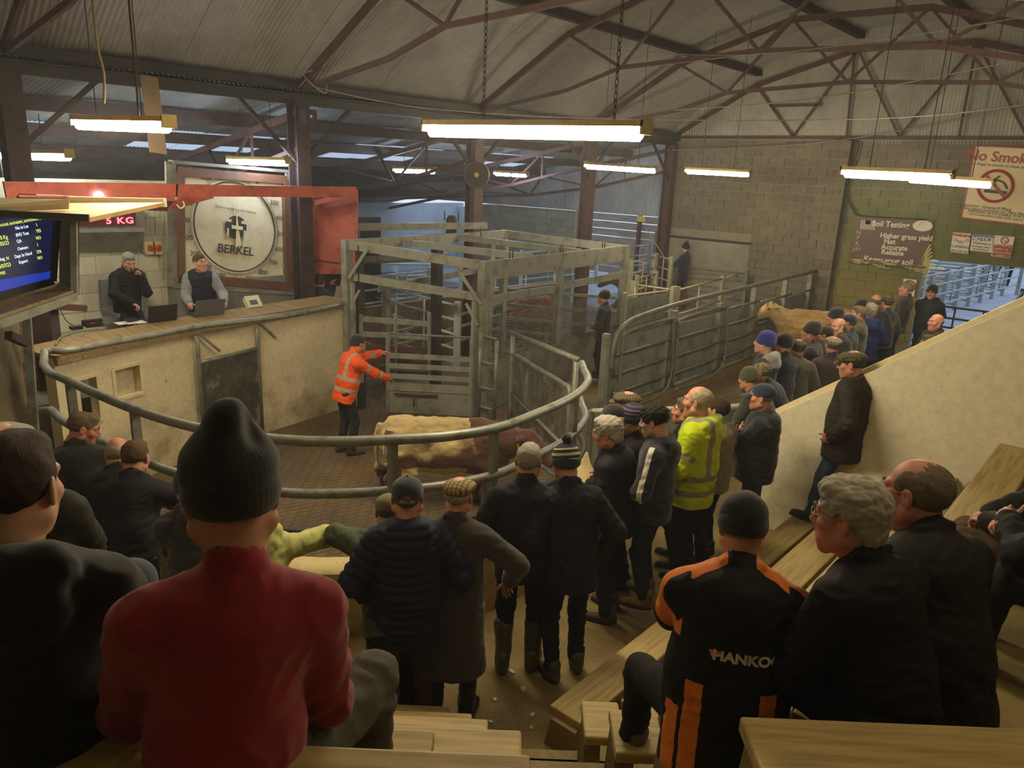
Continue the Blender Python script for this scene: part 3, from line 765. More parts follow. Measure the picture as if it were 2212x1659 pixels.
# ------------------------------------------------------------------ rostrum wall (tall, far side)
TB=[(-9.28,2.78),(-9.55,3.5),(-9.9,4.75),(-10.12,5.85),(-10.25,6.7),(-10.4,7.75)]
TB=smooth_path(TB,9); TBn=[]
for i,p in enumerate(TB):
    t_=unit(TB[min(i+1,len(TB)-1)]-TB[max(i-1,0)]); TBn.append(np.array((-t_[1],t_[0])))
ZR=1.88
def rstrip(z0,z1,o0,o1,i0=0,i1=None):
    """curved slab along the rostrum wall between heights and offsets (behind the face)"""
    i1=len(TB)-1 if i1 is None else i1; m_=MB(); V=[]; 
    for i in range(i0,i1+1):
        a=TB[i]+TBn[i]*o0; b=TB[i]+TBn[i]*o1; V+=[(*a,z0),(*a,z1),(*b,z1),(*b,z0)]
    k=i1-i0; Fc=[]
    for i in range(k):
        for j in range(4): Fc.append((4*i+j,4*i+(j+1)%4,4*i+4+(j+1)%4,4*i+4+j))
    Fc+=[(3,2,1,0),(4*k,4*k+1,4*k+2,4*k+3)]
    return m_.add(V,Fc)
ros=thing('rostrum',(-10,4.8,0),'tall curved cream rostrum wall with the auctioneer desk on top','rostrum')
# two openings in the wall near its left end are left between wall pieces
def tbi(px): return int(np.argmin([abs((lambda c:1106+F_PX*c[0]/c[2])(AX@(np.array((*p,1.3))-CAMP))-px) for p in TB]))
iA,iB,iC,iD=tbi(168),tbi(212),tbi(243),tbi(306)
iB=max(iB,iA+1); iC=max(iC,iB+1); iD=max(iD,iC+1)
MBs=rstrip(0,ZR-.02,0,.16,iD)
for a,b,z0,z1 in ((0,iA,0,ZR-.02),(iA,iB,0,.98),(iA,iB,1.55,ZR-.02),(iB,iC,0,ZR-.02),(iC,iD,0,1.16),(iC,iD,1.56,ZR-.02)):
    q=rstrip(z0,z1,0,.16,a,b); MBs.add(np.concatenate(q.V),q.F)
MBs.build('wall_face',[RINGC],ros)
rstrip(1.16,1.56,.13,.17,iC,iD).build('recess_back',[RINGC],ros)
for a,b,z0,z1 in ((iC,iD,1.16,1.56),(iA,iB,.98,1.55)):
    fr=MB(); P=[(*TB[a],z0),(*TB[b],z0),(*TB[b],z1),(*TB[a],z1)]
    for i in range(4): fr.bar(P[i],P[(i+1)%4],.04,.04)
    fr.build('hatch_frame',[RINGC],ros)
rstrip(ZR-.02,ZR+.02,-.05,.62).build('desk_top',[wood('desk_board','#8d7443','#4c3b22')],ros)
rstrip(ZR-.09,ZR-.02,-.06,-.02).build('desk_edge',[OLDW],ros)
tag(MB().box((-12.3,2.0,0),(-10.6,7.9,.95)).build('rostrum_floor',[CONCG],ros))
# dark sheet door in the wall with its bent pipe frame
dl=np.array((*PZ(440,985,0)[:2],0)); dr=np.array((*PZ(562,938,0)[:2],0)); off=np.array((.07,.0,0))
door=thing('wall_door',(dl+dr)/2,'dark stained sheet metal door in the rostrum wall','door')
dd=dr-dl; z=np.array((0,0,1.))
t=NT('stained_door_sheet'); p=t.coord('Object'); n=t.noise(p,3.2,5,.7); t.col(t.ramp(n,((.45,'#3d3c34'),(.58,'#55544a'),(.66,'#8d8a7c')))); SHEETD=t.done(.6,.2)
MB().plate([dl+off,dr+off,dr+off+z*1.36,dl+off+z*1.36],.03).build('door_sheet',[SHEETD],door)
tube('door_frame',[dl+off+z*.0,dl+off+z*1.55,dl+off+z*1.72+(-.0)*dd]+[dl+off+z*1.76+np.array((-.05,0,0))],.03,GALVD,door)
tube('door_frame',[dr+off+z*.0,dr+off+z*1.55,dr+off+z*1.72],.03,GALVD,door)
tube('cross_bar',[dl+off+z*1.40,dr+off+z*1.40],.028,GALVD,door)
for s_,lab in ((dl,0),(dr,0)): bar('brace',s_+np.array((.06,.02,1.82)),s_+np.array((-.0,.35,1.5)),.03,.03,GALVD,door)
# ------------------------------------------------------------------ ring rails
rr=thing('ring_rail',(-6,4,0),'grey tubular ring rail curving round the front of the ring','railing')
def lift(P,zs): return [np.array((*p,z_)) for p,z_ in zip(P,zs)]
wallrail=[PZ(*p,1.97) for p in ((742,656),(640,678),(540,692),(436,704),(330,724),(230,742),(150,757),(112,757),(93,760))]
top=smooth_path(wallrail,4)[:-1]+[np.array((*p,2.05-(.08*max(0,1-i/10)))) for i,p in enumerate(RING)]
tube('top_rail',top,.042,GALVD,rr,10)
def midz(px,py,xy): d=ray(px,py); return CAM_H+d[2]*np.hypot(*xy)/np.hypot(d[0],d[1])
mid=[]
for px,py in ((82,860),(80,885),(98,925),(150,952+0),(215,985),(330,1000),(440,1012),(600,1033),(848,1036),(970,1025),(1068,1006),(1118,989),(1227,946),(1274,897),(1272,870)): mid.append((px,py))
# the lower rails follow the same curve
def follow(z0,z1,i0,i1): return [np.array((*RING[i],z0+(z1-z0)*(i-i0)/(i1-i0))) for i in range(i0,i1+1)]
N_=len(RING)-1
tube('middle_rail',[np.array((*PZ(88,900,1.35)[:2],1.42)),np.array((*RING[2],1.52))]+follow(1.58,1.66,5,N_-2),.040,GALVD,rr,10)
tube('lower_rail',follow(1.26,1.30,10,N_-4),.032,BLACKST,rr,8)
for px in (150,288,848,1068,1240):
    i=int(np.argmin([abs((lambda c:1106+F_PX*c[0]/c[2])(AX@(np.array((*p,2.0))-CAMP))-px) for p in RING])); p=RING[i]
    bar('rail_post',(*p,ZT-.02 if 5<i<N_-4 else W0),(*p,2.03),.07,.05,GALVD,rr)
# ------------------------------------------------------------------ tiers of the stand
NV=np.array((-.652,.758)); RV=np.array((.758,.652))
rise,go=.42,.55
def tier_edge(k):
    """front edge of tier k (k>=2): inner polyline from left end through the corner to the end wall"""
    nf=4.19-go*(k-1)+.16
    xs=-2.45+go*(k-1)-.16
    c=NV*nf; tcor=(xs-c[0])/RV[0]
    return c-RV*5.2,c+RV*tcor,np.array((xs,7.78))
stand=thing('stand',(-1,1.5,0),'stepped concrete stand with wooden bench rows facing the ring','stand')
for k in range(2,8):
    A_,B_,C_=tier_edge(k); z1=.28+rise*(k-1)
    if C_[0]>.5: B_=A_+RV*((.55-A_[0])/RV[0]); P=[A_,B_,np.array((.55,-2.6))]
    else: P=[A_,B_,C_,np.array((.55,7.78)),np.array((.55,-2.6))]
    P=P+[A_-NV*2.2]
    MB().plate([(*p,z1) for p in P][::-1],rise+.02 if k>2 else z1).build('tier',[STEPC],stand)
benches={}
def plank_piece(par,a,b,wd,z,nrm,th=.06,end=None):
    a=np.array(a);b=np.array(b); nrm=np.array(nrm)
    Q=[(*a,z),(*b,z),(*(b-nrm*wd),z),(*(a-nrm*wd),z)]
    if end: Q=end
    Lp=np.linalg.norm(b-a); sg=1 if (b-a)[0]*(-nrm)[1]-(b-a)[1]*(-nrm)[0]>0 else -1
    Q=[(0,0,0),(Lp,0,0),(Lp,sg*wd,0),(0,sg*wd,0)]
    o=MB().plate(Q if sg>0 else Q[::-1],th).build('plank',[PLANK],par,local=True); o0,_=org(par); o.location=(a[0]-o0[0],a[1]-o0[1],z-o0[2]); o.rotation_euler=(0,0,math.atan2(b[1]-a[1],b[0]-a[0]))

    bv=o.modifiers.new('b','BEVEL'); bv.width=.012; bv.segments=2; return o
AIS_L=lambda k:{1:PZ(970,1525,.7),2:PZ(1020,1540,1.12),3:PZ(1055,1552,1.54),4:PZ(1127,1576,1.96)}.get(k)
AIS_R=lambda k:{1:PZ(1187,1522,.7),2:PZ(1255,1512,1.12),3:PZ(1315,1530,1.54),4:PZ(1422,1530,1.96),5:PZ(1597,1545,2.38)}.get(k)
def fin(par,p,along,back,z):
    p=np.array(p[:2]); h=.36; q=[]
    along=np.array(along)*.045; back=np.array(back)
    base=[p+back*-.02,p+back*.34]; topp=[p+back*.05,p+back*.25]
    V=[(*(base[0]-along),z-h-.06),(*(base[0]+along),z-h-.06),(*(base[1]+along),z-h-.06),(*(base[1]-along),z-h-.06),(*(topp[0]-along),z-.055),(*(topp[0]+along),z-.055),(*(topp[1]+along),z-.055),(*(topp[1]-along),z-.055)]
    return MB().hexa(V).build('support',[CONC],par)
for k in range(1,7):
    z_=.7+rise*(k-1)
    # left block of seats
    e=AIS_L(k); nf=4.19-go*(k-1)
    e=e[:2] if e is not None else (NV*nf+RV*(-.2+.28*(k-5)))
    bn=thing('bench',(*e,z_-.4),'%s timber bench plank left of the stand aisle'%['lowest','second lowest','third','fourth from bottom','fifth from bottom','sixth from bottom'][k-1],'bench')
    a=e-RV*4.6; wd=.30 if k<4 else .36
    plank_piece(bn,a,e,wd,z_,NV)
    for d_ in (.25,1.9,3.6): fin(bn,e-RV*d_,RV,-NV,z_)
    # right block
    e=AIS_R(k); xs=-2.45+go*(k-1)
    bn=thing('bench',(*(e[:2] if e is not None else (0,2)),z_-.4),'%s timber bench right of the stand aisle'%['lowest steeply receding','second lowest','third row','fourth row','near wide plain','sixth row'][k-1],'bench')
    if k==1: plank_piece(bn,e[:2],(e[0]+.02,7.76),.27,z_,(-1,0)); spots=[(e[:2],(0,1),(1,0)),((e[0],5.5),(0,1),(1,0))]
    elif k<6:
        nf=float(NV@e[:2]); c=NV*nf; tc=(xs-c[0])/RV[0]; cor=c+RV*tc
        if k==5: plank_piece(bn,e[:2],e[:2]+RV*1.5,.36,z_,NV); spots=[(e[:2]+RV*.06,RV,-NV)]
        else:
            plank_piece(bn,e[:2],cor,.30,z_,NV); plank_piece(bn,cor+np.array((0,.02)),(xs,7.76),.30,z_,(-1,0)); spots=[(e[:2]+RV*.05,RV,-NV),((xs,5.6),(0,1),(1,0)),((xs,7.2),(0,1),(1,0))]
    else: plank_piece(bn,NV*1.44+RV*.75,NV*1.44+RV*1.6,.3,z_,NV); spots=[(NV*1.44+RV*.8,RV,-NV)]
    for p,al,bk in spots: fin(bn,p,al,bk,z_)
# half steps in the aisle
for k in range(1,6):
    for j in (0,1):
        zt=.28+rise*(k-1)+.21*(j+1); nf=4.19-go*(k-1)+.16-.275*j-go+ (0 if j==0 else 0)
        nf=4.0-go*(k-1)-.275*j
        c0=NV*nf; a=c0+RV*(-.22+.16*k); b=c0+RV*(.62+.2*k)
        MB().plate([(*p,zt) for p in (a-NV*.30,b-NV*.30,b,a)],.22).build('aisle_step',[STEPC],stand)
# end wall of the stand, its top raking with the tiers
ew=MB(); 
P=[(-2.86,7.8,0),(.55,7.8,0),(.55,7.8,4.27),(-2.86,7.8,1.70)]
ew.plate(P,-.16); tag(ew.build('wall_right',[STANDC]),kind='structure')
bar('trim_1',(-2.88,7.88,1.715),(.55,7.88,4.30),.2,.05,mat('wall_cap','#d9cda4',.6,.15)); tag(bpy.data.objects['trim_1'],kind='structure')
# ------------------------------------------------------------------ roof: main shed
GX,GZ=-11.4,5.25
def roof_z(x):
    u=(x+5.4)/6.15; return 7.78-2.38*abs(u)**2.15
RX=np.linspace(-11.55,.75,27)
t=NT('dusty_roof_sheet'); g=t.n('NewGeometry'); n=t.noise(g.outputs['Position'],.7,4,.6); n2=t.noise(g.outputs['Position'],6,4,.7)
t.col(t.mix(.4,t.ramp(n,((.3,'#8b8a86'),(.7,'#b0afab'))),t.ramp(n2,((.3,'#7b7a76'),(.7,'#acaaa6'))))); ROOFM=t.done(.7,.1)
ceil_=thing('ceiling',(-5.4,9,5.4),kind='structure')
SW=.912; PITCH_=.076
def corr(y0,width): 
    k=int(width/PITCH_*4); return [(y0+width*i/k,.011*math.sin(2*PI*i/4)) for i in range(k+1)]
prof=corr(0,SW+.04)
V=[];Fc=[]
RXL=RX
for x in RXL:
    for (y,h) in prof: V.append((x+5.4,y,roof_z(x)+h-5.4))
ny=len(prof)
for i in range(len(RXL)-1):
    for j in range(ny-1): Fc.append((i*ny+j,i*ny+j+1,(i+1)*ny+j+1,(i+1)*ny+j))
rs=mk('roof_sheet',V,Fc,ROOFM,ceil_,None,True,True); rs.location=(0,-12.5,0)
for i in range(1,26):
    o=rs.copy(); COL.objects.link(o); o.location=(0,-12.5+SW*i,.012*(i%2)); 
# purlins of the main shed
for i,x in enumerate((-9.1,-6.65,-4.15,-1.7)):
    z_=roof_z(x)-.1; o=bar('purlin',(x,-2.5,z_),(x,20,z_),.16,.14,RUSTD); tag(o,['dark roof purlin nearest the gutter','second dark roof purlin from the gutter','dark roof purlin just past the ridge','rightmost dark roof purlin in view'][i],'purlin','main roof purlins')
def truss(y,flat,lab,kmat):
    top=[(-11.3,5.36),(-9.1,6.58),(-6.65,7.28),(-4.15,7.26),(-1.7,6.58),(.5,5.4)]
    bot=[(-11.3,5.28),(-9.05,5.62),(-7.9,5.95),(-5.4,6.06),(-2.9,5.95),(-1.75,5.7),(.5,5.28)] if not flat else [(-11.3,5.27),(.6,5.27)]
    T_=thing('roof_truss',(-5.4,y,5.3),lab,'truss','red oxide roof trusses')
    P3=lambda q:(q[0],y,q[1])
    for a,b in zip(top,top[1:]): bar('top_chord',P3(a),P3(b),.06,.11,kmat,T_)
    for a,b in zip(bot,bot[1:]): bar('bottom_chord',P3(a),P3(b),.05,.075,kmat,T_)
    if flat: web=[((-9.1,6.58),(-7.95,5.3)),((-7.95,5.3),(-6.65,7.28)),((-6.65,7.28),(-5.4,5.3)),((-5.4,5.3),(-4.15,7.26)),((-4.15,7.26),(-2.85,5.3)),((-2.85,5.3),(-1.7,6.58)),((-6.72,7.2),(-6.6,5.3)),((-4.15,7.2),(-4.15,5.3)),((-8.65,6.05),(-7.35,6.05))]
    else: web=[((-9.1,6.58),(-7.9,5.95)),((-7.9,5.95),(-6.65,7.28)),((-6.65,7.28),(-5.4,6.06)),((-5.4,6.06),(-4.15,7.26)),((-4.15,7.26),(-2.9,5.95)),((-2.9,5.95),(-1.7,6.58))]
    for a,b in web: bar('web_bar',P3(a),P3(b),.04,.05,kmat,T_)
for i,(y,fl) in enumerate(((3.3,0),(7.5,0),(11.75,0),(15.85,0),(19.9,1))):
    truss(y,fl,['arched roof truss nearest the stand','arched roof truss over the dial scale post','arched roof truss over the middle of the weigh cage','last arched roof truss before the end wall','flat bottomed roof truss against the corrugated end gable'][i],RUST)
# columns along the gutter
for i,y in enumerate((3.3,7.5,11.75,15.85,19.85)):
    c=thing('steel_column',(GX,y,0),['roof column left of the rostrum','roof column beside the big dial scale','roof column behind the weigh cage','roof column by the far pens','roof column at the end wall'][i],'column','gutter line columns')
    m_=MB().box((GX-.13,y-.01,0),(GX+.13,y+.01,5.1)).box((GX-.14,y-.13,0),(GX-.12,y+.13,5.1)).box((GX+.12,y-.13,0),(GX+.14,y+.13,5.1)); m_.build('shaft',RUST if i>1 else RUSTD,c)
    for s_ in (-1,1): bar('brace',(GX,y,4.1),(GX,y+s_*1.1,5.1),.06,.06,RUSTD,c)
    if i==1:
        MB().box((GX+.14,y-.1,4.75),(GX+.36,y+.12,4.97)).build('junction_box',BLACKST,c); MB().lathe([(.02,0),(.02,.02)],(GX+.36,y,4.86),10,(1,0,0)).build('lens',mat('lens_white','#d8d8d0',.3),c)
gut=MB().bar((GX,-2,5.22),(GX,20,5.22),.34,.07).bar((GX-.16,-2,5.3),(GX-.16,20,5.3),.02,.18).bar((GX+.16,-2,5.3),(GX+.16,20,5.3),.02,.18).bar((GX,-2,5.12),(GX,20,5.12),.12,.14)
tag(gut.build('valley_gutter',BLACKST),'black valley gutter running the length of the shed','gutter')
# ------------------------------------------------------------------ lean-to roof with skylight strip
LS=.19
def lz(x): return 5.2+LS*(x-GX)
t=NT('leanto_sheet'); g=t.n('NewGeometry'); n=t.noise(g.outputs['Position'],1.5,4,.7); t.col(t.ramp(n,((.3,'#6c7072'),(.7,'#8f9496')))); LSH=t.done(.6,.2)
t=NT('skylight_sheet'); n=t.noise(t.coord('Object'),3,3)
tr=t.n('BsdfTranslucent'); t.put(tr,0,(.8,.86,.92,1)); df=t.n('BsdfDiffuse'); t.put(df,0,(.75,.8,.85,1)); mx=t.n('MixShader'); t.put(mx,0,.25)
t.t.links.new(tr.outputs[0],mx.inputs[1]); t.t.links.new(df.outputs[0],mx.inputs[2]); t.t.links.new(mx.outputs[0],t.t.nodes['Material Output'].inputs[0]); SKY=t.m
lc=thing('ceiling',(-18,9,4),kind='structure')
def lsheet(x0,x1,m_,nm):
    V=[];Fc=[]
    for x in (x0,x1):
        for (y,h) in prof: V.append((x+18,y,lz(x)+h-4))
    for j in range(ny-1): Fc.append((j,j+1,ny+j+1,ny+j))
    return mk(nm,V,Fc,m_,lc,None,True,True)
segs=[(-12.9,-11.2,LSH,'roof_sheet'),(-14.55,-12.85,LSH,'roof_sheet'),(-16.2,-14.5,SKY,'skylight_sheet'),(-17.9,-16.15,LSH,'roof_sheet'),(-21,-17.85,LSH,'roof_sheet'),(-24.6,-20.9,LSH,'roof_sheet')]
for x0,x1,m_,nm in segs:
    a=lsheet(x0,x1,m_,nm); b=a.copy() if nm!='skylight_sheet' else lsheet(x0,x1,LSH,'roof_sheet')
    if nm=='skylight_sheet': pass
    else: COL.objects.unlink(b) if b.name in COL.objects else None
    first={0:True}
    for i in range(26):
        src=a if (nm!='skylight_sheet' or i%5 in (1,2,3)) else b
        if (src is a and 'ua' not in first) : o=a; first['ua']=1
        elif (src is not a and src is b and nm=='skylight_sheet' and 'ub' not in first): o=b; first['ub']=1
        else: o=src.copy(); COL.objects.link(o)
        o.location=(0,-12.5+SW*i,.01*(i%2))
for i,x in enumerate((-12.85,-14.5,-16.18,-17.85,-20.9)):
    z_=lz(x)-.13; tag(bar('purlin',(x,-2.5,z_),(x,20,z_),.12,.2,RUSTD),['first lean-to purlin below the gutter','second lean-to purlin down from the gutter','lean-to purlin below the skylight strip','fourth lean-to purlin down the slope','outermost lean-to purlin by the far wall'][i],'purlin','lean-to purlins')
for i,y in enumerate((3.3,7.5,11.75,15.85,19.8)):
    T_=thing('roof_truss',(-17,y,3.5),['lean-to truss nearest the camera','lean-to truss behind the dial scale','lean-to truss behind the weigh cage','lean-to truss in front of the far gable','lean-to truss against the far gable'][i],'truss','lean-to trusses')
    tp=[(x,y,lz(x)-.27) for x in (-11.4,-12.9,-14.5,-16.1,-17.8,-19.4,-21,-24)]
    bt=[(-11.4,y,4.36),(-14.0,y,3.78),(-16.6,y,3.42),(-19.2,y,3.25),(-24,y,2.9)]
    for a,b in zip(tp,tp[1:]): bar('top_chord',a,b,.06,.1,RUST,T_)
    for a,b in zip(bt,bt[1:]): bar('bottom_chord',a,b,.05,.07,RUST,T_)
    q=[tp[1],bt[1],tp[2],bt[1],tp[3],bt[2],tp[4],bt[2],tp[5],bt[3],tp[6],bt[3]]
    for a,b in zip(q,q[1:]):
        if a!=b: bar('web_bar',a,b,.035,.045,RUST,T_)
    bar('web_bar',tp[1],(-12.9,y,4.03),.035,.045,RUST,T_)
# far gable of the lean-to and of the main shed: corrugated sheets hung on rails
t=NT('gable_sheet'); g=t.n('NewGeometry'); n=t.noise(g.outputs['Position'],1.2,4,.6); t.col(t.ramp(n,((.3,'#86847a'),(.7,'#aaa79a')))); GSH=t.done(.6,.15)
t=NT('gable_sheet_blue'); g=t.n('NewGeometry'); n=t.noise(g.outputs['Position'],1.2,4,.6); t.col(t.ramp(n,((.3,'#7d8794'),(.7,'#a4aebb')))); GSB=t.done(.55,.2)
def gable(nm,xa,xb,zlo,zf,m_,y=20.02,step=.912):
    G=thing(nm,((xa+xb)/2,y,zlo),kind='structure'); x=xa
    while x<xb-.05:
        e=min(x+step+.03,xb); k=max(4,int((e-x)/PITCH_*4)); V=[]
        for i in range(k+1):
            xx=x+(e-x)*i/k; h=.012*math.sin(2*PI*i/4); V+=[(xx,y+h,zlo),(xx,y+h,zf(xx))]
        mk('wall_sheet',V,[(2*i,2*i+2,2*i+3,2*i+1) for i in range(k)],m_,G,None,True); x+=step
gable('wall_gable',-11.4,.75,5.14,lambda x:roof_z(x)+.02,GSH)
gable('wall_gable_left',-24,-11.45,3.02,lambda x:lz(x)+.02,GSB)
# ------------------------------------------------------------------ block walls
def blockmat(name,cols,mortar=None,green=False,rough=.85):
    t=NT(name); g=t.n('NewGeometry'); p=g.outputs['Position']; oi=t.n('ObjectInfo')
    n1=t.noise(p,.9,5,.65); n2=t.noise(p,9,5,.7)
    c=t.mix(.45,t.ramp(n1,((.35,cols[0]),(.65,cols[1]))),t.ramp(n2,((.3,cols[0]),(.6,cols[1]),(.75,cols[2]))))
    v=t.n('HueSaturation'); t.put(v,'Value',t.math('MULTIPLY_ADD',oi.outputs['Random'],.22,.89)); t.t.links.new(c,v.inputs['Color']); c=v.outputs[0]
    if green:
        sp=t.n('SeparateXYZ'); t.t.links.new(p,sp.inputs[0])
        gx=t.math('GREATER_THAN',sp.outputs[0],-6.35); hz=t.n('MapRange'); t.put(hz,0,sp.outputs[2]); t.put(hz,1,4.7); t.put(hz,2,3.7); t.put(hz,3,0.); t.put(hz,4,1.15)
        m=t.math('MULTIPLY',gx,t.math('SUBTRACT',hz.outputs[0],t.math('MULTIPLY',t.ramp(n2,((.45,(0,0,0)),(.7,(1,1,1)))),.5)))
        m.node.use_clamp=True
        c=t.mix(m,c,t.ramp(n1,((.3,'#5a6038'),(.7,'#767a44'))))
        lo=t.n('MapRange'); t.put(lo,0,sp.outputs[2]); t.put(lo,1,2.3); t.put(lo,2,1.6); t.put(lo,3,0.); t.put(lo,4,.8)
        c=t.mix(t.math('MULTIPLY',lo.outputs[0],gx),c,'#8a7a44')
    t.col(c); t.bump(t.noise(p,55,3),.3,.008); return t.done(rough)
BLK=blockmat('bare_block',('#5c5646','#7d7663','#a39b83'),green=True)
MORT=mat('mortar','#8d8670',.9,.2,9,.2,50,coord='Object')
WBLK=blockmat('white_block',('#d0cdb8','#e6e3d0','#efecda'),rough=.6)
def unitblock(i):
    r=np.random.RandomState(i); j=lambda:r.rand()*.012
    V=[(-.5+j(),0,-.5+j()),(.5-j(),0,-.5+j()),(.5-j(),0,.5-j()),(-.5+j(),0,.5-j())]; V=V+[(x,1,z) for x,_,z in V]
    me=bpy.data.meshes.new('block'); me.from_pydata(V,[],[(0,1,2,3),(7,6,5,4),(0,4,5,1),(1,5,6,2),(2,6,7,3),(3,7,4,0)]); return me
def block_wall(par,O,U,length,height,bw,bh,m_,depth=.02,holes=(),cap=300,near=None,seed=0,jt=.012):
    """courses of blocks proud of a mortar face; O lower left corner, U along the wall; face normal = U x Z"""
    r=np.random.RandomState(seed); U=unit(U); Nn=np.cross(U,(0,0,1)); O=np.array(O,float); o0,_=org(par)
    um=[]
    for i in range(4): me=unitblock(seed*7+i); me.materials.append(m_); um.append(me)
    L=[]
    for c in range(int(height/bh+.5)):
        x=-(bw/2 if c%2 else 0)
        while x<length-.02:
            a,b=max(x,0),min(x+bw,length); x+=bw
            if b-a<.05: continue
            z0=c*bh; ok=True
            for (hx0,hx1,hz0,hz1) in holes:
                if z0+bh>hz0+.03 and z0<hz1-.03:
                    if a>=hx0-.02 and b<=hx1+.02: ok=False
                    elif a<hx0<b: b=hx0
                    elif a<hx1<b: a=hx1
            if ok and b-a>.05: L.append((a,b,z0))
    if near is not None: L.sort(key=lambda q:near(O+U*(q[0]+q[1])/2+np.array((0,0,q[2]))))
    rest=MB()
    for i,(a,b,z0) in enumerate(L):
        c=O+U*(a+b)/2+np.array((0,0,z0+bh/2)); pr=depth*(.5+.7*r.rand())
        if i<cap:
            M4=Matrix(((U[0]*(b-a-jt),-Nn[0]*(pr+.05),0,0),(U[1]*(b-a-jt),-Nn[1]*(pr+.05),0,0),(0,0,bh-jt,0),(0,0,0,1)))
            q=c+Nn*pr-o0; M4.translation=Vector(q); inst('block',um[i%4],par,M4)
        else:
            e=U*(b-a-jt)/2; h=np.array((0,0,(bh-jt)/2)); f=Nn*pr; k=-Nn*.03
            rest.hexa([c+k-e-h,c+k+e-h,c+f+e-h,c+f-e-h,c+k-e+h,c+k+e+h,c+f+e+h,c+f-e+h])
    if rest.V: tag(rest.build('blockwork',[m_],par),kind='stuff')
wb=thing('wall_back',(-6,20.1,0),kind='structure')
MB().box((-11.75,20.03,0),(-4.4,20.25,5.22)).box((-4.4,20.03,2.55),(.8,20.25,5.22)).box((-.6,20.03,0),(.8,20.25,2.55)).build('wall_core',[MORT],wb)
block_wall(wb,(-11.7,20.03,0.05),(1,0,0),11.5,5.2,.45,.225,BLK,.03,holes=((0,0.35,0,2.5),(.35,2.9,0,2.52),(7.3,11.1,0,2.5)),cap=300,near=lambda c:-c[2]*.3-(c[0]+6)*.02 if c[2]>1.2 else 9,seed=3)
MB().box((-11.75,19.93,0),(-11.35,20.1,2.62)).build('jamb',[concrete('jamb_render','#77746a','#55524a')],wb)
MB().box((-11.35,20.0,0),(-8.75,20.06,2.46)).build('render_patch',[concrete('pale_render','#9a9684','#6c685a',.8)],wb)
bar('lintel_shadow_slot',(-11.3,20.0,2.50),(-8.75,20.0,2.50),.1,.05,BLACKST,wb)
# block pier with hollow blocks laid on end
pier=thing('wall_pier',(-6.65,19.9,0),kind='structure')
MB().box((-6.86,19.8,0),(-6.44,20.04,5.2)).build('pier_core',[MORT],pier)
for c in range(23):
    z0=.04+c*.225; m_=MB().box((-6.87,19.77,z0),(-6.43,20.03,z0+.213)); m_.build('block',[BLK],pier)
    if c%2:
        for x in (-6.78,-6.60):
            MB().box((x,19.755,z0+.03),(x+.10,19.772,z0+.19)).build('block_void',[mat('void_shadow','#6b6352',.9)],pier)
# distant dividing walls in the lean-to
FB=blockmat('far_block',('#7e8a84','#98a49c','#b2bcb2')); LBW=mat('limewashed_wall','#a9b8c8',.7,.2,1.2)
dw=thing('wall_far',(-16.5,20.1,0),kind='structure')
MB().box((-18.3,20.05,0),(-14.85,20.2,3.0)).build('wall_core',[MORT],dw)
block_wall(dw,(-18.25,20.05,0),(1,0,0),3.35,3.0,.45,.225,FB,.03,seed=5)
MB().box((-18.75,19.7,0),(-18.25,20.3,3.0)).build('wall_end',[mat('grey_plaster','#8d97a0',.8,.2,2)],dw)
w4=tag(MB().box((-24.2,14,0),(-23.9,24,2.75)).box((-24.2,23.6,0),(-18.6,23.9,2.62)).build('wall_left',[LBW]),kind='structure')
tag(MB().box((-24.2,-3,0),(-24.0,14,2.8)).build('wall_left',[LBW]),kind='structure')
dwf=thing('wall_dwarf',(-12,12,0),kind='structure')
MB().box((-12.2,9.0,0),(-12.05,15.8,1.35)).build('wall_core',[MORT],dwf)
block_wall(dwf,(-12.05,9.0,0),(0,1,0),6.8,1.35,.45,.225,blockmat('brown_block',('#5d5040','#75664f','#8a7a60')),.02,seed=8)
# rest of the enclosing walls, behind and beside the stand
tag(MB().box((.72,-3,0),(.9,20,5.5)).build('wall_side',[MORT]),kind='structure')
tag(MB().box((-24.2,-3.2,0),(.9,-3,7.9)).build('wall_near',[MORT]),kind='structure')
# opening to the outside pens behind the far wall: boarded fence
bf=thing('board_fence',(-13,26,0),'weathered board fence beyond the far opening','fence')
for i in range(9): MB().box((-22,26+.02*(i%2),.3+i*.3),(-9,26.05+.02*(i%2),.57+i*.3)).build('board',[wood('grey_board','#94897a','#6a5f50')] if i==0 else [MATS['grey_board']],bf)
for x in (-19,-16,-13,-10): bar('post',(x,25.9,0),(x,25.9,3.1),.15,.12,RUST,bf)
# rostrum back wall of white blocks
rb=thing('wall_rostrum',(-12.3,4,0.9),kind='structure')
MB().box((-12.5,1.2,.9),(-12.3,7.9,3.75)).build('wall_core',[mat('white_mortar','#c9c6b2',.8,.1)],rb)
block_wall(rb,(-12.3,1.3,.95),(0,1,0),6.5,2.75,.48,.28,WBLK,.018,seed=11)
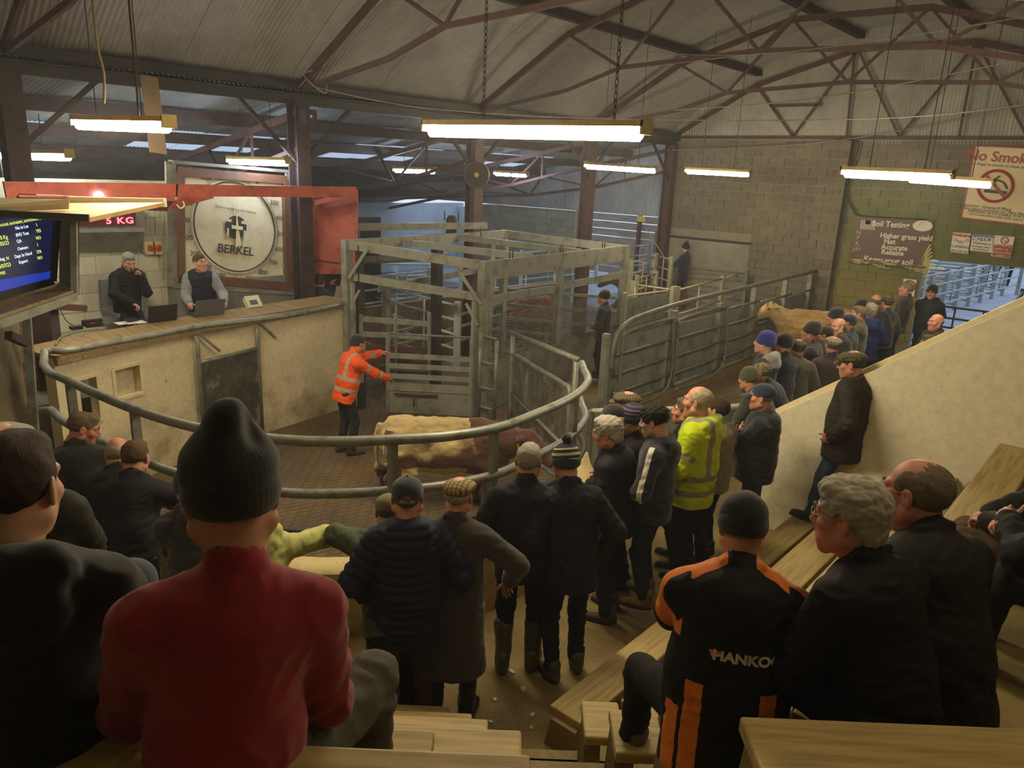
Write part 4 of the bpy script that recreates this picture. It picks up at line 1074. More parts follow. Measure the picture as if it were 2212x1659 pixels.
# ------------------------------------------------------------------ strip lights
def hgt(px,py,xy): d=ray(px,py); return CAM_H+d[2]*np.hypot(*xy)/np.hypot(d[0],d[1])
TUBEW=emit('tube_warm','#ffecc6',135); TUBEC=emit('tube_cool','#dfeaff',85); TUBEN=emit('tube_neutral','#f3f5e4',60)
DUST=mat('dusty_fitting','#a08a4c',.7,.3,8)
def strip_light(label,a,b,y,m_,roofz,wdt=.10,chain=False,two=0,x=None):
    A=PY(*a,y) if x is None else PX(*a,x); B=PY(*b,y) if x is None else PX(*b,x); u=unit(B-A); L=np.linalg.norm(B-A); up=np.array((0,0,1.))
    T_=thing('strip_light',(A+B)/2,label,'light')
    MB().bar(A+up*.075-u*.02,B+up*.075+u*.02,wdt*1.25,.045).bar(A+up*.055-u*.02,A+up*.055,wdt*1.25,.12).bar(B+up*.055,B+up*.055+u*.02,wdt*1.25,.12).build('housing',DUST,T_)
    n_=2 if two else 1
    for i in range(n_):
        s0=A+u*(L*i/n_+.03); s1=A+u*(L*(i+1)/n_-.03)
        MB().tube([s0,s0+u*.02,s1-u*.02,s1],[wdt*.3,wdt*.46,wdt*.46,wdt*.3],10).build('tube',m_,T_,True)
    for f in (.3,.88) if chain else (.25,.75):
        p=A+u*L*f+up*.09; q=np.array((p[0],p[1],roofz(p[0])))
        if chain:
            m2=MB(); k=int((q[2]-p[2])/.05)
            for i in range(k):
                c=p+up*(.05*i+.03); s_=np.array((1,0,0.)) if i%2 else np.array((0,1.,0))
                m2.tube([c+s_*.014*math.cos(t_)+up*.032*math.sin(t_) for t_ in np.linspace(0,2*PI,8,endpoint=False)],.0045,4,True)
            m2.build('chain',BLACKST,T_,True)
        else: tube('hanger',[p,q],.006,BLACKST,T_,4)
R_=lambda x:roof_z(x)-.1
L_=lambda x:lz(x)-.05
strip_light('large chain hung strip light over the ring',(925,283),(1393,290),5.05,TUBEW,R_,.12,True)
strip_light('warm strip light hanging above the rostrum canopy',(168,270),(365,276),3.3,TUBEW,R_,.11)
strip_light('strip light hanging in front of the far roof column',(1265,360),(1418,370),13.2,TUBEW,R_)
strip_light('strip light hanging against the block end wall',(1482,371),(1620,378),15.8,TUBEW,R_)
strip_light('longer of two strip lights beside the no smoking board',(1820,376),(2057,386),10.2,TUBEW,R_)
strip_light('strip light hanging across the no smoking board',(1960,388),(2145,401),13.0,TUBEW,R_)
strip_light('cool strip light at the left edge under the lean-to',(-40,336),(150,341),3.9,TUBEN,R_)
strip_light('cool strip light behind the dial scale',(495,350),(622,354),7.0,TUBEC,L_,.09,two=1)
strip_light('cool strip light between column and dial scale in the lean-to',(852,369),(940,372),12.2,TUBEC,L_,.09,two=1)
strip_light('cool strip light beside the round fan',(1069,376),(1139,380),15.2,TUBEC,L_,.09,two=1)
def roof_light(label,c,u,L,m_):
    c=np.array(c,float); u=unit(u); a=c-u*L/2; b=c+u*L/2; T_=thing('strip_light',c,label,'light')
    bar('housing',a+(0,0,.08),b+(0,0,.08),.13,.05,DUST,T_); MB().tube([a,a+u*.03,b-u*.03,b],[.03,.045,.045,.03],10).build('tube',m_,T_,True)
    for f in (.2,.8): p=a+u*L*f; tube('hanger',[p+(0,0,.1),(p[0],p[1],roof_z(p[0])-.05)],.006,BLACKST,T_,4)
roof_light('strip light over the right side of the stand',(-.5,3.4,5.15),(1,0,0),1.5,emit('tube_stand','#ffe6b8',38))
roof_light('strip light over the left side of the stand',(-4.2,.9,5.15),(1,0,0),1.5,MATS['tube_stand'])
# fan on the column
fc=np.array((GX+.25,11.6,4.05)); fan=thing('fan',fc,'round dark fan bolted to the column behind the weigh cage','fan')
fd=unit((.55,-.75,-.05)); MB().lathe([(.20,0),(.20,.22),(.27,.24),(.27,.27)],fc-fd*.05,20,fd).build('fan_housing',GALVD,fan,True)
MB().lathe([(.25,.0),(.25,.01)],fc+fd*.225,20,fd).build('grille',RUSTD,fan); MB().lathe([(.05,0),(.05,.03)],fc+fd*.23,10,fd).build('hub',mat('brass','#a58a45',.4,.2,metal=.6),fan)
# ------------------------------------------------------------------ generic tubular gate
def gate(label,A,B,zs,m_=GALVD,r=.024,posts=True,verts=(.5,),sheet=None,name='gate',post_h=None,z0=0,pr=.045,group=None,cat='gate'):
    """A,B ground points; zs rail heights; sheet=(z0,z1) closes part with sheet"""
    A=np.array(A[:2],float);B=np.array(B[:2],float); T_=thing(name,(*((A+B)/2),z0),label,cat,group)
    P=lambda t,z:np.array((*(A+(B-A)*t),z))
    for z in zs: tube('rail',[P(0,z),P(1,z)],r,m_,T_,8)
    for t in verts: tube('upright',[P(t,min(zs)),P(t,max(zs))],r*.85,m_,T_,6)
    for t in (0,1): tube('end_bar',[P(t,min(zs)),P(t,max(zs))],r,m_,T_,8)
    if posts:
        for t in (-.03/np.linalg.norm(B-A)*1.6,1+.03/np.linalg.norm(B-A)*1.6): bar('post',P(t,z0),P(t,(post_h or max(zs)+.08)),pr*2,pr*2,m_,T_)
    if sheet:
        nn=unit(np.cross(np.array((*(B-A),0)),(0,0,1)))*.02
        MB().plate([P(0.01,sheet[0])+nn,P(.99,sheet[0])+nn,P(.99,sheet[1])+nn,P(.01,sheet[1])+nn],.006).build('sheet',STEEL2,T_)
    return T_
# ------------------------------------------------------------------ weigh cage
PLc=np.array((-10.3,7.62)); PRc=np.array((-8.5,9.05)); BRc=np.array((-8.87,13.9)); BLc=PZ(1092,497,2.85)[:2]
cage=thing('weigh_cage',(-9.5,10.5,0),'big grey steel weighing cage at the back of the ring','cage')
zt={'PL':2.93,'PR':2.68,'BR':2.70,'BL':2.85}
c3=lambda p,z:np.array((p[0],p[1],z))
for nm,p,z,w_ in (('PL',PLc,2.93,.14),('PR',PRc,2.68,.15),('BR',BRc,2.70,.14),('BL',BLc,2.85,.14)):
    bar('corner_post',c3(p,0),c3(p,z),w_,w_,STEEL,cage)
bar('corner_post',c3(PLc+(.16,.14),0),c3(PLc+(.16,.14),2.85),.12,.08,BLACKST,cage)
bar('corner_post',c3(PRc+(-.14,.1),0),c3(PRc+(-.14,.1),2.6),.07,.07,RUSTD,cage)
for a,b,h,w_ in ((('PL',PLc),('PR',PRc),.15,.1),(('PR',PRc),('BR',BRc),.32,.05),(('BR',BRc),('BL',BLc),.16,.08),(('BL',BLc),('PL',PLc),.18,.08)):
    za,zb=zt[a[0]]-h/2,zt[b[0]]-h/2; bar('top_beam',c3(a[1],za),c3(b[1],zb),w_,h,STEEL,cage)
mid1=lambda t:PRc+(BRc-PRc)*t
# beams across the top
for t in (.28,.62): 
    a=PLc+(BLc-PLc)*t; b=mid1(t); bar('cross_beam',c3(a,2.80),c3(b,2.66),.08,.12,STEEL,cage)
bar('cross_beam',PZ(880,527,2.78),PZ(1005,508,2.78),.10,.12,STEEL,cage)
# front: second beam, braces
fA=c3(PLc+(.1,.06),hgt(768,597,PLc)); fB=c3(PRc+(-.05,-.04),hgt(1028,642,PRc)); bar('header_beam',fA,fB,.07,.13,STEEL,cage)
ft=lambda t,z:c3(PLc+(PRc-PLc)*t+np.array((.06,-.08)),z)
bar('brace',ft(.02,2.30),ft(.16,2.80),.05,.05,STEEL,cage); bar('brace',ft(.99,1.98),ft(.80,2.58),.06,.05,STEEL,cage)
bar('brace',ft(.03,1.80),ft(.10,2.12),.05,.04,STEEL,cage); bar('brace',ft(.97,1.62),ft(.88,1.98),.05,.05,STEEL,cage)
bar('guide_post',ft(.05,.0),ft(.05,2.24),.06,.06,STEEL,cage); bar('guide_post',ft(.94,.0),ft(.94,2.02),.07,.06,STEEL,cage)
# back frame seen through the cage
for t,w_ in ((.38,.16),(.75,.12)):
    p=PLc+(BLc-PLc)*t+np.array((.5,.0)); bar('inner_post',c3(p,0),c3(p,2.7),w_,w_,BLACKST if t<.5 else STEEL,cage)
p1=PZ(835,660,1.55); bar('inner_post',c3(p1[:2],0),c3(p1[:2],1.9),.12,.1,STEEL,cage)
tube('roller',[PZ(775,563,2.35),PZ(965,553,2.30)],.08,STEEL,cage,14)
for z in (2.1,1.25,1.0,.7): bar('side_rail',c3(PLc+(.2,.5),z),c3(BLc+(.3,-.4),z),.04,.12 if z>2 else .05,STEEL if z>2 else GALVD,cage)
for z in (1.55,1.2,.9,.6,.35): bar('rear_rail',c3(BLc+(.3,-.2),z),c3(BRc+(-.1,-.1),z),.05,.06,GALVD,cage)
# right side of the cage: wide bars, mid post, wire mesh and lower sheet
for t0,t1,z0,z1 in ((.02,.47,2.02,2.02),(.50,.97,2.05,2.07)): bar('side_board',c3(mid1(t0),z0),c3(mid1(t1),z1),.03,.14,STEEL,cage)
bar('middle_post',c3(mid1(.475),.9),c3(mid1(.475),2.45),.13,.1,STEEL,cage)
MB().plate([c3(mid1(.02),.05),c3(mid1(.99),.05),c3(mid1(.99),.98),c3(mid1(.02),.98)],.01).build('lower_sheet',STEEL2,cage)
wm=MB(); wx=np.array((.03,0,0))
for k in range(0,98): t=.02+.0098*k; wm.bar(c3(mid1(t),.98)+wx,c3(mid1(t),1.72)+wx,.007,.007)
for k in range(16): z=.99+.0485*k; wm.bar(c3(mid1(.02),z)+wx,c3(mid1(.98),z)+wx,.007,.007)
tag(wm.build('wire_mesh',GALVD,cage),kind='stuff')
for t in (.15,.475,.8):
    for o in (-.04,.04):
        for zz in (2.70,): tube('stud',[c3(mid1(t),zz-.04)+(0,o,0),c3(mid1(t),zz+.12)+(0,o,0)],.012,RUSTD,cage,6)
# front sliding gate with bars and sheet
q0,q1=.305,.93
for z in (1.40,1.02,.84,.66,.50): 
    (tube('gate_bar',[ft(q0,z),ft(q1,z)],.02,GALVD,cage) if z>1.3 else bar('gate_bar',ft(q0,z),ft(q1,z),.03,.085,STEEL,cage))
for t in (q0,q1): bar('gate_stile',ft(t,.02),ft(t,1.40),.05,.05,STEEL,cage)
MB().plate([ft(q0,.0),ft(q1,.0),ft(q1,.42),ft(q0,.42)],.02).build('gate_sheet',STEEL2,cage)
bar('gate_bar',ft(q0,.43),ft(q1,.43),.05,.05,STEEL,cage); tube('latch',[ft(q0+.05,.36)+(.05,-.05,0),ft(q0+.38,.36)+(.05,-.05,0)],.018,RUST,cage); tube('latch',[ft(q0+.2,.36)+(.05,-.05,0),ft(q0+.2,.15)+(.05,-.05,0)],.014,RUST,cage)
# side gate hinged on the left front post, standing ajar
sg=thing('gate',(*(PLc+(.3,.4)),0),'grey flat barred gate ajar inside the weigh cage mouth','gate'); ga=PLc+np.array((.22,.10)); gb=np.array((-9.5,8.75))
for za,zb in ((1.62,1.50),(1.36,1.26),(1.14,1.02),(.92,.80),(.70,.58)): bar('gate_bar',c3(ga,za),c3(gb,zb),.03,.09,STEEL if za>1.2 else RUST,sg)
for t in (.0,.5,1.): p=ga+(gb-ga)*t; bar('gate_stile',c3(p,.5),c3(p,1.7),.05,.05,STEEL,sg)
# drive beam with motor above the cage
dvA=PZ(648,492,3.02); dvB=PZ(1050,487,3.02); drv=thing('drive_beam',(dvA+dvB)/2,'long steel beam with a small motor above the weigh cage','beam')
bar('beam',dvA,dvB,.10,.13,STEEL,drv); dm=PZ(975,487,3.02); MB().lathe([(.07,-.2),(.11,-.17),(.11,.12),(.06,.2)],dm,14,(0,0,1)).build('motor',RUSTD,drv,True)
for s_ in (-.1,.1): tube('stud',[dm+(s_,s_,.1),dm+(s_,s_,.28)],.012,RUSTD,drv,6)
for f in (.28,.97): q=dvA+(dvB-dvA)*f; tube('prop',[q,q-(0,0,.25)],.02,GALVD,drv,6)
# narrow pipe ladder panel on the front right of the cage
ld=thing('gate',(-8.2,8.6,0),'narrow pipe hurdle beside the right front cage post','gate'); la=c3(PRc+(.06,-.10),0); lb=np.array((*PZ(1067,905,0)[:2],0))
for p,zz in ((la,1.50),(lb,1.38)): tube('upright',[p,p+(0,0,zz)],.035,GALVD,ld)
for z in (1.40,.95,.5,.15): tube('rail',[la+(0,0,z+.06),lb+(0,0,z)],.026,GALVD,ld)
# swing gate with sheet between cage and ring rail
g1=np.array((*PZ(1096,925,0)[:2],0)); g2=np.array((*PZ(1247,776,2.0)[:2],0)); zg=hgt(1078,718,g1[:2])
gt=thing('swing_gate',(g1+g2)/2,'tubular swing gate with a stained sheet between weigh cage and ring rail','gate')
gp=lambda t,z:g1+(g2-g1)*t+np.array((0,0,z))
tube('top_rail',[gp(0,zg),gp(1,2.0)],.036,GALVD,gt,10)
tube('upright',[gp(.03,zg),gp(.03,.05)],.034,GALVD,gt); tube('upright',[gp(.99,2.0),gp(.99,.3)],.036,GALVD,gt)
zf=lambda t,f:f*(zg*(1-t)+2.0*t)
tube('frame_tube',smooth_path([gp(.05,.25),gp(.04,zf(.04,.72)),gp(.09,zf(.1,.80)),gp(.5,zf(.5,.80)),gp(.86,zf(.86,.80)),gp(.94,zf(.94,.74)),gp(.95,.4)],4),.032,GALVD,gt,8)
tube('frame_tube',[gp(.04,zf(.04,.40)),gp(.95,zf(.95,.40))],.028,GALVD,gt); tube('frame_tube',smooth_path([gp(.05,.25),gp(.5,.1),gp(.95,.35)],4),.024,GALVD,gt)
t=NT('stained_gate_sheet'); p=t.coord('Object'); n=t.noise(p,4,5,.7); t.col(t.ramp(n,((.4,'#4c4a3e'),(.55,'#6a675a'),(.68,'#9a9682'),(.75,'#7d6a44')))); SSH=t.done(.6,.2)
MB().plate([gp(.06,.2)+(0,.04,0),gp(.94,.3)+(0,.04,0),gp(.94,zf(.94,.76))+(0,.04,0),gp(.06,zf(.06,.78))+(0,.04,0)],.01).build('sheet',SSH,gt)
# ------------------------------------------------------------------ race along the right of the ring
FXR=-6.8
fx=lambda px,py:PX(px,py,FXR)
rc=thing('race_fence',(FXR,15,0),'long grey tubular race fence with sheeted gates running to the end wall','fence')
tube('top_rail',smooth_path([fx(1318,800),fx(1328,735),fx(1352,700),fx(1400,677),fx(1500,647),fx(1640,614),fx(1766,585)],4),.045,GALVD,rc,10)
tube('end_bend',[fx(1766,585),fx(1771,592),fx(1769,622)],.045,GALVD,rc,8)
for px,yt,yb in ((1316,722,886),(1446,690,852),(1462,672,848),(1560,655,812),(1636,618,775),(1703,604,745),(1757,588,722)):
    a=fx(px,yt); bar('post',(FXR-.05,a[1],.0),(FXR-.05,a[1],a[2]),.11,.11,STEEL,rc)
ys=[fx(1325,800)[1],fx(1446,790)[1],fx(1560,760)[1],fx(1636,700)[1],fx(1703,690)[1],fx(1757,680)[1]]
for i,(ya,yb) in enumerate(zip(ys,ys[1:])):
    MB().plate([(FXR-.09,ya,.22),(FXR-.09,yb,.22),(FXR-.09,yb,1.42),(FXR-.09,ya,1.42)],.006).build('sheet',STEEL2,rc)
    for z in ((1.52,1.17,.82,.47,.22) if i<3 else (1.5,1.0,.6)): tube('rail',[(FXR,ya+.06,z),(FXR,yb-.06,z+.02)],.026 if z<1.5 else .032,GALVD,rc,8)
for ya,yb in ((ys[1]+.12,ys[2]-.1),(ys[0]+.15,ys[1]-.1)):
    tube('gate_frame',smooth_path([(FXR+.05,ya,.2),(FXR+.05,ya,1.35),(FXR+.05,ya+.15,1.55),(FXR+.05,yb-.15,1.6),(FXR+.05,yb,1.45),(FXR+.05,yb,.25),(FXR+.05,ya+.1,.15)],5),.03,GALVD,rc,8)
kb=MB()
tag(MB().box((FXR-.12,10.6,0),(FXR+.06,19.8,.20)).build('kerb',[concrete('kerb_concrete','#8c7a4c','#5d4d2c')]),'low concrete kerb under the race fence','kerb')
# sheeted barrier with a pale top rail between ring and stand wall
b1=PZ(1278,887,1.27); b2=PZ(1700,868,1.27)
br=thing('barrier',(b1+b2)/2*np.array((1,1,0)),'sheeted grey barrier with a pale top rail behind the standing men','barrier')
for a,b in ((b1,PZ(1508,881,1.27)),(PZ(1560,879,1.27),b2)):
    tube('top_rail',[a,b],.03,mat('pale_rail','#d4d2c4',.5,.15),br); MB().plate([(a[0],a[1],.25),(b[0],b[1],.25),(b[0],b[1],1.22),(a[0],a[1],1.22)],.01).build('sheet',STEEL2,br)
    for p in (a,b): bar('post',(p[0],p[1],.2),p,.06,.06,GALVD,br)
# ------------------------------------------------------------------ pens beyond
def gpx(label,a,b,z,n=5,h=1.15,**k):
    A=PZ(*a,z); B=PZ(*b,z); return gate(label,A,B,[z-h*i/(n-1) for i in range(n)],z0=max(0,z-h-.15),**k)
YP=mat('worn_yellow_pipe','#a9a48a',.5,.25,6)
gpx('pipe gate in front of the stockman with the stick',(1457,574),(1610,591),1.72,3,.95,verts=())
gpx('pale railed gate running from stockman to the end wall',(1466,626),(1560,602),1.62,3,1.2,m_=YP,verts=(.45,))
gpx('pale railed gate second along toward the end wall',(1563,601),(1628,583),1.62,3,1.2,m_=YP,verts=(.5,))
gpx('looped gate end by the cream calf',(1636,578),(1678,563),1.75,3,1.0,m_=GALVD,verts=())
gpx('sheeted gate with yellowish top rail right of the weigh cage',(1353,640),(1457,626),1.72,2,1.0,sheet=(.62,1.68),m_=YP,verts=())
gpx('sloping yellow top gate behind the sheeted gate',(1372,615),(1450,626),1.75,3,1.0,m_=YP,verts=())
for i,(a,b,z,lab) in enumerate((((1366,566),(1413,556),2.0,'yellow post calf gate nearest the weigh cage'),((1420,553),(1449,560),2.0,'narrow calf gate beside the end wall jamb'),((1362,532),(1404,530),2.1,'small calf gate in the far pen opening'),((1378,600),(1416,592),1.6,'low calf gate in front of the dark brown bullock'))):
    gpx(lab,a,b,z,5,1.2,m_=YP if i!=2 else GALV,verts=(.5,))
WG=mat('white_galvanised','#b4c2c6',.4,.1,5)
for i,(a,b,z,lab) in enumerate((((783,600),(925,586),1.9,'near white galvanised gate seen through the cage'),((785,570),(1000,572),1.9,'middle white galvanised gate seen through the cage'),((790,640),(985,632),1.4,'low white galvanised gate seen through the cage'),((800,612),(985,660),1.7,'slanting white galvanised gate seen through the cage'),((1000,582),(1200,565),1.8,'far white galvanised gate behind the cage side'),((1130,545),(1290,535),1.8,'far white galvanised gate left of the boarded opening'))):
    gpx(lab,a,b,z,5,1.1,m_=WG,verts=(.33,.66))
# yard beyond the doorway on the right
yg=gate('black yard gate across the doorway on the right',PY(1985,608,21.5),PY(2190,634,21.5),(1.28,1.0,.76,.52,.3,.14),m_=BLACKST,r=.028,verts=(.45,.75),z0=0)
for i in range(9):
    y=24+i*1.6; x0=-6.2+i*.12
    gate('galvanised holding pen hurdle %s in the yard'%['nearest the doorway','second from the doorway','third from the doorway','fourth from the doorway','fifth from the doorway','sixth from the doorway','seventh from the doorway','eighth from the doorway','farthest from the doorway'][i],(x0-2.2,y),(x0+.2,y+.25),(1.5,1.2,.95,.7,.45,.2),m_=GALV,r=.03,verts=(.5,),pr=.06)
gate('long galvanised yard rail leading away from the doorway',(-5.95,23.5),(-4.6,38),(1.5,1.15,.8,.45),m_=GALV,r=.035,verts=(.2,.4,.6,.8),pr=.07)
bar('post',(-5.7,26.5,0),(-5.7,26.5,1.9),.1,.1,mat('yellow_paint','#d8b53a',.5,.15)); tag(bpy.data.objects['post.%03d'%(int([o.name for o in bpy.data.objects if o.name.startswith('post') and o.parent is None][-1].split('.')[-1]))] if False else [o for o in bpy.data.objects if o.name.startswith('post') and o.parent is None][-1],'yellow painted post among the yard hurdles','post')
sh=gate('dark sheeted hurdle at the right of the yard gate',PY(2192,630,21.6),PY(2212,612,25),(1.5,.9,.3),m_=BLACKST,verts=(.3,.6))
# ------------------------------------------------------------------ rostrum canopy, dial, display, screen
can=thing('rostrum_canopy',(-10.3,5.3,3.6),'red painted steel canopy frame over the rostrum','canopy')
CX=-10.35
c_=lambda px,py:PX(px,py,CX)
MB().plate([c_(8,392),c_(385,397),c_(383,432),c_(40,418),c_(20,450)][::-1],.06).build('fascia',FASC,can)
MB().plate([c_(380,398),c_(770,404),c_(770,427),c_(380,424)][::-1],.08).build('fascia',FASC,can)
MB().plate([c_(40,420),c_(383,430),PX(360,452,CX-.5),PX(90,440,CX-.5)],.03).build('soffit',FASC,can)
MB().plate([c_(383,424),c_(460,424),PX(362,452,CX-.1)],.04).build('gusset',FASC,can)
MB().plate([PX(640,592,-11.75),PX(772,592,-10.9),PX(772,410,-10.9),PX(640,424,-11.75)],.05).build('side_panel',FASC,can)
bar('panel_joint',PX(642,556,-11.68),PX(772,574,-10.84),.02,.015,RUSTD,can); bar('strut',PX(650,446,-11.5),PX(765,418,-10.75),.08,.08,FASC,can)
bl=PX(215,424,CX+.02); MB().sphere(bl,.055,12,8).build('bulb',emit('bulb','#dfe8ff',25),can,True)
tube('cable_loop',smooth_path([c_(378,428),c_(393,433),c_(398,444),c_(390,450),c_(382,442)],5),.012,mat('white_cable','#d8d2bd',.6,.1),can,6)
bd_=thing('leaning_board',PX(735,640,-11.2),'two pale written boards leaning in the dark corner beside the weigh cage','board')
for a,b,c,d in (((741,590),(746,590),(742,648),(730,650)),((728,618),(735,618),(731,652),(722,652))):
    MB().plate([PX(*d,-11.2),PX(*c,-11.2),PX(*b,-11.2),PX(*a,-11.2)],.02).build('pale_board',mat('pale_board','#b5ad93',.6,.1),bd_)
sq=MB()
for i in range(9): q=PX(733+i*1.1,645-i*5.5,-11.17); sq.bar(q,q+(0,.05,.02),.01,.008)
tag(sq.build('scribble',mat('dial_ink2','#3c3b35'),bd_),kind='stuff')
tag(MB().box((-12.75,7.65,.0),(-12.6,10.2,3.1)).build('shade_backing',[mat('shade_sheet','#23242c',.8,.2)]),'added dark sheet standing for shade in the corner behind the red side panel','board')  # added sheet; the corner's shade is put into its dark colour
# the big dial scale
dx=-11.95
d_=lambda px,py,o=0:PX(px,py,dx+o)
dial=thing('dial_scale',d_(500,600),'big square cream dial weighing scale with a wooden frame','scale')
Q=[d_(388,598),d_(618,618),d_(613,388),d_(386,370)]
MB().plate(Q,.25).build('case',[mat('dial_face','#e3dab4',.45,.1,3,dark='#c9bf96')],dial)
FRW=mat('dial_frame_wood','#6d4a35',.6,.3,6)
for a,b in ((0,1),(1,2),(2,3),(3,0)): bar('frame',Q[a]+(.03,0,0),Q[b]+(.03,0,0),.1,.14,FRW,dial)
OQ=[Q[0]+(.0,-.12,-.14),Q[1]+(0,.12,-.14),Q[2]+(0,.12,.14),Q[3]+(0,-.12,.14)]
for a,b in ((0,1),(1,2),(2,3),(3,0)): bar('outer_frame',OQ[a],OQ[b],.16,.05,STEEL,dial)
U_=unit(Q[3]-Q[0]); Rr=unit(Q[1]-Q[0]); cc=d_(508,491)+np.array((.02,0,0)); rad=np.linalg.norm(d_(592,494)-d_(508,491))
pol=lambda a,r,o=.012:cc+r*(math.sin(a)*Rr+math.cos(a)*U_)+np.array((o,0,0))
INK=mat('dial_ink','#3c3b35',.6,.1)
tube('dial_ring',[pol(a,rad) for a in np.linspace(0,2*PI,60,endpoint=False)],.012,INK,dial,6,True)
tk=MB()
for i in range(200):
    a=2*PI*i/200; r0=rad*1.05; tk.bar(pol(a,r0,.006),pol(a,r0+(.07 if i%10==0 else .05 if i%5==0 else .035),.006),.006,.004)
tag(tk.build('tick_marks',INK,dial),kind='stuff')
nm=MB()
for i in range(20):
    a=2*PI*i/20; lab=('%d'%((i%10)*100)) if i%10 else ('1000' if i else ''); 
    if i==1: lab='100kg'
    if i==19: lab='1000kg'
    if i==0: continue
    if i==10: lab='1000'
    nm=MB(); put_text(nm,lab,.11,pol(a,rad*1.2,.004),Rr,U_,sx=1.1,extrude=.001); nm.build('numeral',INK,dial)
nm=MB(); put_text(nm,'BERKEL',.20,pol(PI,rad*.52,.006),Rr,U_,bold=.003,extrude=.001); put_text(nm,'Before weighing see balance',.065,pol(0,rad*.40,.006),Rr,U_,extrude=.001)
nm.build('lettering',INK,dial)
MB().lathe([(rad*.26,0),(rad*.26,.012)],pol(0,0,0),32,(1,0,0)).build('hub_disc',INK,dial)
emb=MB()
for x in (-1,1):
    emb.bar(pol(0,0,.02)+Rr*x*.09+U_*.10,pol(0,0,.02)+Rr*x*.20+U_*.10,.05,.004,(1,0,0)); emb.bar(pol(0,0,.02)+Rr*x*.15+U_*-.03,pol(0,0,.02)+Rr*x*.15+U_*-.16,.035,.004,(1,0,0))
emb.build('emblem',mat('emblem_white','#d9d4bd',.5,.1),dial)
PT=mat('pointer_cream','#efe3bb',.4,.1)
hd=MB(); hd.plate([pol(0,rad*.86,.04),pol(.05,rad*.2,.04),pol(PI-.28,rad*.38,.04),pol(PI+.05,rad*.46,.04),pol(-.08,rad*.2,.04)][::-1],.01); hd.bar(pol(0,0,.05)-Rr*.1,pol(0,0,.05)+Rr*.1,.06,.01,(1,0,0)); hd.build('pointer',PT,dial)
MB().box((-12.2,Q[0][1]-.1,1.6),(-11.9,Q[1][1]+.1,Q[0][2]-.1)).build('plinth',[concrete('plinth','#8c8a80','#6c6a62')],dial)
pl_=PX(610,577,dx+.03); MB().plate([pl_,pl_+Rr*.12,pl_+Rr*.12+U_*.07,pl_+U_*.07],.01).build('sticker',mat('sticker','#8fae8a',.5,.1),dial)
# weight display
wx0=-12.2; v_=lambda px,py,o=0:PX(px,py,wx0+o)
led=thing('weight_display',v_(240,490),'red digital weight display reading 5 KG above the auctioneer','display')
MB().plate([v_(160,496,.15),v_(312,492,.15),v_(312,452,.15),v_(160,455,.15)],.2).build('display_case',[STEEL],led)
MB().plate([v_(163,490,.18),v_(293,487,.18),v_(293,458,.18),v_(163,460,.18)],.01).build('display_window',[emit('led_window','#5a0c1c',.55)],led)
dt=MB(); put_text(dt,'5 KG',.13,v_(259,477,.20),(0,1,0),(0,0,1),sx=1.3,bold=.002,space=1.15); dt.build('digits',emit('led_digits','#ff4048',9),led)
MB().plate([v_(158,545,.05),v_(308,543,.05),v_(312,500,.32),v_(158,503,.32)],.02).build('hood',[STEEL],led)
bar('shelf_rail',v_(158,499,.34),v_(314,495,.34),.03,.04,GALV,led)
for i,px in enumerate((321,338)):
    sb=thing('switch_box',v_(px,535,.05),['left','right'][i]+' yellow and red switch box on the white block wall','switch'); c0=v_(px,535,.02)
    MB().box(c0+(-.01,-.075,-.1),c0+(.06,.075,.1)).build('box',[mat('ivory_plastic','#e6dcbd',.4,.05)],sb); MB().box(c0+(.06,-.05,-.06),c0+(.066,.055,.06)).build('plate',[mat('switch_yellow','#d9b03a',.4,.05)],sb); MB().lathe([(.045,0),(.045,.03),(.03,.04)],c0+(.066,0,0),14,(1,0,0)).build('knob',mat('switch_red','#c23a22',.4,.1),sb)
for i,P in enumerate((((318,520),(318,470),(322,440)),((330,520),(332,480),(330,450)),((344,535),(352,470),(346,455),(340,462)),((352,600),(350,555),(338,545)),((370,640),(372,560),(362,450)),((318,650),(316,590),(300,580),(300,545)))):
    tag(tube('cable',smooth_path([v_(px,py,.03) for px,py in P],5),.010,mat('white_cable','#d8d2bd'),None,6),['thin white cable dropping to the left switch box','thin white cable dropping to the right switch box','looped white cable hanging right of the switch boxes','white cable running below the switch boxes','white cable down the wall beside the dial','brown cable down the wall behind the auctioneer'][i],'cable')
# TV in its cabinet, left
tv=thing('screen_cabinet',PD(60,640,6.6),'wall mounted auction screen in an open steel and plywood cabinet at the left edge','screen')
s_=lambda px,py,o=0:PD(px,py,6.6+o)
S0=[s_(-190,690,-1.1),s_(112,607,0),s_(122,462,0)]
_n=np.cross(S0[1]-S0[0],S0[2]-S0[0]); _d=ray(-190,455); S0.append(CAMP+_d*(((S0[1]-CAMP)@_n)/(_d@_n)))
MB().plate(S0,.06).build('screen',[emit('screen_navy','#131c4a',.55)],tv)
e1=S0[1]-S0[0]; e2=S0[3]-S0[0]; nS=unit(np.cross(e1,e2))
eh=unit(e1); ev=unit(S0[2]-S0[1]); sc=lambda px,py:None
def onscreen(px,py,o=.012):
    d=ray(px,py); t=((S0[1]-CAMP)@nS)/(d@nS); return CAMP+d*t+nS*o
WT=emit('screen_white','#cfe0f0',1.4); YT=emit('screen_yellow','#cfe05a',1.3)
ty=MB(); tw=MB(); tu=onscreen(100,490)-onscreen(20,505); tu=unit(tu); tvu=unit(onscreen(60,480)-onscreen(60,520))
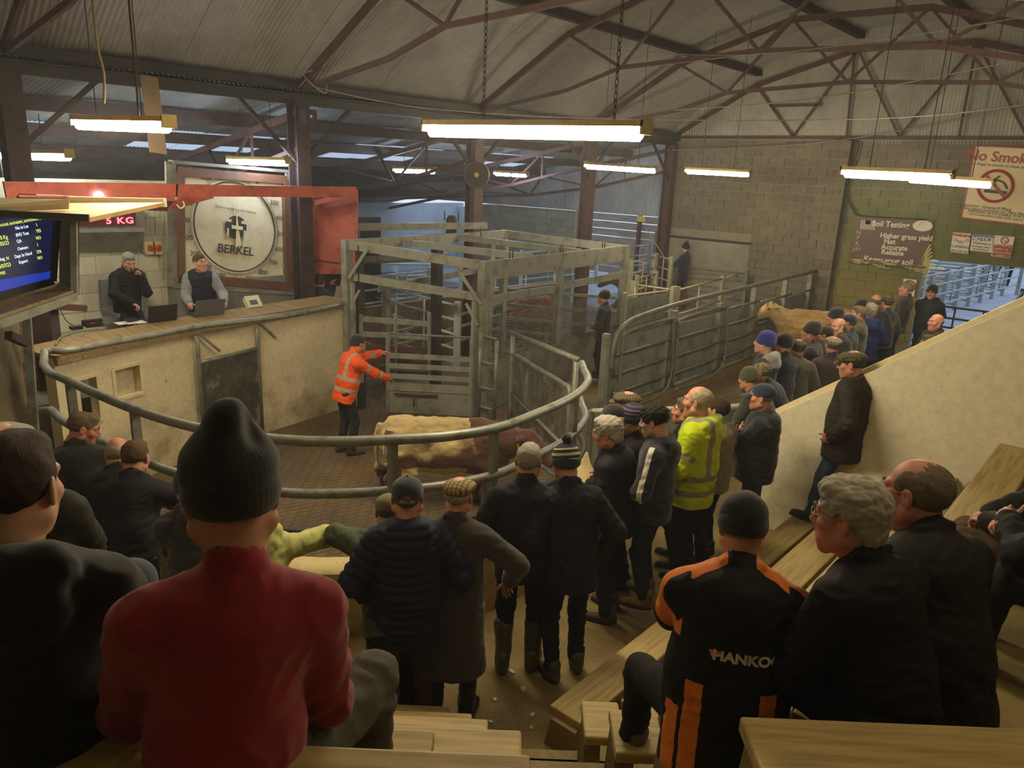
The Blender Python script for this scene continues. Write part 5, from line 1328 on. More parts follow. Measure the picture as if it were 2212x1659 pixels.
for txt,px,py,sz in (('D HOUSE, RATHASPIC, RATHOWEN, CO.W',46,479,.065),('1',77,486,.085),('YES',81,499,.085),('NO',81,514,.085),('1',79,529,.085),('276',82,544,.085),('NO',84,557,.085),('0 Kg',6,513,.10),('/05/23',6,526,.10),('N',14,558,.085),('4/07/23',8,574,.10),('MX',4,590,.085)):
    ty=MB(); put_text(ty,txt,sz*.46,onscreen(px,py),tu,tvu,out=0,extrude=.001,width=None,sx=.8); ty.build('lettering',YT,tv)
for txt,px,py in (('No in Lot',45,491),('BVD Test',46,506),('QA',39,521),('Owners',47,536),('Days In Herd',48,551),('Export',48,565),('Reg',2,560)): tw=MB(); put_text(tw,txt,.039,onscreen(px,py),tu,tvu,out=0,extrude=.001,sx=.8); tw.build('lettering',WT,tv)
blu=MB().plate([onscreen(-150,668,.008),onscreen(110,606,.008),onscreen(112,585,.008),onscreen(-150,630,.008)],.004); blu.build('screen_glow',[emit('screen_blue','#1c3fb8',.7)],tv)
TVB=mat('tv_bezel','#1a1a1c',.4,.1); MB().bar(S0[1],S0[2],.05,.06).bar(S0[0],S0[1],.05,.06).bar(S0[3],S0[2],.05,.06).build('bezel',TVB,tv)
MB().plate([s_(163,636,-.15),s_(163,470,-.15),s_(128,466,.25),s_(128,615,.25)],.03).build('side_panel',[mat('cabinet_dark','#3a352c',.6,.2)],tv)
bar('corner_angle',s_(162,636,-.15),s_(160,462,-.15),.05,.05,STEEL,tv)
MB().plate([s_(-200,760,-1.5),s_(163,636,-.15),s_(130,618,.3),s_(-150,690,-.9)][::-1],.04).build('shelf',[OLDW],tv)
bar('shelf_edge',s_(-200,770,-1.5),s_(163,640,-.15),.05,.07,STEEL,tv)
MB().plate([s_(-120,425,-.6),s_(150,430,-.2),s_(148,441,-.2),s_(-120,452,-.75)][::-1],.05).build('roof_board',[mat('grey_ply','#9a8f73',.7,.2,4)],tv)
MB().plate([s_(-120,452,-.9),s_(192,470,-.75),s_(355,437,.5),s_(150,438,.6),s_(-120,442,.1)],.035).build('roof_board',[PLY],tv)
bar('roof_edge',s_(-120,455,-.92),s_(192,470,-.77),.03,.05,BLACKST,tv)
MB().bar(s_(150,434,.62),s_(357,438,.55),.06,.08).build('batten',[mat('cream_trunking','#d8d2b8',.5,.1)],tv)
# posts and panel under the cabinet
pn=thing('side_panel',PZ(40,930,.3),'brown sheet panel under the screen at the left edge','panel')
MB().plate([PD(-30,1000,6.6),PD(75,990,6.9),PD(36,690,7.1),PD(-30,700,6.8)],.04).build('sheet',[mat('brown_sheet','#6a6048',.7,.2,2)],pn)
MB().plate([PD(40,690,7.0),PD(52,690,7.0),PD(62,785,7.0),PD(48,785,7.0)][::-1],.02).build('cream_strip',[STANDC],pn)
bar('post',PD(80,1010,6.9),PD(56,668,6.9),.07,.07,GALVD,pn); bar('bracket',PD(18,724,6.5),PD(54,740,6.85),.06,.07,RUSTD,pn)
bk=thing('frame_bracket',PD(120,730,9.6),'rusty steel post and arm standing at the left end of the desk','bracket')
bar('post',PD(124,742,9.6),PD(116,660,9.6),.09,.09,RUSTD,bk); bar('arm',PD(92,660,9.4),PD(186,666,9.8),.08,.08,RUST,bk)
# things on the desk
DZ=ZR+.02
def laptop(label,a,b,c,zc,m_):
    A=PZ(*a,DZ+.01);B=PZ(*b,DZ+.01); u=B-A; back=unit(np.cross((0,0,1),u)); L=thing('laptop',(A+B)/2,label,'laptop')
    tip=np.array((0,0,.235))-back*.07
    MB().plate([A,B,B+tip,A+tip][::-1],.01).build('lid',m_,L); MB().plate([A,B,B+back*.24,A+back*.24],-.018).build('keyboard_base',mat('laptop_base','#2a2a2c',.4,.1),L)
laptop('black laptop in front of the auctioneer',(319,697),(381,690),None,0,mat('laptop_black','#1c1c1e',.35,.15))
laptop('grey laptop in front of the clerk',(420,684),(484,677),None,0,mat('laptop_grey','#55565c',.35,.15))
def desk(name,label,cat,px,py,build):
    p=PZ(px,py,DZ); T_=thing(name,p,label,cat); build(p,T_); return T_
BLKP=mat('black_plastic','#1d1d1f',.4,.2)
desk('phone','black desk phone on the cluttered left end of the desk','phone',200,704,lambda p,T_:(MB().box(p+(-.1,-.1,0),p+(.1,.1,.05)).build('base',BLKP,T_),MB().box(p+(-.03,-.12,.05),p+(.04,.12,.09)).build('handset',BLKP,T_),MB().box(p+(.05,-.05,.05),p+(.09,.0,.056)).build('key_strip',mat('red_key','#b03a3a',.4),T_)))
desk('adapter','small black adapter box on the desk left of the phone','adapter',165,711,lambda p,T_:(MB().box(p+(-.05,-.07,0),p+(.05,.07,.045)).build('case',BLKP,T_),tube('lead',smooth_path([p+(0,0,.03),p+(-.2,-.05,.1),p+(-.3,-.1,.35)],4),.006,BLKP,T_,5)))
desk('mobile_phone','dark mobile phone lying on the desk edge','phone',237,704,lambda p,T_:(MB().box(p+(-.04,-.08,0),p+(.04,.08,.012)).build('case',mat('phone_case','#4a463e',.4),T_),MB().box(p+(-.035,-.074,.012),p+(.035,.074,.014)).build('screen',mat('phone_glass','#23262a',.2),T_)))
desk('papers','loose papers and cable clutter before the auctioneer','papers',275,697,lambda p,T_:[MB().box(p+(-.1+.05*i,-.15+.1*i,.005*i),p+(.1+.05*i,.05+.1*i,.005*i+.004)).build('sheet',mat('paper','#d8d4c4',.8),T_) for i in range(3)]+[MB().box(p+(-.04,-.02,.02),p+(.05,.14,.05)).build('card_reader',BLKP,T_)])
desk('scale_indicator','cream angled weighing indicator box at the right of the desk','indicator',545,663,lambda p,T_:(MB().plate([p+(.12,-.12,.02),p+(.12,.12,.02),p+(-.05,.14,.17),p+(-.05,-.1,.17)],.09).build('case',mat('indicator_cream','#c9c39f',.5,.1),T_),MB().plate([p+(.09,-.07,.065),p+(.09,.05,.065),p+(.03,.06,.115),p+(.03,-.06,.115)],.01).build('panel',mat('indicator_panel','#3a3f3a',.4),T_)))
tag(tube('cable',smooth_path([PZ(x,y,DZ+.02) for x,y in ((120,745),(130,730),(150,722),(175,715),(215,712),(230,706))],5),.012,mat('grey_lead','#7d765a',.7),None,5),'coiled grey lead at the left end of the desk','cable')
# wires slung through the roof
for i,(P,r) in enumerate(((((-11.2,7.5,5.35),(-9.2,8.3,5.02),(-6.5,9.6,4.92),(-3,11,5.0),(-1,12,5.35)),.008),(((-9.1,11.7,6.4),(-5.4,11.7,6.0),(-1,11.7,6.3)),.006),(((-9,15.6,5.6),(-5.4,15.2,5.75),(-.5,15.5,6.6)),.012),(((-11.2,7.4,5.3),(-10.9,7.6,5.6),(-10.6,7.5,5.2),(-10.9,7.3,5.45),(-10.5,7.2,5.5)),.01),(((-11.3,19.5,4.9),(-7,19.6,5.15),(-3,19.5,5.9),(-1,19.4,6.5)),.012))):
    tag(tube('wire',smooth_path(P,8),r,mat('grey_wire','#8a857b',.6),None,5),['pale wire slung across the shed above the ring','thin wire strung across the middle roof truss','thin wire strung below the far truss','tangle of wire on top of the column by the dial','reddish rod slanting across the end gable'][i],'wire')
tag(tube('rope',smooth_path([PD(200,0,6.5),PD(207,70,6.5),PD(212,110,6.5),PD(224,160,6.5),PD(225,222,6.5)],5),.012,mat('frayed_rope','#8a7a58',.9),None,5),'frayed rope end hanging above the rostrum light','rope')
tag(tube('wire',smooth_path([PD(278,0,6.6),PD(284,70,6.6),PD(292,150,6.6),PD(300,250,6.6)],5),.01,BLACKST,None,5),'dark wire hanging beside the frayed rope','wire')
tag(MB().bar(PD(322,165,9.0),PD(342,332,9.0),.20,.03,(1,0,0)).build('hanging_board',[mat('brown_board','#5a4a3a',.7,.2)]),'brown board hanging behind the warm light over the rostrum','board')
tag(tube('cable',smooth_path([PY(1795,300,19.9),PY(1850,305,19.9),PY(1852,330,19.9),PY(1832,390,19.9),PY(1832,430,19.9),PY(1845,455,19.9),PY(1862,466,19.9),PY(2000,474,19.9)],5),.02,BLACKST,None,6),'black cable running down the pier to the soil sign','cable')
# ------------------------------------------------------------------ signs on the end wall
def board(name,label,C4,m_,yo=19.94):
    P=[PY(*p,yo) for p in C4]; T_=thing(name,P[0],label,'sign'); MB().plate(P,.02).build('board',m_,T_)
    r=unit(P[1]-P[0]); u=unit(P[3]-P[0]); return T_,P,r,u
BROWN=mat('soil_sign_brown','#5f463c',.5,.12,3); CRM=mat('sign_cream','#e2cfa2',.5,.08,3); SWH=mat('sign_white','#e6e0cc',.5,.06,3); SRED=mat('sign_red','#a83a3c',.5,.1); SBLU=mat('sign_blue','#3a5fae',.5,.1); SYEL=mat('sign_yellow','#c9b36a',.5,.1); SBLK=mat('sign_black','#2c2a26',.5,.1); SGRN=mat('sign_green','#4d5c34',.5,.1)
so,P,r_,u_=board('soil_sign','brown Soil Testing sign with white lettering on the end wall',((1832,567),(1997,582),(2017,474),(1848,466)),BROWN)
sp=lambda px,py:PY(px,py,19.93)
m=MB()
for txt,px,py,sz in (('Soil Testing',1924,485,.19),('Higher grass yield',1957,512,.17),('Fast',1922,522,.17),('Accurate',1932,535,.17),('Reliable',1928,546,.17),('Know your soil',1918,563,.19)): m=MB(); put_text(m,txt,sz,sp(px,py),r_,u_,bold=.004,sx=.95,align='CENTER'); m.build('lettering',SWH,so)
for i,(tx,py) in enumerate((('N',502),('P',514),('K',526),('pH',538))): m=MB(); put_text(m,tx,.15,sp(1855-i*1.5,py),r_,u_); m.build('lettering',SYEL,so)
c0=sp(1993,488); MB().plate([c0+.215*math.cos(a)*r_+.125*math.sin(a)*u_ for a in np.linspace(0,2*PI,24,endpoint=False)],.012).build('badge',SWH,so)
bd=MB(); 
for i in range(5): a=.5+i*.32; bd.plate([c0+(0,-.004,0)-.12*r_-.06*u_,c0+(0,-.004,0)+(.12*math.cos(a)*r_+.12*math.sin(a)*u_)*.9,c0+(0,-.004,0)+(.15*math.cos(a+.12)*r_+.12*math.sin(a+.12)*u_)*.9][::-1],-.006)
bd.build('badge_leaf',mat('badge_gold','#c79a35',.5,.1),so)
MB().plate([sp(1857,495),sp(1890,497),sp(1892,478),sp(1860,475)],.01).build('picture',[mat('meter_grey','#9a968e',.5,.1)],so); MB().plate([sp(1869,484),sp(1880,485),sp(1881,477),sp(1870,476)],.014).build('picture',[mat('meter_screen','#5f7a70',.5,.1)],so)
st=MB(); rr_=random.Random(4)
for i in range(26):
    x=rr_.uniform(1836,1990); y=563+(x-1836)*.1+rr_.uniform(-6,8); a=sp(x,y); b=sp(x+rr_.uniform(10,30),y+rr_.uniform(-1,5)); st.bar(a,b,.012,.02,(0,0,1))
for i in range(7):
    a=sp(1992,560+i*2); b=sp(2010+i*1.5,528+i*8); st.bar(a,b,.01,.035,(0,0,1))
tag(st.build('straw_print',SYEL,so),kind='stuff')
ns,P,r_,u_=board('no_smoking_sign','large cream No Smoking board with a red ring on the end wall',((2076,470),(2246,490),(2268,322),(2107,315)),CRM)
for a,b in ((0,1),(1,2),(2,3),(3,0)): bar('border',P[a]+(0,-.01,0),P[b]+(0,-.01,0),.02,.03,SRED,ns)
m=MB(); put_text(m,'No Smoking',.30,sp(2172,341),r_,u_,bold=.006,sx=1.0); m.build('lettering',SRED,ns)
m=MB()
for txt,px,py,sz in (('It is illegal to smoke in these premises',2166,358,.085),('Proprietor:  Granard Mart',2125,447,.10),('Please report concerns to:  Mart Manager',2150,456,.085),('SMOKERS ALSO LIABLE FOR FINE',2158,463,.085),('Enforcement officer, public health, tobacco act',2156,469,.06)): m=MB(); put_text(m,txt,sz,sp(px,py),r_,u_); m.build('lettering',SBLK,ns)
c0=sp(2150,402); rd=.33
MB().tube([c0+rd*(math.cos(a)*r_+math.sin(a)*u_) for a in np.linspace(0,2*PI,40,endpoint=False)],.035,6,True).bar(c0+rd*.7*(-r_+u_),c0+rd*.7*(r_-u_),.02,.06,(0,0,1)).build('ban_ring',SRED,ns)
m=MB(); m.bar(c0+r_*-.2-u_*.12,c0+r_*.25-u_*.12,.012,.07); m.tube(smooth_path([c0+r_*.05+u_*.22,c0+r_*-.02+u_*.14,c0+r_*.12+u_*.1,c0+r_*.2+u_*.02,c0+r_*.22-u_*.04],5),.022,5); m.build('cigarette',SBLK,ns)
def small(label,C4,m_,rows):
    T_,P,r,u=board('wall_notice',label,C4,m_)
    for txt,px,py,sz,mm,kw in rows: b=MB(); put_text(b,txt,sz,PY(px,py,19.93),r,u,**kw); b.build('lettering',mm,T_)
    return T_,P,r,u
k_={}
small('square WARNING no climbing on gates notice',((2052,544),(2091,549),(2097,505),(2059,502)),SWH,(('WARNING',2078,509,.09,SRED,dict(bold=.003)),('NO',2075,523,.09,SBLK,k_),('CLIMBING',2073,533,.085,SBLK,k_),('ON GATES',2071,543,.085,SBLK,k_),('O',2064,518,.1,SRED,k_),('O',2089,520,.1,SRED,k_)))
T_,P,r_,u_=small('blue headed NOTICE about clear walkways',((2095,541),(2142,546),(2146,510),(2101,507)),SWH,(('NOTICE',2123,517,.12,SWH,dict(bold=.005,out=.014)),('Walkways to',2121,526,.07,SBLK,k_),('be kept clear',2120,533,.07,SBLK,k_),('at all times.',2119,539,.07,SBLK,k_)))
MB().plate([PY(2101,519,19.935),PY(2145,523,19.935),PY(2146,511,19.935),PY(2102,507.5,19.935)],.008).build('header',[SBLU],T_)
T_,P,r_,u_=small('red and white children notice at the right of the three',((2141,553),(2182,558),(2192,512),(2149,508)),SWH,(('No children',2165,530,.075,SWH,dict(out=.014)),('under 16',2163,538,.075,SWH,dict(out=.014)),('beyond this',2162,545,.075,SWH,dict(out=.014)),('point',2161,551,.075,SWH,dict(out=.014))))
MB().plate([PY(2143,552,19.935),PY(2181,557,19.935),PY(2187,530,19.935),PY(2147,527,19.935)],.008).build('header',[SRED],T_)
c0=PY(2170,519,19.93); MB().tube([c0+.07*(math.cos(a)*r_+math.sin(a)*u_) for a in np.linspace(0,2*PI,20,endpoint=False)],.012,5,True).bar(c0-(r_-u_)*.05,c0+(r_-u_)*.05,.01,.015).build('ban_ring',SRED,T_)
T_,P,r_,u_=board('wall_notice','small red ring notice beside the doorway',((1947,637),(1974,641),(1980,605),(1952,602)),SWH)
c0=PY(1964,618,19.93); MB().tube([c0+.13*(math.cos(a)*r_+math.sin(a)*u_) for a in np.linspace(0,2*PI,22,endpoint=False)],.018,5,True).bar(c0-(r_-u_)*.09,c0+(r_-u_)*.09,.012,.022).build('ban_ring',SRED,T_); MB().bar(c0-u_*.07,c0+u_*.05,.012,.05,(1,0,0)).sphere(c0+u_*.075,.025,8,6).build('pictogram',SBLK,T_)
T_,P,r_,u_=board('wall_notice','yellow notice hung on the far pen rail',((1376,478),(1393,480),(1393,468),(1376,466)),mat('notice_yellow','#d8c23a',.5,.1))
T_=bpy.data.objects['wall_notice']
# litter on the walkway
lt=mat('litter_white','#cfc8b0',.8,.1); rr_=random.Random(2)
for i,(px,py) in enumerate(((1105,1452),(1095,1425),(1087,1435),(1069,1512),(1150,1545),(1148,1573),(1195,1372),(1130,1490),(1320,1300),(1240,1450),(1060,1560))):
    p=PZ(px,py,W0); a=rr_.random()*3; u=np.array((math.cos(a),math.sin(a),0)); v=np.array((-u[1],u[0],0)); q=.016+.012*rr_.random()
    o=MB().plate([p-u*q-v*q*.6,p+u*q-v*q*.4,p+u*q*.8+v*q*.7,p-u*q*.9+v*q*.5+(0,0,.006)],-.008).build('paper_scrap',lt); tag(o,'tiny pale paper scrap on the walkway floor, '+['behind the welly boots','left of the welly boots','a little nearer the wall foot','beside the overcoat man shoes','in the aisle mouth, upper one','in the aisle mouth, lower one','among the boots of the bobble hat man','halfway between boots and aisle','under the teenage boy','by the lowest plank end','near the left bench ends'][i],'litter','paper scraps on the walkway')
# ------------------------------------------------------------------ cattle
def cowmat(name,a,b,c=None,lo=.35,hi=.65):
    t=NT(name); at=t.n('Attribute'); at.attribute_name='pat'; v=t.coord('Object',(1,.45,1)); n=t.noise(v,38,4,.7); n2=t.noise(v,7,3)
    f=t.math('ADD',at.outputs['Fac'],t.math('MULTIPLY',t.math('SUBTRACT',n,.5),.5))
    col=t.mix(t.ramp(f,((lo,(0,0,0)),(hi,(1,1,1)))),a,b)
    col=t.mix(t.ramp(n2,((.35,(0,0,0)),(.8,(.55,.55,.55)))),col,c or tuple(x*.6 for x in srgb(a)))
    t.col(col); t.bump(n,.8,.012); t.put(t.b,'Sheen Weight',.3); return t.done(.8)
HOOF=mat('hoof','#2a231c',.6,.2); MUZ=mat('muzzle','#b58f7c',.5,.15,20); MUZD=mat('dark_muzzle','#3c2a22',.45,.15,20); TAGY=mat('ear_tag_yellow','#e0b92e',.4,.1)
def cow(label,loc,face,h=1.25,m=None,pat=None,vox=.028,neck=(0,10),head=(0,25),shag=.006,muz=MUZ,horn=False,group=None,legs=(0,0,0,0),tagc=True,full=True):
    k=h/1.25; T_=thing('cow',loc,label,'cow',group,rz=face)
    s=S(); P=lambda *a:np.array(a,float)*k
    def E(c,r,kk=.08): s.ell(P(*c),P(*r),kk*k)
    def C(a,b,ra,rb,kk=.06): s.cone(a if isinstance(a,np.ndarray) else P(*a),b if isinstance(b,np.ndarray) else P(*b),ra*k,rb*k,kk*k)
    E((0,.02,.78),(.29,.62,.31)); E((0,.47,.82),(.235,.30,.36)); E((0,-.52,.90),(.255,.29,.29)); C((0,-.62,1.10),(0,.45,1.115),.115,.10,.08); E((0,.66,.66),(.14,.18,.22))
    for x in (-1,1): s.ell(P(x*.175,-.60,.98),P(.07,.09,.07),.06*k)
    for i,x in enumerate((1,-1)):
        o=legs[i]; C((x*.16,.52,.66),(x*.145,.54+o*.5,.37),.105,.058,.07); C((x*.145,.54+o*.5,.37),(x*.14,.50+o,.11),.056,.042,.03); C((x*.14,.50+o,.11),(x*.14,.53+o,.04),.046,.055,.03)
        o=legs[2+i]; C((x*.15,-.52,.80),(x*.17,-.44+o*.3,.54),.17,.105,.08); C((x*.17,-.44+o*.3,.54),(x*.15,-.72+o*.7,.43),.10,.056,.05); C((x*.15,-.72+o*.7,.43),(x*.145,-.68+o,.11),.054,.042,.03); C((x*.145,-.68+o,.11),(x*.145,-.65+o,.04),.046,.055,.03)
    C((0,-.79,1.10),(0,-.85,.92),.045,.030,.04); C((0,-.85,.92),(0,-.83,.55),.028,.022,.02); C((0,-.83,.55),(0,-.82,.40),.045,.02,.02)
    nd=rot((0,0,1),math.radians(neck[0]))@rot((1,0,0),math.radians(neck[1]))@np.array((0,1,0.))
    n0=P(0,.62,.95); n1=n0+nd*.46*k
    s.cone(n0,n1,.215*k,.135*k,.09*k).cone(n0-P(0,0,.18),n1-P(0,.03,.07),.15*k,.10*k,.08*k)
    Rh=rot((0,0,1),math.radians(neck[0]+head[0]))@rot((1,0,0),-math.radians(head[1])); H=lambda *a:n1+Rh@(np.array(a)*k)
    s.cone(H(0,0,.02),H(0,.20,-.0),.115*k,.095*k,.05*k).cone(H(0,.18,-.02),H(0,.40,-.05),.088*k,.068*k,.05*k).ell(H(0,.42,-.055),P(.078,.06,.062),.04*k).cone(H(0,.08,-.09),H(0,.36,-.10),.07*k,.045*k,.05*k).ell(H(0,.0,.085),P(.085,.06,.06),.04*k)
    for x in (-1,1):
        s.ell(H(x*.095,.10,.055),P(.035,.04,.035),.03*k)
        e0,e1=H(x*.09,-.02,.06),H(x*.25,-.07,.035); s.cone(e0,(e0+e1)/2,.022*k,.045*k,.02*k).cone((e0+e1)/2,e1,.042*k,.018*k,.02*k)
    V,Q=s.mesh(vox*k); N=vnorm(V,Q); L=V/k
    hm=np.clip((np.linalg.norm(V-H(0,.3,-.04),axis=1)/k-.15)/.3,0,1)*np.clip((L[:,2]-.25)/.25,.15,1)
    V=V+N*(shag*k*hm*(wob(L,48,3,7,(1,.55,.8))+.6*wob(L,110,5,7,(1,.5,.8))))[:,None]
    ctr=L[Q].mean(1); mi=np.zeros(len(Q),int); mi[ctr[:,2]<.055]=1
    mm=np.linalg.norm(V[Q].mean(1)-H(0,.455,-.06),axis=1)<.085*k; mi[mm]=2
    parts=[(V,Q,mi)]
    for x in (-1,1):
        b=MB().sphere(H(x*.117,.115,.05),.022*k,8,6); parts.append((np.concatenate(b.V),b.F,3)); b=MB().sphere(H(x*.035,.475,-.045),.013*k,6,5); parts.append((np.concatenate(b.V),b.F,3))
    VV,FF,MM=joinm(parts); pa=np.zeros(len(VV)); pa[:len(V)]=pat(L,N,H) if pat else 0
    mk('body',VV,FF,[m,HOOF,muz,mat('cow_eye','#120d0a',.2,.1)],T_,MM,True,True,{'pat':pa})
    if tagc:
        for x in (-1,1): c=H(x*.19,-.045,.0); MB().bar(c,c+P(0,0,-.075)+Rh@P(0,.012,0),.055*k,.006*k,Rh@np.array((0,1,0))).build('ear_tag',TAGY,T_,local=True)
    if horn:
        for x in (-1,1): MB().tube([H(x*.06,-.01,.10),H(x*.11,-.01,.16),H(x*.12,.01,.21)],[.022*k,.016*k,.006*k],7).build('horn',mat('horn','#a89772',.5,.2),T_,True,local=True)
    return T_
def cowat(label,px,py,z,ang,**k):
    p=PZ(px,py,z); loc=(p[0],p[1],k.pop('zf',0)); return cow(label,loc,towards(loc,ang),**k)
def roan(L,N,H):
    w1=wob(L,5,2,6); w2=wob(L,13,9,7); d=.52+.26*w1+.2*w2
    d=np.where(L[:,1]>.42-.12*w1,-.2,d); d=np.where((L[:,2]>1.08)&(L[:,1]<.25),1.,d); d=np.where(L[:,1]<-.72,.95,d); d=np.where((L[:,2]<.5)&(L[:,1]<0),.12+.2*w2,d)
    d=np.where((L[:,2]<.62)&(L[:,1]<.3)&(L[:,1]>-.5),1.,d); return d
ROAN=cowmat('roan_coat','#4a2618','#c2ad78','#4a2a1a',.3,.72); CHAR=cowmat('charolais_coat','#b38f54','#dbbd84','#94703a'); BROWN_=cowmat('brown_coat','#4a2418','#6d3a26','#2a130c'); CREAMC=cowmat('cream_coat','#b59660','#dcc598','#94743f'); GING=cowmat('ginger_coat','#a8672f','#c98c4a','#7d451c'); BLKC=cowmat('black_coat','#16151a','#26252c','#0d0c10')
cl=np.array((*PZ(836,1088,0)[:2],0.)); cl=cl+np.array((*RV,0))*.70
cow('shaggy roan bullock with dark red head standing in the sale ring',cl,math.atan2(RV[1],RV[0])-PI/2+.06,1.22,ROAN,roan,.02,(-12,2),(-18,24),.0065,MUZD,legs=(.05,-.08,.06,-.1))
bl_=lambda L,N,H:.5+.3*wob(L,6,4,6)
cowat('blond bullock facing left in the race with a small horn',1774,668,1.38,98,h=1.38,m=CHAR,pat=bl_,neck=(14,32),head=(14,18),shag=.007,horn=True,vox=.024)
cowat('second blond bullock standing behind it at the end wall',1842,640,1.40,70,h=1.40,m=CHAR,pat=bl_,neck=(0,-10),head=(0,40))
cowat('cream bullock with its ginger back showing over the race fence',1655,628,1.22,80,h=1.22,m=GING,pat=bl_,neck=(0,-5),head=(0,45))
cowat('dark red bullock beyond the race fence by the end wall',1712,606,1.25,70,h=1.25,m=BROWN_,pat=bl_,neck=(10,15),head=(0,20),muz=MUZD)
cowat('black bullock at the far end of the race fence',1737,612,1.18,60,h=1.18,m=BLKC,pat=bl_,neck=(0,-5),head=(0,40),muz=MUZD)
cowat('cream calf with a pale face looking over the looped gate end',1640,574,1.15,-60,h=1.2,m=CREAMC,pat=bl_,neck=(0,15),head=(0,15))
cowat('cream bullock standing at the end wall beside the stockman',1590,594,1.2,95,h=1.25,m=CREAMC,pat=bl_,neck=(0,-10),head=(0,40))
cowat('dark brown bullock penned beside the weigh cage',1400,588,1.3,85,h=1.32,m=BROWN_,pat=bl_,neck=(0,5),head=(0,30),muz=MUZD)
cowat('brown bullock with white patch behind the stockman gate',1428,618,1.25,120,h=1.25,m=BROWN_,pat=lambda L,N,H:np.where(L[:,2]<.6,1.,0.),neck=(0,0),head=(0,30),muz=MUZD)
cowat('ginger bullock in the far pens beyond the block wall',1372,522,1.3,80,h=1.35,m=GING,pat=bl_,neck=(0,0),head=(0,30),vox=.035)
cowat('reddish bullock crowded against the far pens fence',1408,516,1.3,-80,h=1.3,m=GING,pat=bl_,neck=(0,0),head=(0,30),vox=.035)
cowat('pale ginger bullock nearest the boarded fence',1335,512,1.3,85,h=1.3,m=CREAMC,pat=bl_,neck=(0,0),head=(0,30),vox=.035)
cowat('brown bullock waiting behind the weigh cage bars',1150,640,1.2,140,h=1.2,m=BROWN_,pat=bl_,neck=(0,0),head=(0,30),muz=MUZD)
cowat('white faced bullock among the yard hurdles outside',2008,575,1.3,140,h=1.3,m=CREAMC,pat=lambda L,N,H:L[:,2]*0+1,neck=(0,10),head=(0,20),vox=.035)
# ------------------------------------------------------------------ the people in the photograph
def pp(label,px,py,zf,ang,d=None,h=1.75,**k):
    """person whose head top lies on the sight line of (px,py), standing on floor zf (or at depth d, seated)"""
    hip=k.get('hip'); g=PD(px,py,d) if d else PZ(px,py,zf+h*.97 if hip is None else zf+hip+.8)
    face=towards(g,ang)
    I=person(label,(g[0],g[1],zf or 0),face,h=h,**k)
    ht=I['hc']+I['Rn']@np.array((0,-.012,.118*I['s']*k.get('prop',1)+(.0 if not k.get('hat') else .014)))
    c,s_=math.cos(face),math.sin(face); off=np.array((c*ht[0]-s_*ht[1],s_*ht[0]+c*ht[1]))
    if d: P=PD(px,py,d); z=P[2]-ht[2]
    else: P=PZ(px,py,zf+ht[2]); z=zf
    L=np.array((P[0]-off[0],P[1]-off[1],z)); I['root'].location=L; ORG[I['root']]=(L,face); I['loc']=L
    return I
def world(I,v):
    c,s_=math.cos(I['face']),math.sin(I['face']); v=np.asarray(v); return I['loc']+np.stack([c*v[...,0]-s_*v[...,1],s_*v[...,0]+c*v[...,1],v[...,2]],-1)
def edge(d,w=.012): return .5+np.clip(d/w,-.5,.5)
def J(c,k='nylon',**kw): return dict(c=c,k=k,**kw)
BLK_='#111115'; NAVY='#171b2b'; DK='#1b1a1b'
TW1=cloth('#9c8a5c','tweed','#5c4630'); TW2=cloth('#6a6342','tweed','#3d3a26'); TW3=cloth('#5e5648','tweed','#3c372e'); TW4=cloth('#6b5f45','tweed','#4a4232')
# -- rostrum
A1=pp('grey haired auctioneer in a black puffer jacket speaking into a microphone',279,549,.95,-150,hip=1.0,legs='sit',lean=10,head=(-12,-22),fat=1.1,hair=('short','#8d8a84'),kind='lean',skinc='#c9937c',
  jacket=J(BLK_,quilt=.065,qd=.012),trousers=('#20242c','denim'),arms=(dict(t=(.16,.40,1.10),pose='rest',palm=(0,0,-1),pole=(1,-.4,0)),dict(t=(-.09,.28,1.44),pose='grip',pole=(-.45,-.3,-1),palm=(1,0,0),hd=(.25,.1,1))),vox=.013,hv=.0055)
mc=world(A1,A1['A'][1][2]+np.array((.02,.02,.07))); mh=world(A1,A1['hc']+A1['Rn']@np.array((.0,.135,-.075)))
mic=thing('microphone',mc,'black handheld microphone in the auctioneer hand','microphone'); tube('handle',[mc-(mh-mc)*.5,mh],.014,BLKP,mic,8); MB().sphere(mh,.026,10,8).build('head_grille',mat('mic_grille','#3a3a3c',.4,.2,metal=.5),mic,True); tube('lead',smooth_path([mc-(mh-mc)*.5,mc+(0,0,-.15),mc+(.05,0,-.35)],4),.005,BLKP,mic,5)
chp=world(A1,np.array((0,-.12,.84))); ch=thing('swivel_chair',(chp[0],chp[1],.95),'grey swivel chair under the auctioneer','chair')
ub=world(A1,np.array((0,-1,0)))-world(A1,np.zeros(3)); ur=np.array((ub[1],-ub[0],0)); CG=mat('chair_grey','#6d6e70',.6,.15)
MB().plate([chp+ur*.22+ub*.2,chp-ur*.22+ub*.2,chp-ur*.22-ub*.22,chp+ur*.22-ub*.22][::-1],.06).build('seat',CG,ch); MB().plate([chp+ur*.2+ub*.24+(0,0,.1),chp-ur*.2+ub*.24+(0,0,.1),chp-ur*.17+ub*.3+(0,0,.5),chp+ur*.17+ub*.3+(0,0,.5)],.05).build('backrest',CG,ch)
tube('stem',[chp+(0,0,-.06),(chp[0],chp[1],1.0)],.03,BLKP,ch); 
for a in range(5): tube('foot',[(chp[0],chp[1],1.0),(chp[0]+.25*math.cos(a*1.257),chp[1]+.25*math.sin(a*1.257),.97)],.018,BLKP,ch,6)
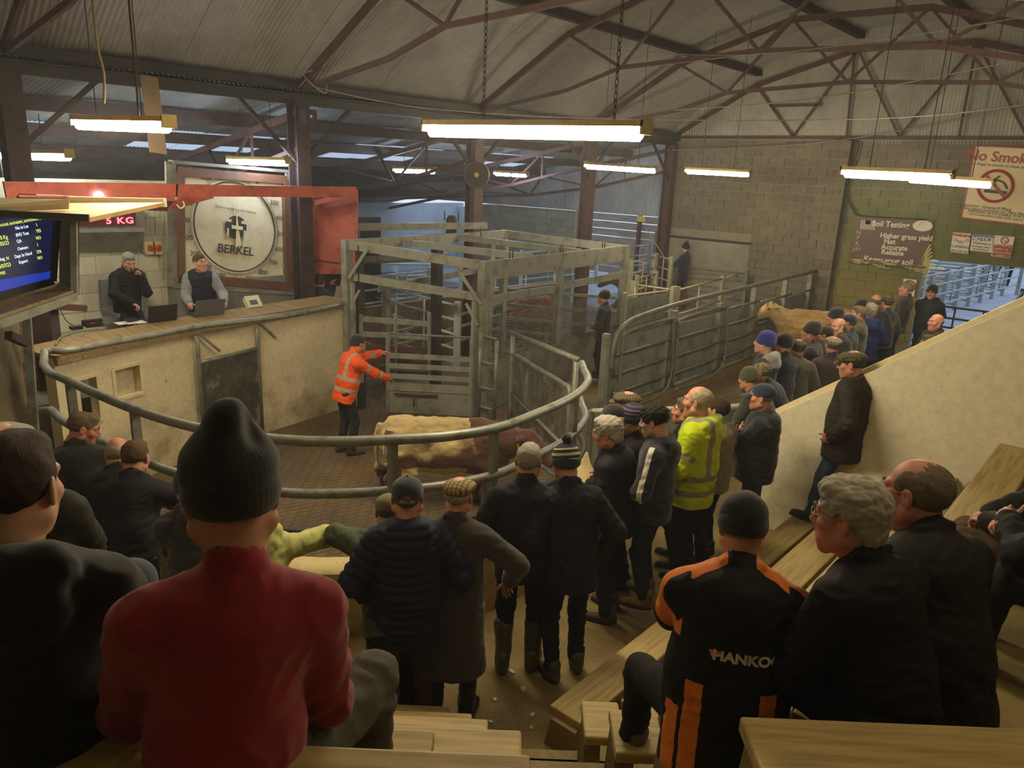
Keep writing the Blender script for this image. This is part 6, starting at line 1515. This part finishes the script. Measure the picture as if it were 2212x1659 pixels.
pp('clerk in a navy body warmer over a grey hoodie at the laptop',428,551,.95,176,hip=.92,legs='sit',lean=14,head=(38,8),hair=('short','#5a4630'),kind='heavy',skinc='#cf9480',jacket=J('#8f8f92','wool',collar='hoodie'),vest=J('#1b2234',sleeves=False,quilt=.09,qd=.006,collar='none'),
  arms=(dict(t=(.17,.46,1.02),pose='rest',palm=(0,0,-1),pole=(.5,-.6,-.7)),dict(t=(-.34,.42,1.02),pose='rest',palm=(0,0,-1),pole=(-.5,-.6,-.7))),vox=.014,hv=.0055,fat=1.12)
pp('brown haired figure with raised hand in the dark corner behind the rostrum',690,596,None,10,d=13.4,h=1.7,jacket=J('#191a22','wool'),hair=('short','#4a2c20'),arms=('down',dict(t=(.20,.25,1.5),pose='flat',pole=(-1,0,-1))),hv=.008,vox=.02)
pp('person in a red knitted hat and orange hi-vis at the left end of the desk',71,707,0,-80,h=1.78,jacket=J('#e8541e','hivis',pat=lambda L,a,t,x:edge(.03-np.abs(L[:,2]-.2)),c2='#b5aa90'),hat=('beanie',knitpat('red_knit','#b52a30',((0,'#b52a30'),(.46,'#d8cfc0'),(.54,'#b52a30')),10,2,-.1),cloth('#b52a30','knit')),glasses='#a08a70',hair=('short','#7d7468'),arms=('fold','fold'),hv=.008,vox=.018)
# -- ring
def hiv(bands,arms_,vert=True):
    def f(L,a,t,x):
        d=np.full(len(L),-1.)
        for z in bands: d=np.maximum(d,np.where(a==0,.027-np.abs(L[:,2]-z),-1))
        for z in arms_: d=np.maximum(d,np.where(a>0,(.09-np.abs(t-z))*.25,-1))
        if vert: d=np.maximum(d,np.where((a==0)&(L[:,2]>bands[-1]),.025-np.abs(np.abs(L[:,0])-.10),-1))
        return edge(d,.008)
    return f
pp('drover in an orange hi-vis jacket pushing the cage gate in the ring',774,722,0,-62,h=1.80,lean=16,head=(0,0),jacket=J('#ee5a1c','hivis',pat=hiv((.04,.2),(.5,1.35)),c2='#a39a88',vox=.013),trousers=('#23262e','denim'),shoes=('#3a352c','boot'),hat=('cap','#1c1f24'),hair=('short','#4a4038'),skinc='#b8795c',
  arms=(dict(t=(.16,.62,1.10),pose='rest',palm=(0,0,-1),pole=(1,-.4,-.8)),dict(t=(-.14,.66,1.42),pose='rest',palm=(0,0,-1),pole=(-1,-.3,-.6))),legs='stand',vox=.015,hv=.006,kind='lean')
# -- front left, leaning on the wall
pp('grey brown haired man in a black jacket looking back over his right shoulder',187,895,W0,-8,h=1.74,lean=14,head=(-82,-22),hair=('short','#6d5c48'),skinc='#b87a60',jacket=J('#141416','wool',collar='fold'),trousers=('#17181c','denim'),arms=('fold','fold'),vox=.014,hv=.0055,kind='avg')
pp('bald headed man in a dark grey jacket leaning on the ring wall',255,948,W0,-12,h=1.72,lean=32,head=(0,-18),hair=('ring','#a59a88'),jacket=J('#1d1c1e',collar='fold'),trousers=('#16171b','denim'),arms=('rail','rail'),vox=.014,hv=.0055,fat=1.1)
pp('short brown haired man in a black jacket with his arm on the rail',292,954,W0,-14,h=1.78,lean=28,head=(-10,-10),hair=('short','#5c4836'),jacket=J('#17181b',collar='fold'),trousers=('#6a6862','denim'),arms=(dict(t=(.26,.62,1.22),pose='rest',palm=(0,0,-1),pole=(1,0,-.5)),'rail'),vox=.014,hv=.0055)
pp('stooped man in a black hat and faded black coat beside the dark beanie',404,1012,W0,5,h=1.70,lean=26,hat=('beanie','#101116','#0d0e12'),jacket=J('#221e22','wool',collar='hoodie'),trousers=('#17181c','denim'),arms=('rail','rail'),vox=.016,hv=.0065)
# -- front centre
pp('person in a lime quilted coat stretching an arm along the ring wall',566,1068,W0,-8,h=1.68,lean=38,hair=('short','#6a5a48'),jacket=J('#bcbd74',diamond=.11,collar='hood'),arms=(dict(t=(.20,.52,1.12),pose='rest',pole=(1,-.1,.25)),'rail'),vox=.014,hv=.0065)
pp('man in an olive quilted jacket and khaki cap leaning over the ring wall',838,1066,W0,3,h=1.66,lean=36,head=(0,-8),hat=('cap','#6d5f3c'),jacket=J('#4d5340',quilt=.09,qd=.008,collar='hood'),arms=(dict(t=(.16,.46,1.18),pose='rest',pole=(1,.1,.15)),dict(t=(-.12,.44,1.20),pose='rest',pole=(-1,.1,.2))),hair=('short','#5c5044'),vox=.014,hv=.0065)
I=pp('stout man in a navy puffer coat and navy baseball cap seen from behind',880,1030,W0,3,h=1.83,fat=1.30,head=(-4,-4),hat=('capback',cloth('#181d33','wool'),cloth('#8d7d58','wool')),hair=('short','#6a6058'),jacket=J('#1c2138',quilt=.058,qd=.016,collar='hood',hem=-.22,girth=1.02,vox=.011),trousers=('#5a4a30','denim'),arms=('pocket','pocket'),legs='stand',vox=.014,hv=.005,kind='heavy')
pp('man in a checked tweed cap and long dark brown overcoat',993,1030,W0,-10,h=1.76,fat=1.12,head=(-6,-6),hat=('flatcap',TW1),hair=('short','#a89f90'),jacket=J('#2e261e','wool',hem=-.50,collar='fold',flare=.20,vox=.012,fold=.004),trousers=('#0f1015','wool'),shoes=('#17130f','boot'),arms=(dict(t=(.36,.18,1.02),pose='rest',pole=(1,-.6,.2)),'rail'),lean=8,vox=.014,hv=.005)
pp('grey cropped haired man in a padded black jacket and wellington boots',1144,963,W0,-4,h=1.80,fat=1.08,head=(-8,-6),hair=('short','#9a9286'),jacket=J('#1b1c24',quilt=.11,qd=.007,vox=.012,collar='stand'),trousers=('#1a1d26','denim'),shoes=('#4a4632','welly'),arms=('pouch','pouch'),lean=5,vox=.013,hv=.005)
BOB=knitpat('bobble_knit','#1d2433',((0,'#222a38'),(.20,'#c9bf9a'),(.27,'#222a38'),(.40,'#c9bf9a'),(.52,'#222a38'),(.66,'#c9bf9a'),(.72,'#222a38')),6,2,0)
pp('man in a striped bobble hat and diamond quilted black jacket',1220,962,W0,22,h=1.80,lean=14,head=(4,-14),hat=('bobble',BOB,cloth('#232b38','knit'),'#14161a'),hair=('short','#4a4238'),jacket=J('#1a1c22',diamond=.075,collar='fold',hem=-.2,vox=.012),trousers=('#1b1e27','denim'),shoes=('#5c4f36','boot'),arms=('pocket','pocket'),vox=.013,hv=.005)
pp('white haired man with glasses in a black zip jacket',1311,904,W0,68,h=1.80,fat=1.12,lean=6,head=(5,-12),hair=('full','#b8b2a2'),glasses='#2c2220',skinc='#c58c74',jacket=J('#17161a',collar='fold'),trousers=('#20262f','denim'),shoes=('#4a3f2d','boot'),arms=('pouch','pouch'),vox=.014,hv=.0055,kind='avg')
def hat_text(I,txt,ang0=70,size=.034,r=.108,z=.045):
    V,Fc=text_geo(txt,size,bold=.001,extrude=.001)
    a=V[:,0]/r; Pp=np.stack([-(r*.9)*np.sin(-a+math.radians(0)),r*1.04*np.cos(a)-.014,z+V[:,1]],1)*1.0
    A_=math.radians(ang0); c,s_=math.cos(A_),math.sin(A_); X,Y=Pp[:,0],Pp[:,1]+.014
    Pp=np.stack([c*X-s_*Y,s_*X+c*Y-.014,Pp[:,2]],1)
    hat=[o for o in I['root'].children if o.name.startswith('hat')][0]
    mk('hat_lettering',Pp*I['s'],Fc,SBLK,hat,None,False,True)
pp('man in a cream lettered headband hat and black jacket with a blue yoke',1322,879,W0,75,h=1.72,head=(5,-8),hat=('beanie',cloth('#15161b','knit'),cloth('#d8c39a','knit')),hair=('short','#5a5048'),jacket=J('#14151a',c2='#2b3f94',pat=lambda L,a,t,x:edge(np.where(a==0,L[:,2]-.40,.28-t)),collar='none'),trousers=('#15161a','denim'),arms=('pouch','pouch'),vox=.016,hv=.006,extra=lambda I_:hat_text(I_,'RED SOX'))
PUR=knitpat('purple_knit','#2c2238',((0,'#1d1a2c'),(.42,'#5a4a6e'),(.50,'#2c2238'),(.62,'#7d6a80'),(.68,'#2c2238'),(.80,'#5a4a6e'),(.86,'#2c2238')),6,2,0)
pp('man in a purple patterned knitted hat and black coat',1367,876,W0,80,h=1.74,hat=('beanie',PUR,cloth('#1a1926','knit')),hair=('short','#6a6058'),jacket=J('#131316',collar='fold'),trousers=('#121318','denim'),arms=('pouch','pouch'),vox=.016,hv=.006)
pp('man in a brown flat cap and glasses behind the purple hat',1357,845,W0,84,h=1.74,hat=('flatcap',TW4),glasses='#1a1a1a',hair=('short','#a39a8c'),jacket=J('#1c1a1a'),arms=('pouch','pouch'),vox=.018,hv=.006,skinc='#cc9880')
def stripe(L,a,t,x):
    V,A,s=x; sh,el,wr=A[1][:3]; d=np.full(len(V),-1.)
    for p,q in ((sh,el),(el,wr)):
        u=q-p; tt=np.clip(((V-p)@u)/(u@u),0,1); r=(V-p)-tt[:,None]*u; m=(np.linalg.norm(r,axis=1)<.12)&(r[:,0]<-.01); d=np.where(m,np.maximum(d,.021-np.abs(r[:,1]+.004)),d)
    return edge(np.where(a==2,d,-1),.006)
pp('dark fringed teenage boy in a navy hoodie with a white sleeve stripe',1412,879,W0+.12,72,h=1.78,head=(0,-14),kind='young',skinc='#c99f86',hair=('fringe','#1d1713'),jacket=J('#1b1f2b','wool',c2='#d8d4c6',pat=stripe,collar='hoodie',vox=.011),trousers=('#232c3a','denim'),shoes=('#7d6438','boot'),arms=('pouch','pouch'),vox=.013,hv=.005)
pp('balding heavy man in a yellow hi-vis coat with grey bands',1512,838,W0+.06,66,h=1.86,fat=1.26,head=(6,-4),kind='heavy',hair=('thin','#b3a48a'),skinc='#cd9478',jacket=J('#c3d61c','hivis',c2='#8f8d78',pat=hiv((-.06,.08),(.62,1.45)),collar='hood',hem=-.2,vox=.011),trousers=('#17191f','denim'),shoes=('#2c2620','boot'),arms=('pouch','pouch'),vox=.013,hv=.005)
pp('man whose face shows just left of the yellow hi-vis coat',1486,864,W0,82,h=1.70,hair=('short','#6a5a4a'),skinc='#c58a70',jacket=J('#191a1e'),arms=('pouch','pouch'),vox=.018,hv=.006)
pp('dark haired man in a beige jacket behind the yellow hi-vis coat',1556,862,W0,62,h=1.68,hair=('short','#3a2c22'),jacket=J('#8a7d66','wool'),arms=('pouch','pouch'),vox=.018,hv=.006)
pp('moustached man in a navy cap with arms folded over a navy fleece',1650,829,W0,82,h=1.78,fat=1.22,head=(0,-4),hat=('cap','#26324c'),hair=('short','#8a8478'),beard=('tache','#c9c0b0'),skinc='#c48a6c',jacket=J('#141a28','wool',collar='fold'),trousers=('#4a3f2d','denim'),arms=('fold','fold'),vox=.013,hv=.005)
pp('man in an olive tweed cap and dark waxed jacket leaning against the stand wall',1842,757,.72,80,fat=1.2,h=1.83,head=(0,-10),hat=('flatcap',TW2),hair=('short','#4d4238'),skinc='#bf8468',jacket=J('#2e2722','wax',collar='fold',hem=-.24,vox=.011),trousers=('#33465a','denim'),shoes=('#33291d','boot'),arms=('pocket','pocket'),feet=((.10,-.02,.08),(-.10,.20,.08,(0,1,0),(0,1,.3))),vox=.012,hv=.0045)
# -- passage crowd
def far(label,px,py,ang,jc,jk='wool',**k):
    k.setdefault('vox',.021); k.setdefault('hv',.0075); kw={q:k.pop(q) for q in list(k) if q in('collar','hem','c2','pat','quilt','diamond','qd')}
    return pp(label,px,py,k.pop('zf',.45),ang,jacket=J(jc,jk,**kw),**k)
far('stooping man in an olive hooded jacket and green knitted hat',1617,795,62,'#3d3d2c',lean=32,h=1.68,hat=('beanie','#4f5138','#4a4a34'),arms=('rail','rail'),collar='hood')
far('stooping man in a khaki peaked cap and navy sleeves',1645,783,78,'#1d2434',lean=30,h=1.70,hat=('cap',cloth('#7d7250','camo')),arms=('rail','rail'))
far('young man in a bright blue beanie and navy jacket with grey hood',1657,718,78,'#1b2132',h=1.82,hat=('beanie','#25308a','#222c80'),hair=('short','#4a3a2c'),collar='hood',c2='#8d8c86',pat=lambda L,a,t,x:edge(np.where((a==0)&(L[:,1]<.02),L[:,2]-.43,-1)),arms=('pouch','pouch'),skinc='#c79880',vox=.016,hv=.006,kind='lean')
far('man in a black woollen hat and long black coat',1697,722,40,'#131317',h=1.78,hat=('beanie','#0e0e11','#0c0c0f'),hem=-.4,arms=('pouch','pouch'))
far('man in a grey flat cap with brown collar beside the black coat',1727,732,22,'#4a4234',h=1.70,hat=('flatcap',TW3),arms=('pouch','pouch'))
far('man in a black beanie looking left over the black coat',1757,697,86,'#191a1e',h=1.80,hat=('beanie','#15161a','#131418'),hair=('short','#3a322a'),arms=('fold','fold'),skinc='#b98468')
far('man in a pale tweed cap and brown jacket seen from behind',1803,726,24,'#35292a',h=1.74,hat=('flatcap',cloth('#8d8870','tweed','#6a6450')),arms=('pouch','pouch'),fat=1.15)
far('man in a dark peaked cap just behind the smiling man',1786,704,84,'#2a2622',h=1.70,hat=('cap','#2a2824'),beard=('full','#6a5a4c'),arms=('pouch','pouch'))
far('smiling round faced man with cropped grey hair facing the camera',1813,689,128,'#26262b',h=1.72,hair=('ring','#8a7d6a'),kind='heavy',skinc='#d09a80',fat=1.15,head=(0,-6),arms=('pouch','pouch'),hv=.006)
far('man in a navy beanie with a small white badge',1808,667,86,'#202634',h=1.80,hat=('beanie','#171a26','#171a26'),arms=('pouch','pouch'))
far('man in a navy peaked cap beside the olive fleece',1837,679,82,'#23283a',h=1.72,hat=('cap','#20263c'),arms=('pouch','pouch'),skinc='#c08468')
far('brown grey haired man with arms folded in an olive fleece',1858,663,96,'#4f4c3c',h=1.76,hair=('short','#7a6a54'),arms=('fold','fold'),trousers=('#6d6754','denim'),skinc='#c89074',kind='heavy')
far('man in a black woolly hat half hidden behind the olive fleece',1861,648,60,'#1b1b20',h=1.74,hat=('beanie','#121216','#101014'),arms=('pouch','pouch'))
far('grey haired man in a royal blue padded jacket seen from behind',1884,657,18,'#1f2c62','nylon',h=1.76,quilt=.14,qd=.006,hair=('full','#9a9488'),collar='hood',trousers=('#20262f','denim'),arms=('pouch','pouch'),fat=1.1)
far('bald man in a dark jacket and jeans seen from behind',1894,637,12,'#1e1d1e',h=1.78,hair=('ring','#6a5848'),trousers=('#3f4a58','denim'),arms=('pouch','pouch'),fat=1.15,skinc='#c08a70')
far('man in a grey cap and charcoal jacket near the small ring notice',1920,640,40,'#2e2e2e',h=1.72,hat=('flatcap',TW3),arms=('pouch','pouch'))
far('tall grey haired man in a dark jacket turning to look left',1962,611,88,'#2c2a2a',h=1.84,lean=-6,hair=('short','#8a8478'),kind='heavy',skinc='#d09280',trousers=('#2c2f36','denim'),arms=('pouch','pouch'),fat=1.1)
far('man in a black bobble edged hat facing the camera with folded arms',2016,617,168,'#252933','nylon',h=1.80,hat=('beanie','#121214','#0e0e10'),collar='hood',arms=('behind','behind'),fat=1.25,skinc='#c8907c')
far('bald ruddy man in a brown waxed jacket by the stand wall',2026,680,132,'#3a3124','wax',h=1.76,hair=('ring','#b5a48c'),kind='heavy',fat=1.25,skinc='#d09078',arms=('pouch','pouch'),collar='fold')
far('dark grey haired man just showing above the stand wall',2010,727,100,'#2a2a26',h=1.66,hair=('full','#4d4a3c'),arms=('pouch','pouch'))
tag(MB().box((-10.6,16.2,0),(-8.3,19.7,.60)).build('catwalk',[CONCG]),'low concrete catwalk under the stockman','platform')
ST=far('stockman in navy overalls and black beanie holding a stick',1482,526,62,'#1c2236',h=1.76,zf=.6,hat=('tallbeanie','#15171a','#131518'),trousers=('#1e242e','denim'),arms=(dict(t=(.06,.34,1.12),pose='grip',pole=(1,-.2,-.6)),dict(t=(-.08,.36,1.14),pose='grip',pole=(-1,-.2,-.6))),hem=-.2,vox=.018,hv=.007)
hp=world(ST,np.array((0,.42,1.16))); tag(tube('stick',[hp+(0,0,-.15),hp+np.array((-.75,-.35,.95))],.013,mat('pale_stick','#a49c88',.6),None,6),'thin pale stick held up by the stockman','stick')
far('man in a black beanie standing behind the wire mesh of the weigh cage',1306,628,72,'#15181f',h=1.76,zf=.15,hat=('beanie','#131316','#111114'),arms=('pouch','pouch'))
for px,py,lab,a in ((2122,617,'left of two figures far out in the yard',170),(2146,616,'middle figure in dark blue trousers far out in the yard',20),(2172,619,'right figure walking away far out in the yard',10)):
    g=PZ(px,py,0); person(lab,(g[0],g[1],0),towards(g,a),legs='stride',hv=.012,vox=.03,jacket=J('#1a1c22'),arms=('pouch','pouch'),hair=('short','#4a4038'))
# -- nearest rows
pp('dark haired youth in a black hooded top at the left edge',22,950,None,-14,d=1.72,hip=.5,legs='sit',lean=12,head=(-16,-6),kind='young',skinc='#c79c82',hair=('short','#38291d',2),jacket=J('#141315','wool',collar='hood',vox=.009,fold=.005),trousers=('#4a4842','denim'),arms=('lap','lap'),vox=.012,hv=.004)
pp('man in a grey tweed cap at the far left behind the youth',2,914,None,-10,d=2.9,hip=.5,legs='sit',hat=('flatcap',cloth('#8d8978','wool')),jacket=J('#2a2824'),arms=('lap','lap'))
pp('broad man in a dark red jumper and dark green beanie seen from behind',492,944,None,2,d=1.66,h=1.84,hip=.5,legs='sit',fat=.94,side=6,lean=8,head=(0,-4),hat=('tallbeanie',cloth('#22282a','wool'),cloth('#1c2224','wool')),hair=('short','#a39684'),skinc='#c08c74',kind='heavy',jacket=J('#8e1826','wool',collar='low',puff=.3,vox=.0085,fold=.0045,hem=-.16),trousers=('#5d5c54','denim'),arms=(dict(t=(.20,.34,.50),pole=(.35,-.5,-1)),dict(t=(-.20,.34,.50),pole=(-.35,-.5,-1))),feet=((.40,.30,.08,(.5,1,0),(.6,.6,1)),(-.40,.30,.08,(-.5,1,0),(-.6,.6,1))),vox=.011,hv=.004)
pp('person in a navy snapback cap seated below the red jumper',280,1212,None,6,d=3.0,hip=.5,legs='sit',lean=14,hat=('capback',cloth('#262c46','wool'),cloth('#b59f6c','wool')),hair=('short','#2a221c'),jacket=J('#121219','wool'),arms=('lap','lap'),vox=.014,hv=.005)
def orange(L,a,t,x):
    X=np.abs(L[:,0]); back=L[:,1]<0.02
    d=np.where(a==0,np.minimum(np.minimum(L[:,2]-.30,X-.05),L[:,1]+.075),np.minimum(L[:,1]+.045,(.85-t)*.3))
    side=np.where((a==0),np.minimum(.030-np.abs(X-.125-.10*np.maximum(0,.15-L[:,2])*0),.17-L[:,2]),-1); side2=np.where((a==0)&(L[:,1]<.05),np.minimum(.022-np.abs(X-.19),.06-L[:,2]),-1)
    return edge(np.maximum(np.maximum(d,side),side2),.006)
def backtext(I):
    from mathutils.bvhtree import BVHTree
    o,V,Q,T,R,s=I['garment']; bv=BVHTree.FromPolygons([tuple(v) for v in V],Q.tolist())
    for txt,sz,x0,z0,m_,kw in (('HANKOOK',.048,.062,.285,mat('jacket_white','#c9c4b6',.6,.05),dict(bold=.0022,sx=1.12)),):
        tv,tf=text_geo(txt,sz,extrude=0,**kw); out=[]
        for v in tv:
            p=I['pel']+R@(np.array((v[0]+x0,-.6,v[1]+z0))*s); dd=R@np.array((0,1.,0)); h=bv.ray_cast(Vector(p),Vector(dd)); out.append(np.array(h[0] if h[0] is not None else p+dd*.45)-dd*.004)
        mk('back_lettering',out,tf,m_,o,None,False,True)
    q=[]; F_=[]
    for i in range(3):     # small flame mark left of the word
        for (x,z) in ((-.090+.014*i,.285+.012),(-.078+.014*i,.285-.014+.004*i),(-.067+.014*i,.285-.010+.004*i),(-.071+.014*i,.285+.012)):
            p=I['pel']+R@(np.array((x,-.6,z+.004))*s); dd=R@np.array((0,1.,0)); h=bv.ray_cast(Vector(p),Vector(dd)); q.append(np.array(h[0] if h[0] is not None else p)-dd*.004)
        F_.append((4*i,4*i+1,4*i+2,4*i+3))
    mk('back_mark',q,F_,mat('jacket_orange_mark','#d0703a',.6,.05),o,None,False,True)
pp('man in a black and orange tyre company jacket and black beanie',1610,1066,None,6,d=2.92,prop=.97,h=1.86,hip=.52,legs='sit',fat=1.30,lean=14,head=(6,-10),hat=('fleece',cloth('#131414','wool'),cloth('#101111','wool')),hair=('short','#8a8070'),jacket=J('#0f0f11','nylon',c2='#d9792e',pat=orange,collar='fold',hem=-.2,vox=.0085,fold=.005),trousers=('#1f1f1e','denim'),shoes=('#6d6046','boot'),arms=('knees','knees'),feet=((.16,.40,.08),(-.34,.46,-.04,(-.35,1,0),(-.5,.6,1))),vox=.011,hv=.0045,extra=backtext)
pp('silver haired man in black rimmed glasses and a black coat',1845,1038,None,54,d=2.78,prop=1.16,h=1.84,hip=.52,legs='sit',fat=1.05,lean=22,head=(20,-2),kind='lean',hair=('full','#a8a294',1),glasses='#1c1614',skinc='#b9806a',jacket=J('#0e0e12','nylon',collar='fold',vox=.0095),trousers=('#2a303c','denim'),arms=('lap','lap'),vox=.012,hv=.004)
pp('wispy haired man in glasses and a dark brown jacket',1990,992,None,46,d=3.0,prop=1.14,h=1.86,hip=.52,legs='sit',fat=1.15,lean=20,head=(22,-2),kind='heavy',hair=('thin','#6f6250',4),glasses='#7a5a48',skinc='#b87c66',jacket=J('#1d1a18','wax',collar='fold',vox=.0095),trousers=('#1d1e22','denim'),arms=('lap','lap'),vox=.012,hv=.004)
pp('seated man with clasped hands in a black jacket at the right edge',2330,905,None,84,d=3.2,h=1.82,hip=.5,legs='sit',lean=26,jacket=J('#141417',collar='fold'),trousers=('#2c2925','denim'),hair=('short','#6a6058'),arms=(dict(t=(.03,.50,.72),pose='rest',palm=(-1,0,-.3),pole=(1,-.3,-.4)),dict(t=(-.03,.50,.74),pose='rest',palm=(1,0,-.3),pole=(-1,-.3,-.4))),vox=.012,hv=.005,feet=((.14,.55,.08),(-.14,.50,.08)))
pp('man in brown corduroys stretched out at the far right by the stand wall',2330,880,None,92,d=3.9,h=1.80,hip=.5,legs='sit',lean=4,jacket=J('#2a2724'),trousers=('#5a4a36','denim'),hair=('short','#6a6058'),arms=('lap','lap'),vox=.013,hv=.006,feet=((.12,.68,.12,(0,1,0),(.1,.4,1)),(-.12,.70,.16,(0,1,0),(-.1,.4,1))))
# ------------------------------------------------------------------ faint breath and dust haze in the shed air
t=NT('shed_haze'); vn=t.n('VolumeScatter',Density=.0032,Anisotropy=.35); t.put(vn,0,(.92,.93,1,1))
t.t.links.new(vn.outputs[0],t.t.nodes['Material Output'].inputs['Volume']); t.t.nodes.remove(t.b)
hz=MB().box((-24.4,-3.4,-.3),(1.1,20.4,8.1)).build('haze',t.m); tag(hz,'faint breath and dust haze filling the shed air','haze',None,'stuff')
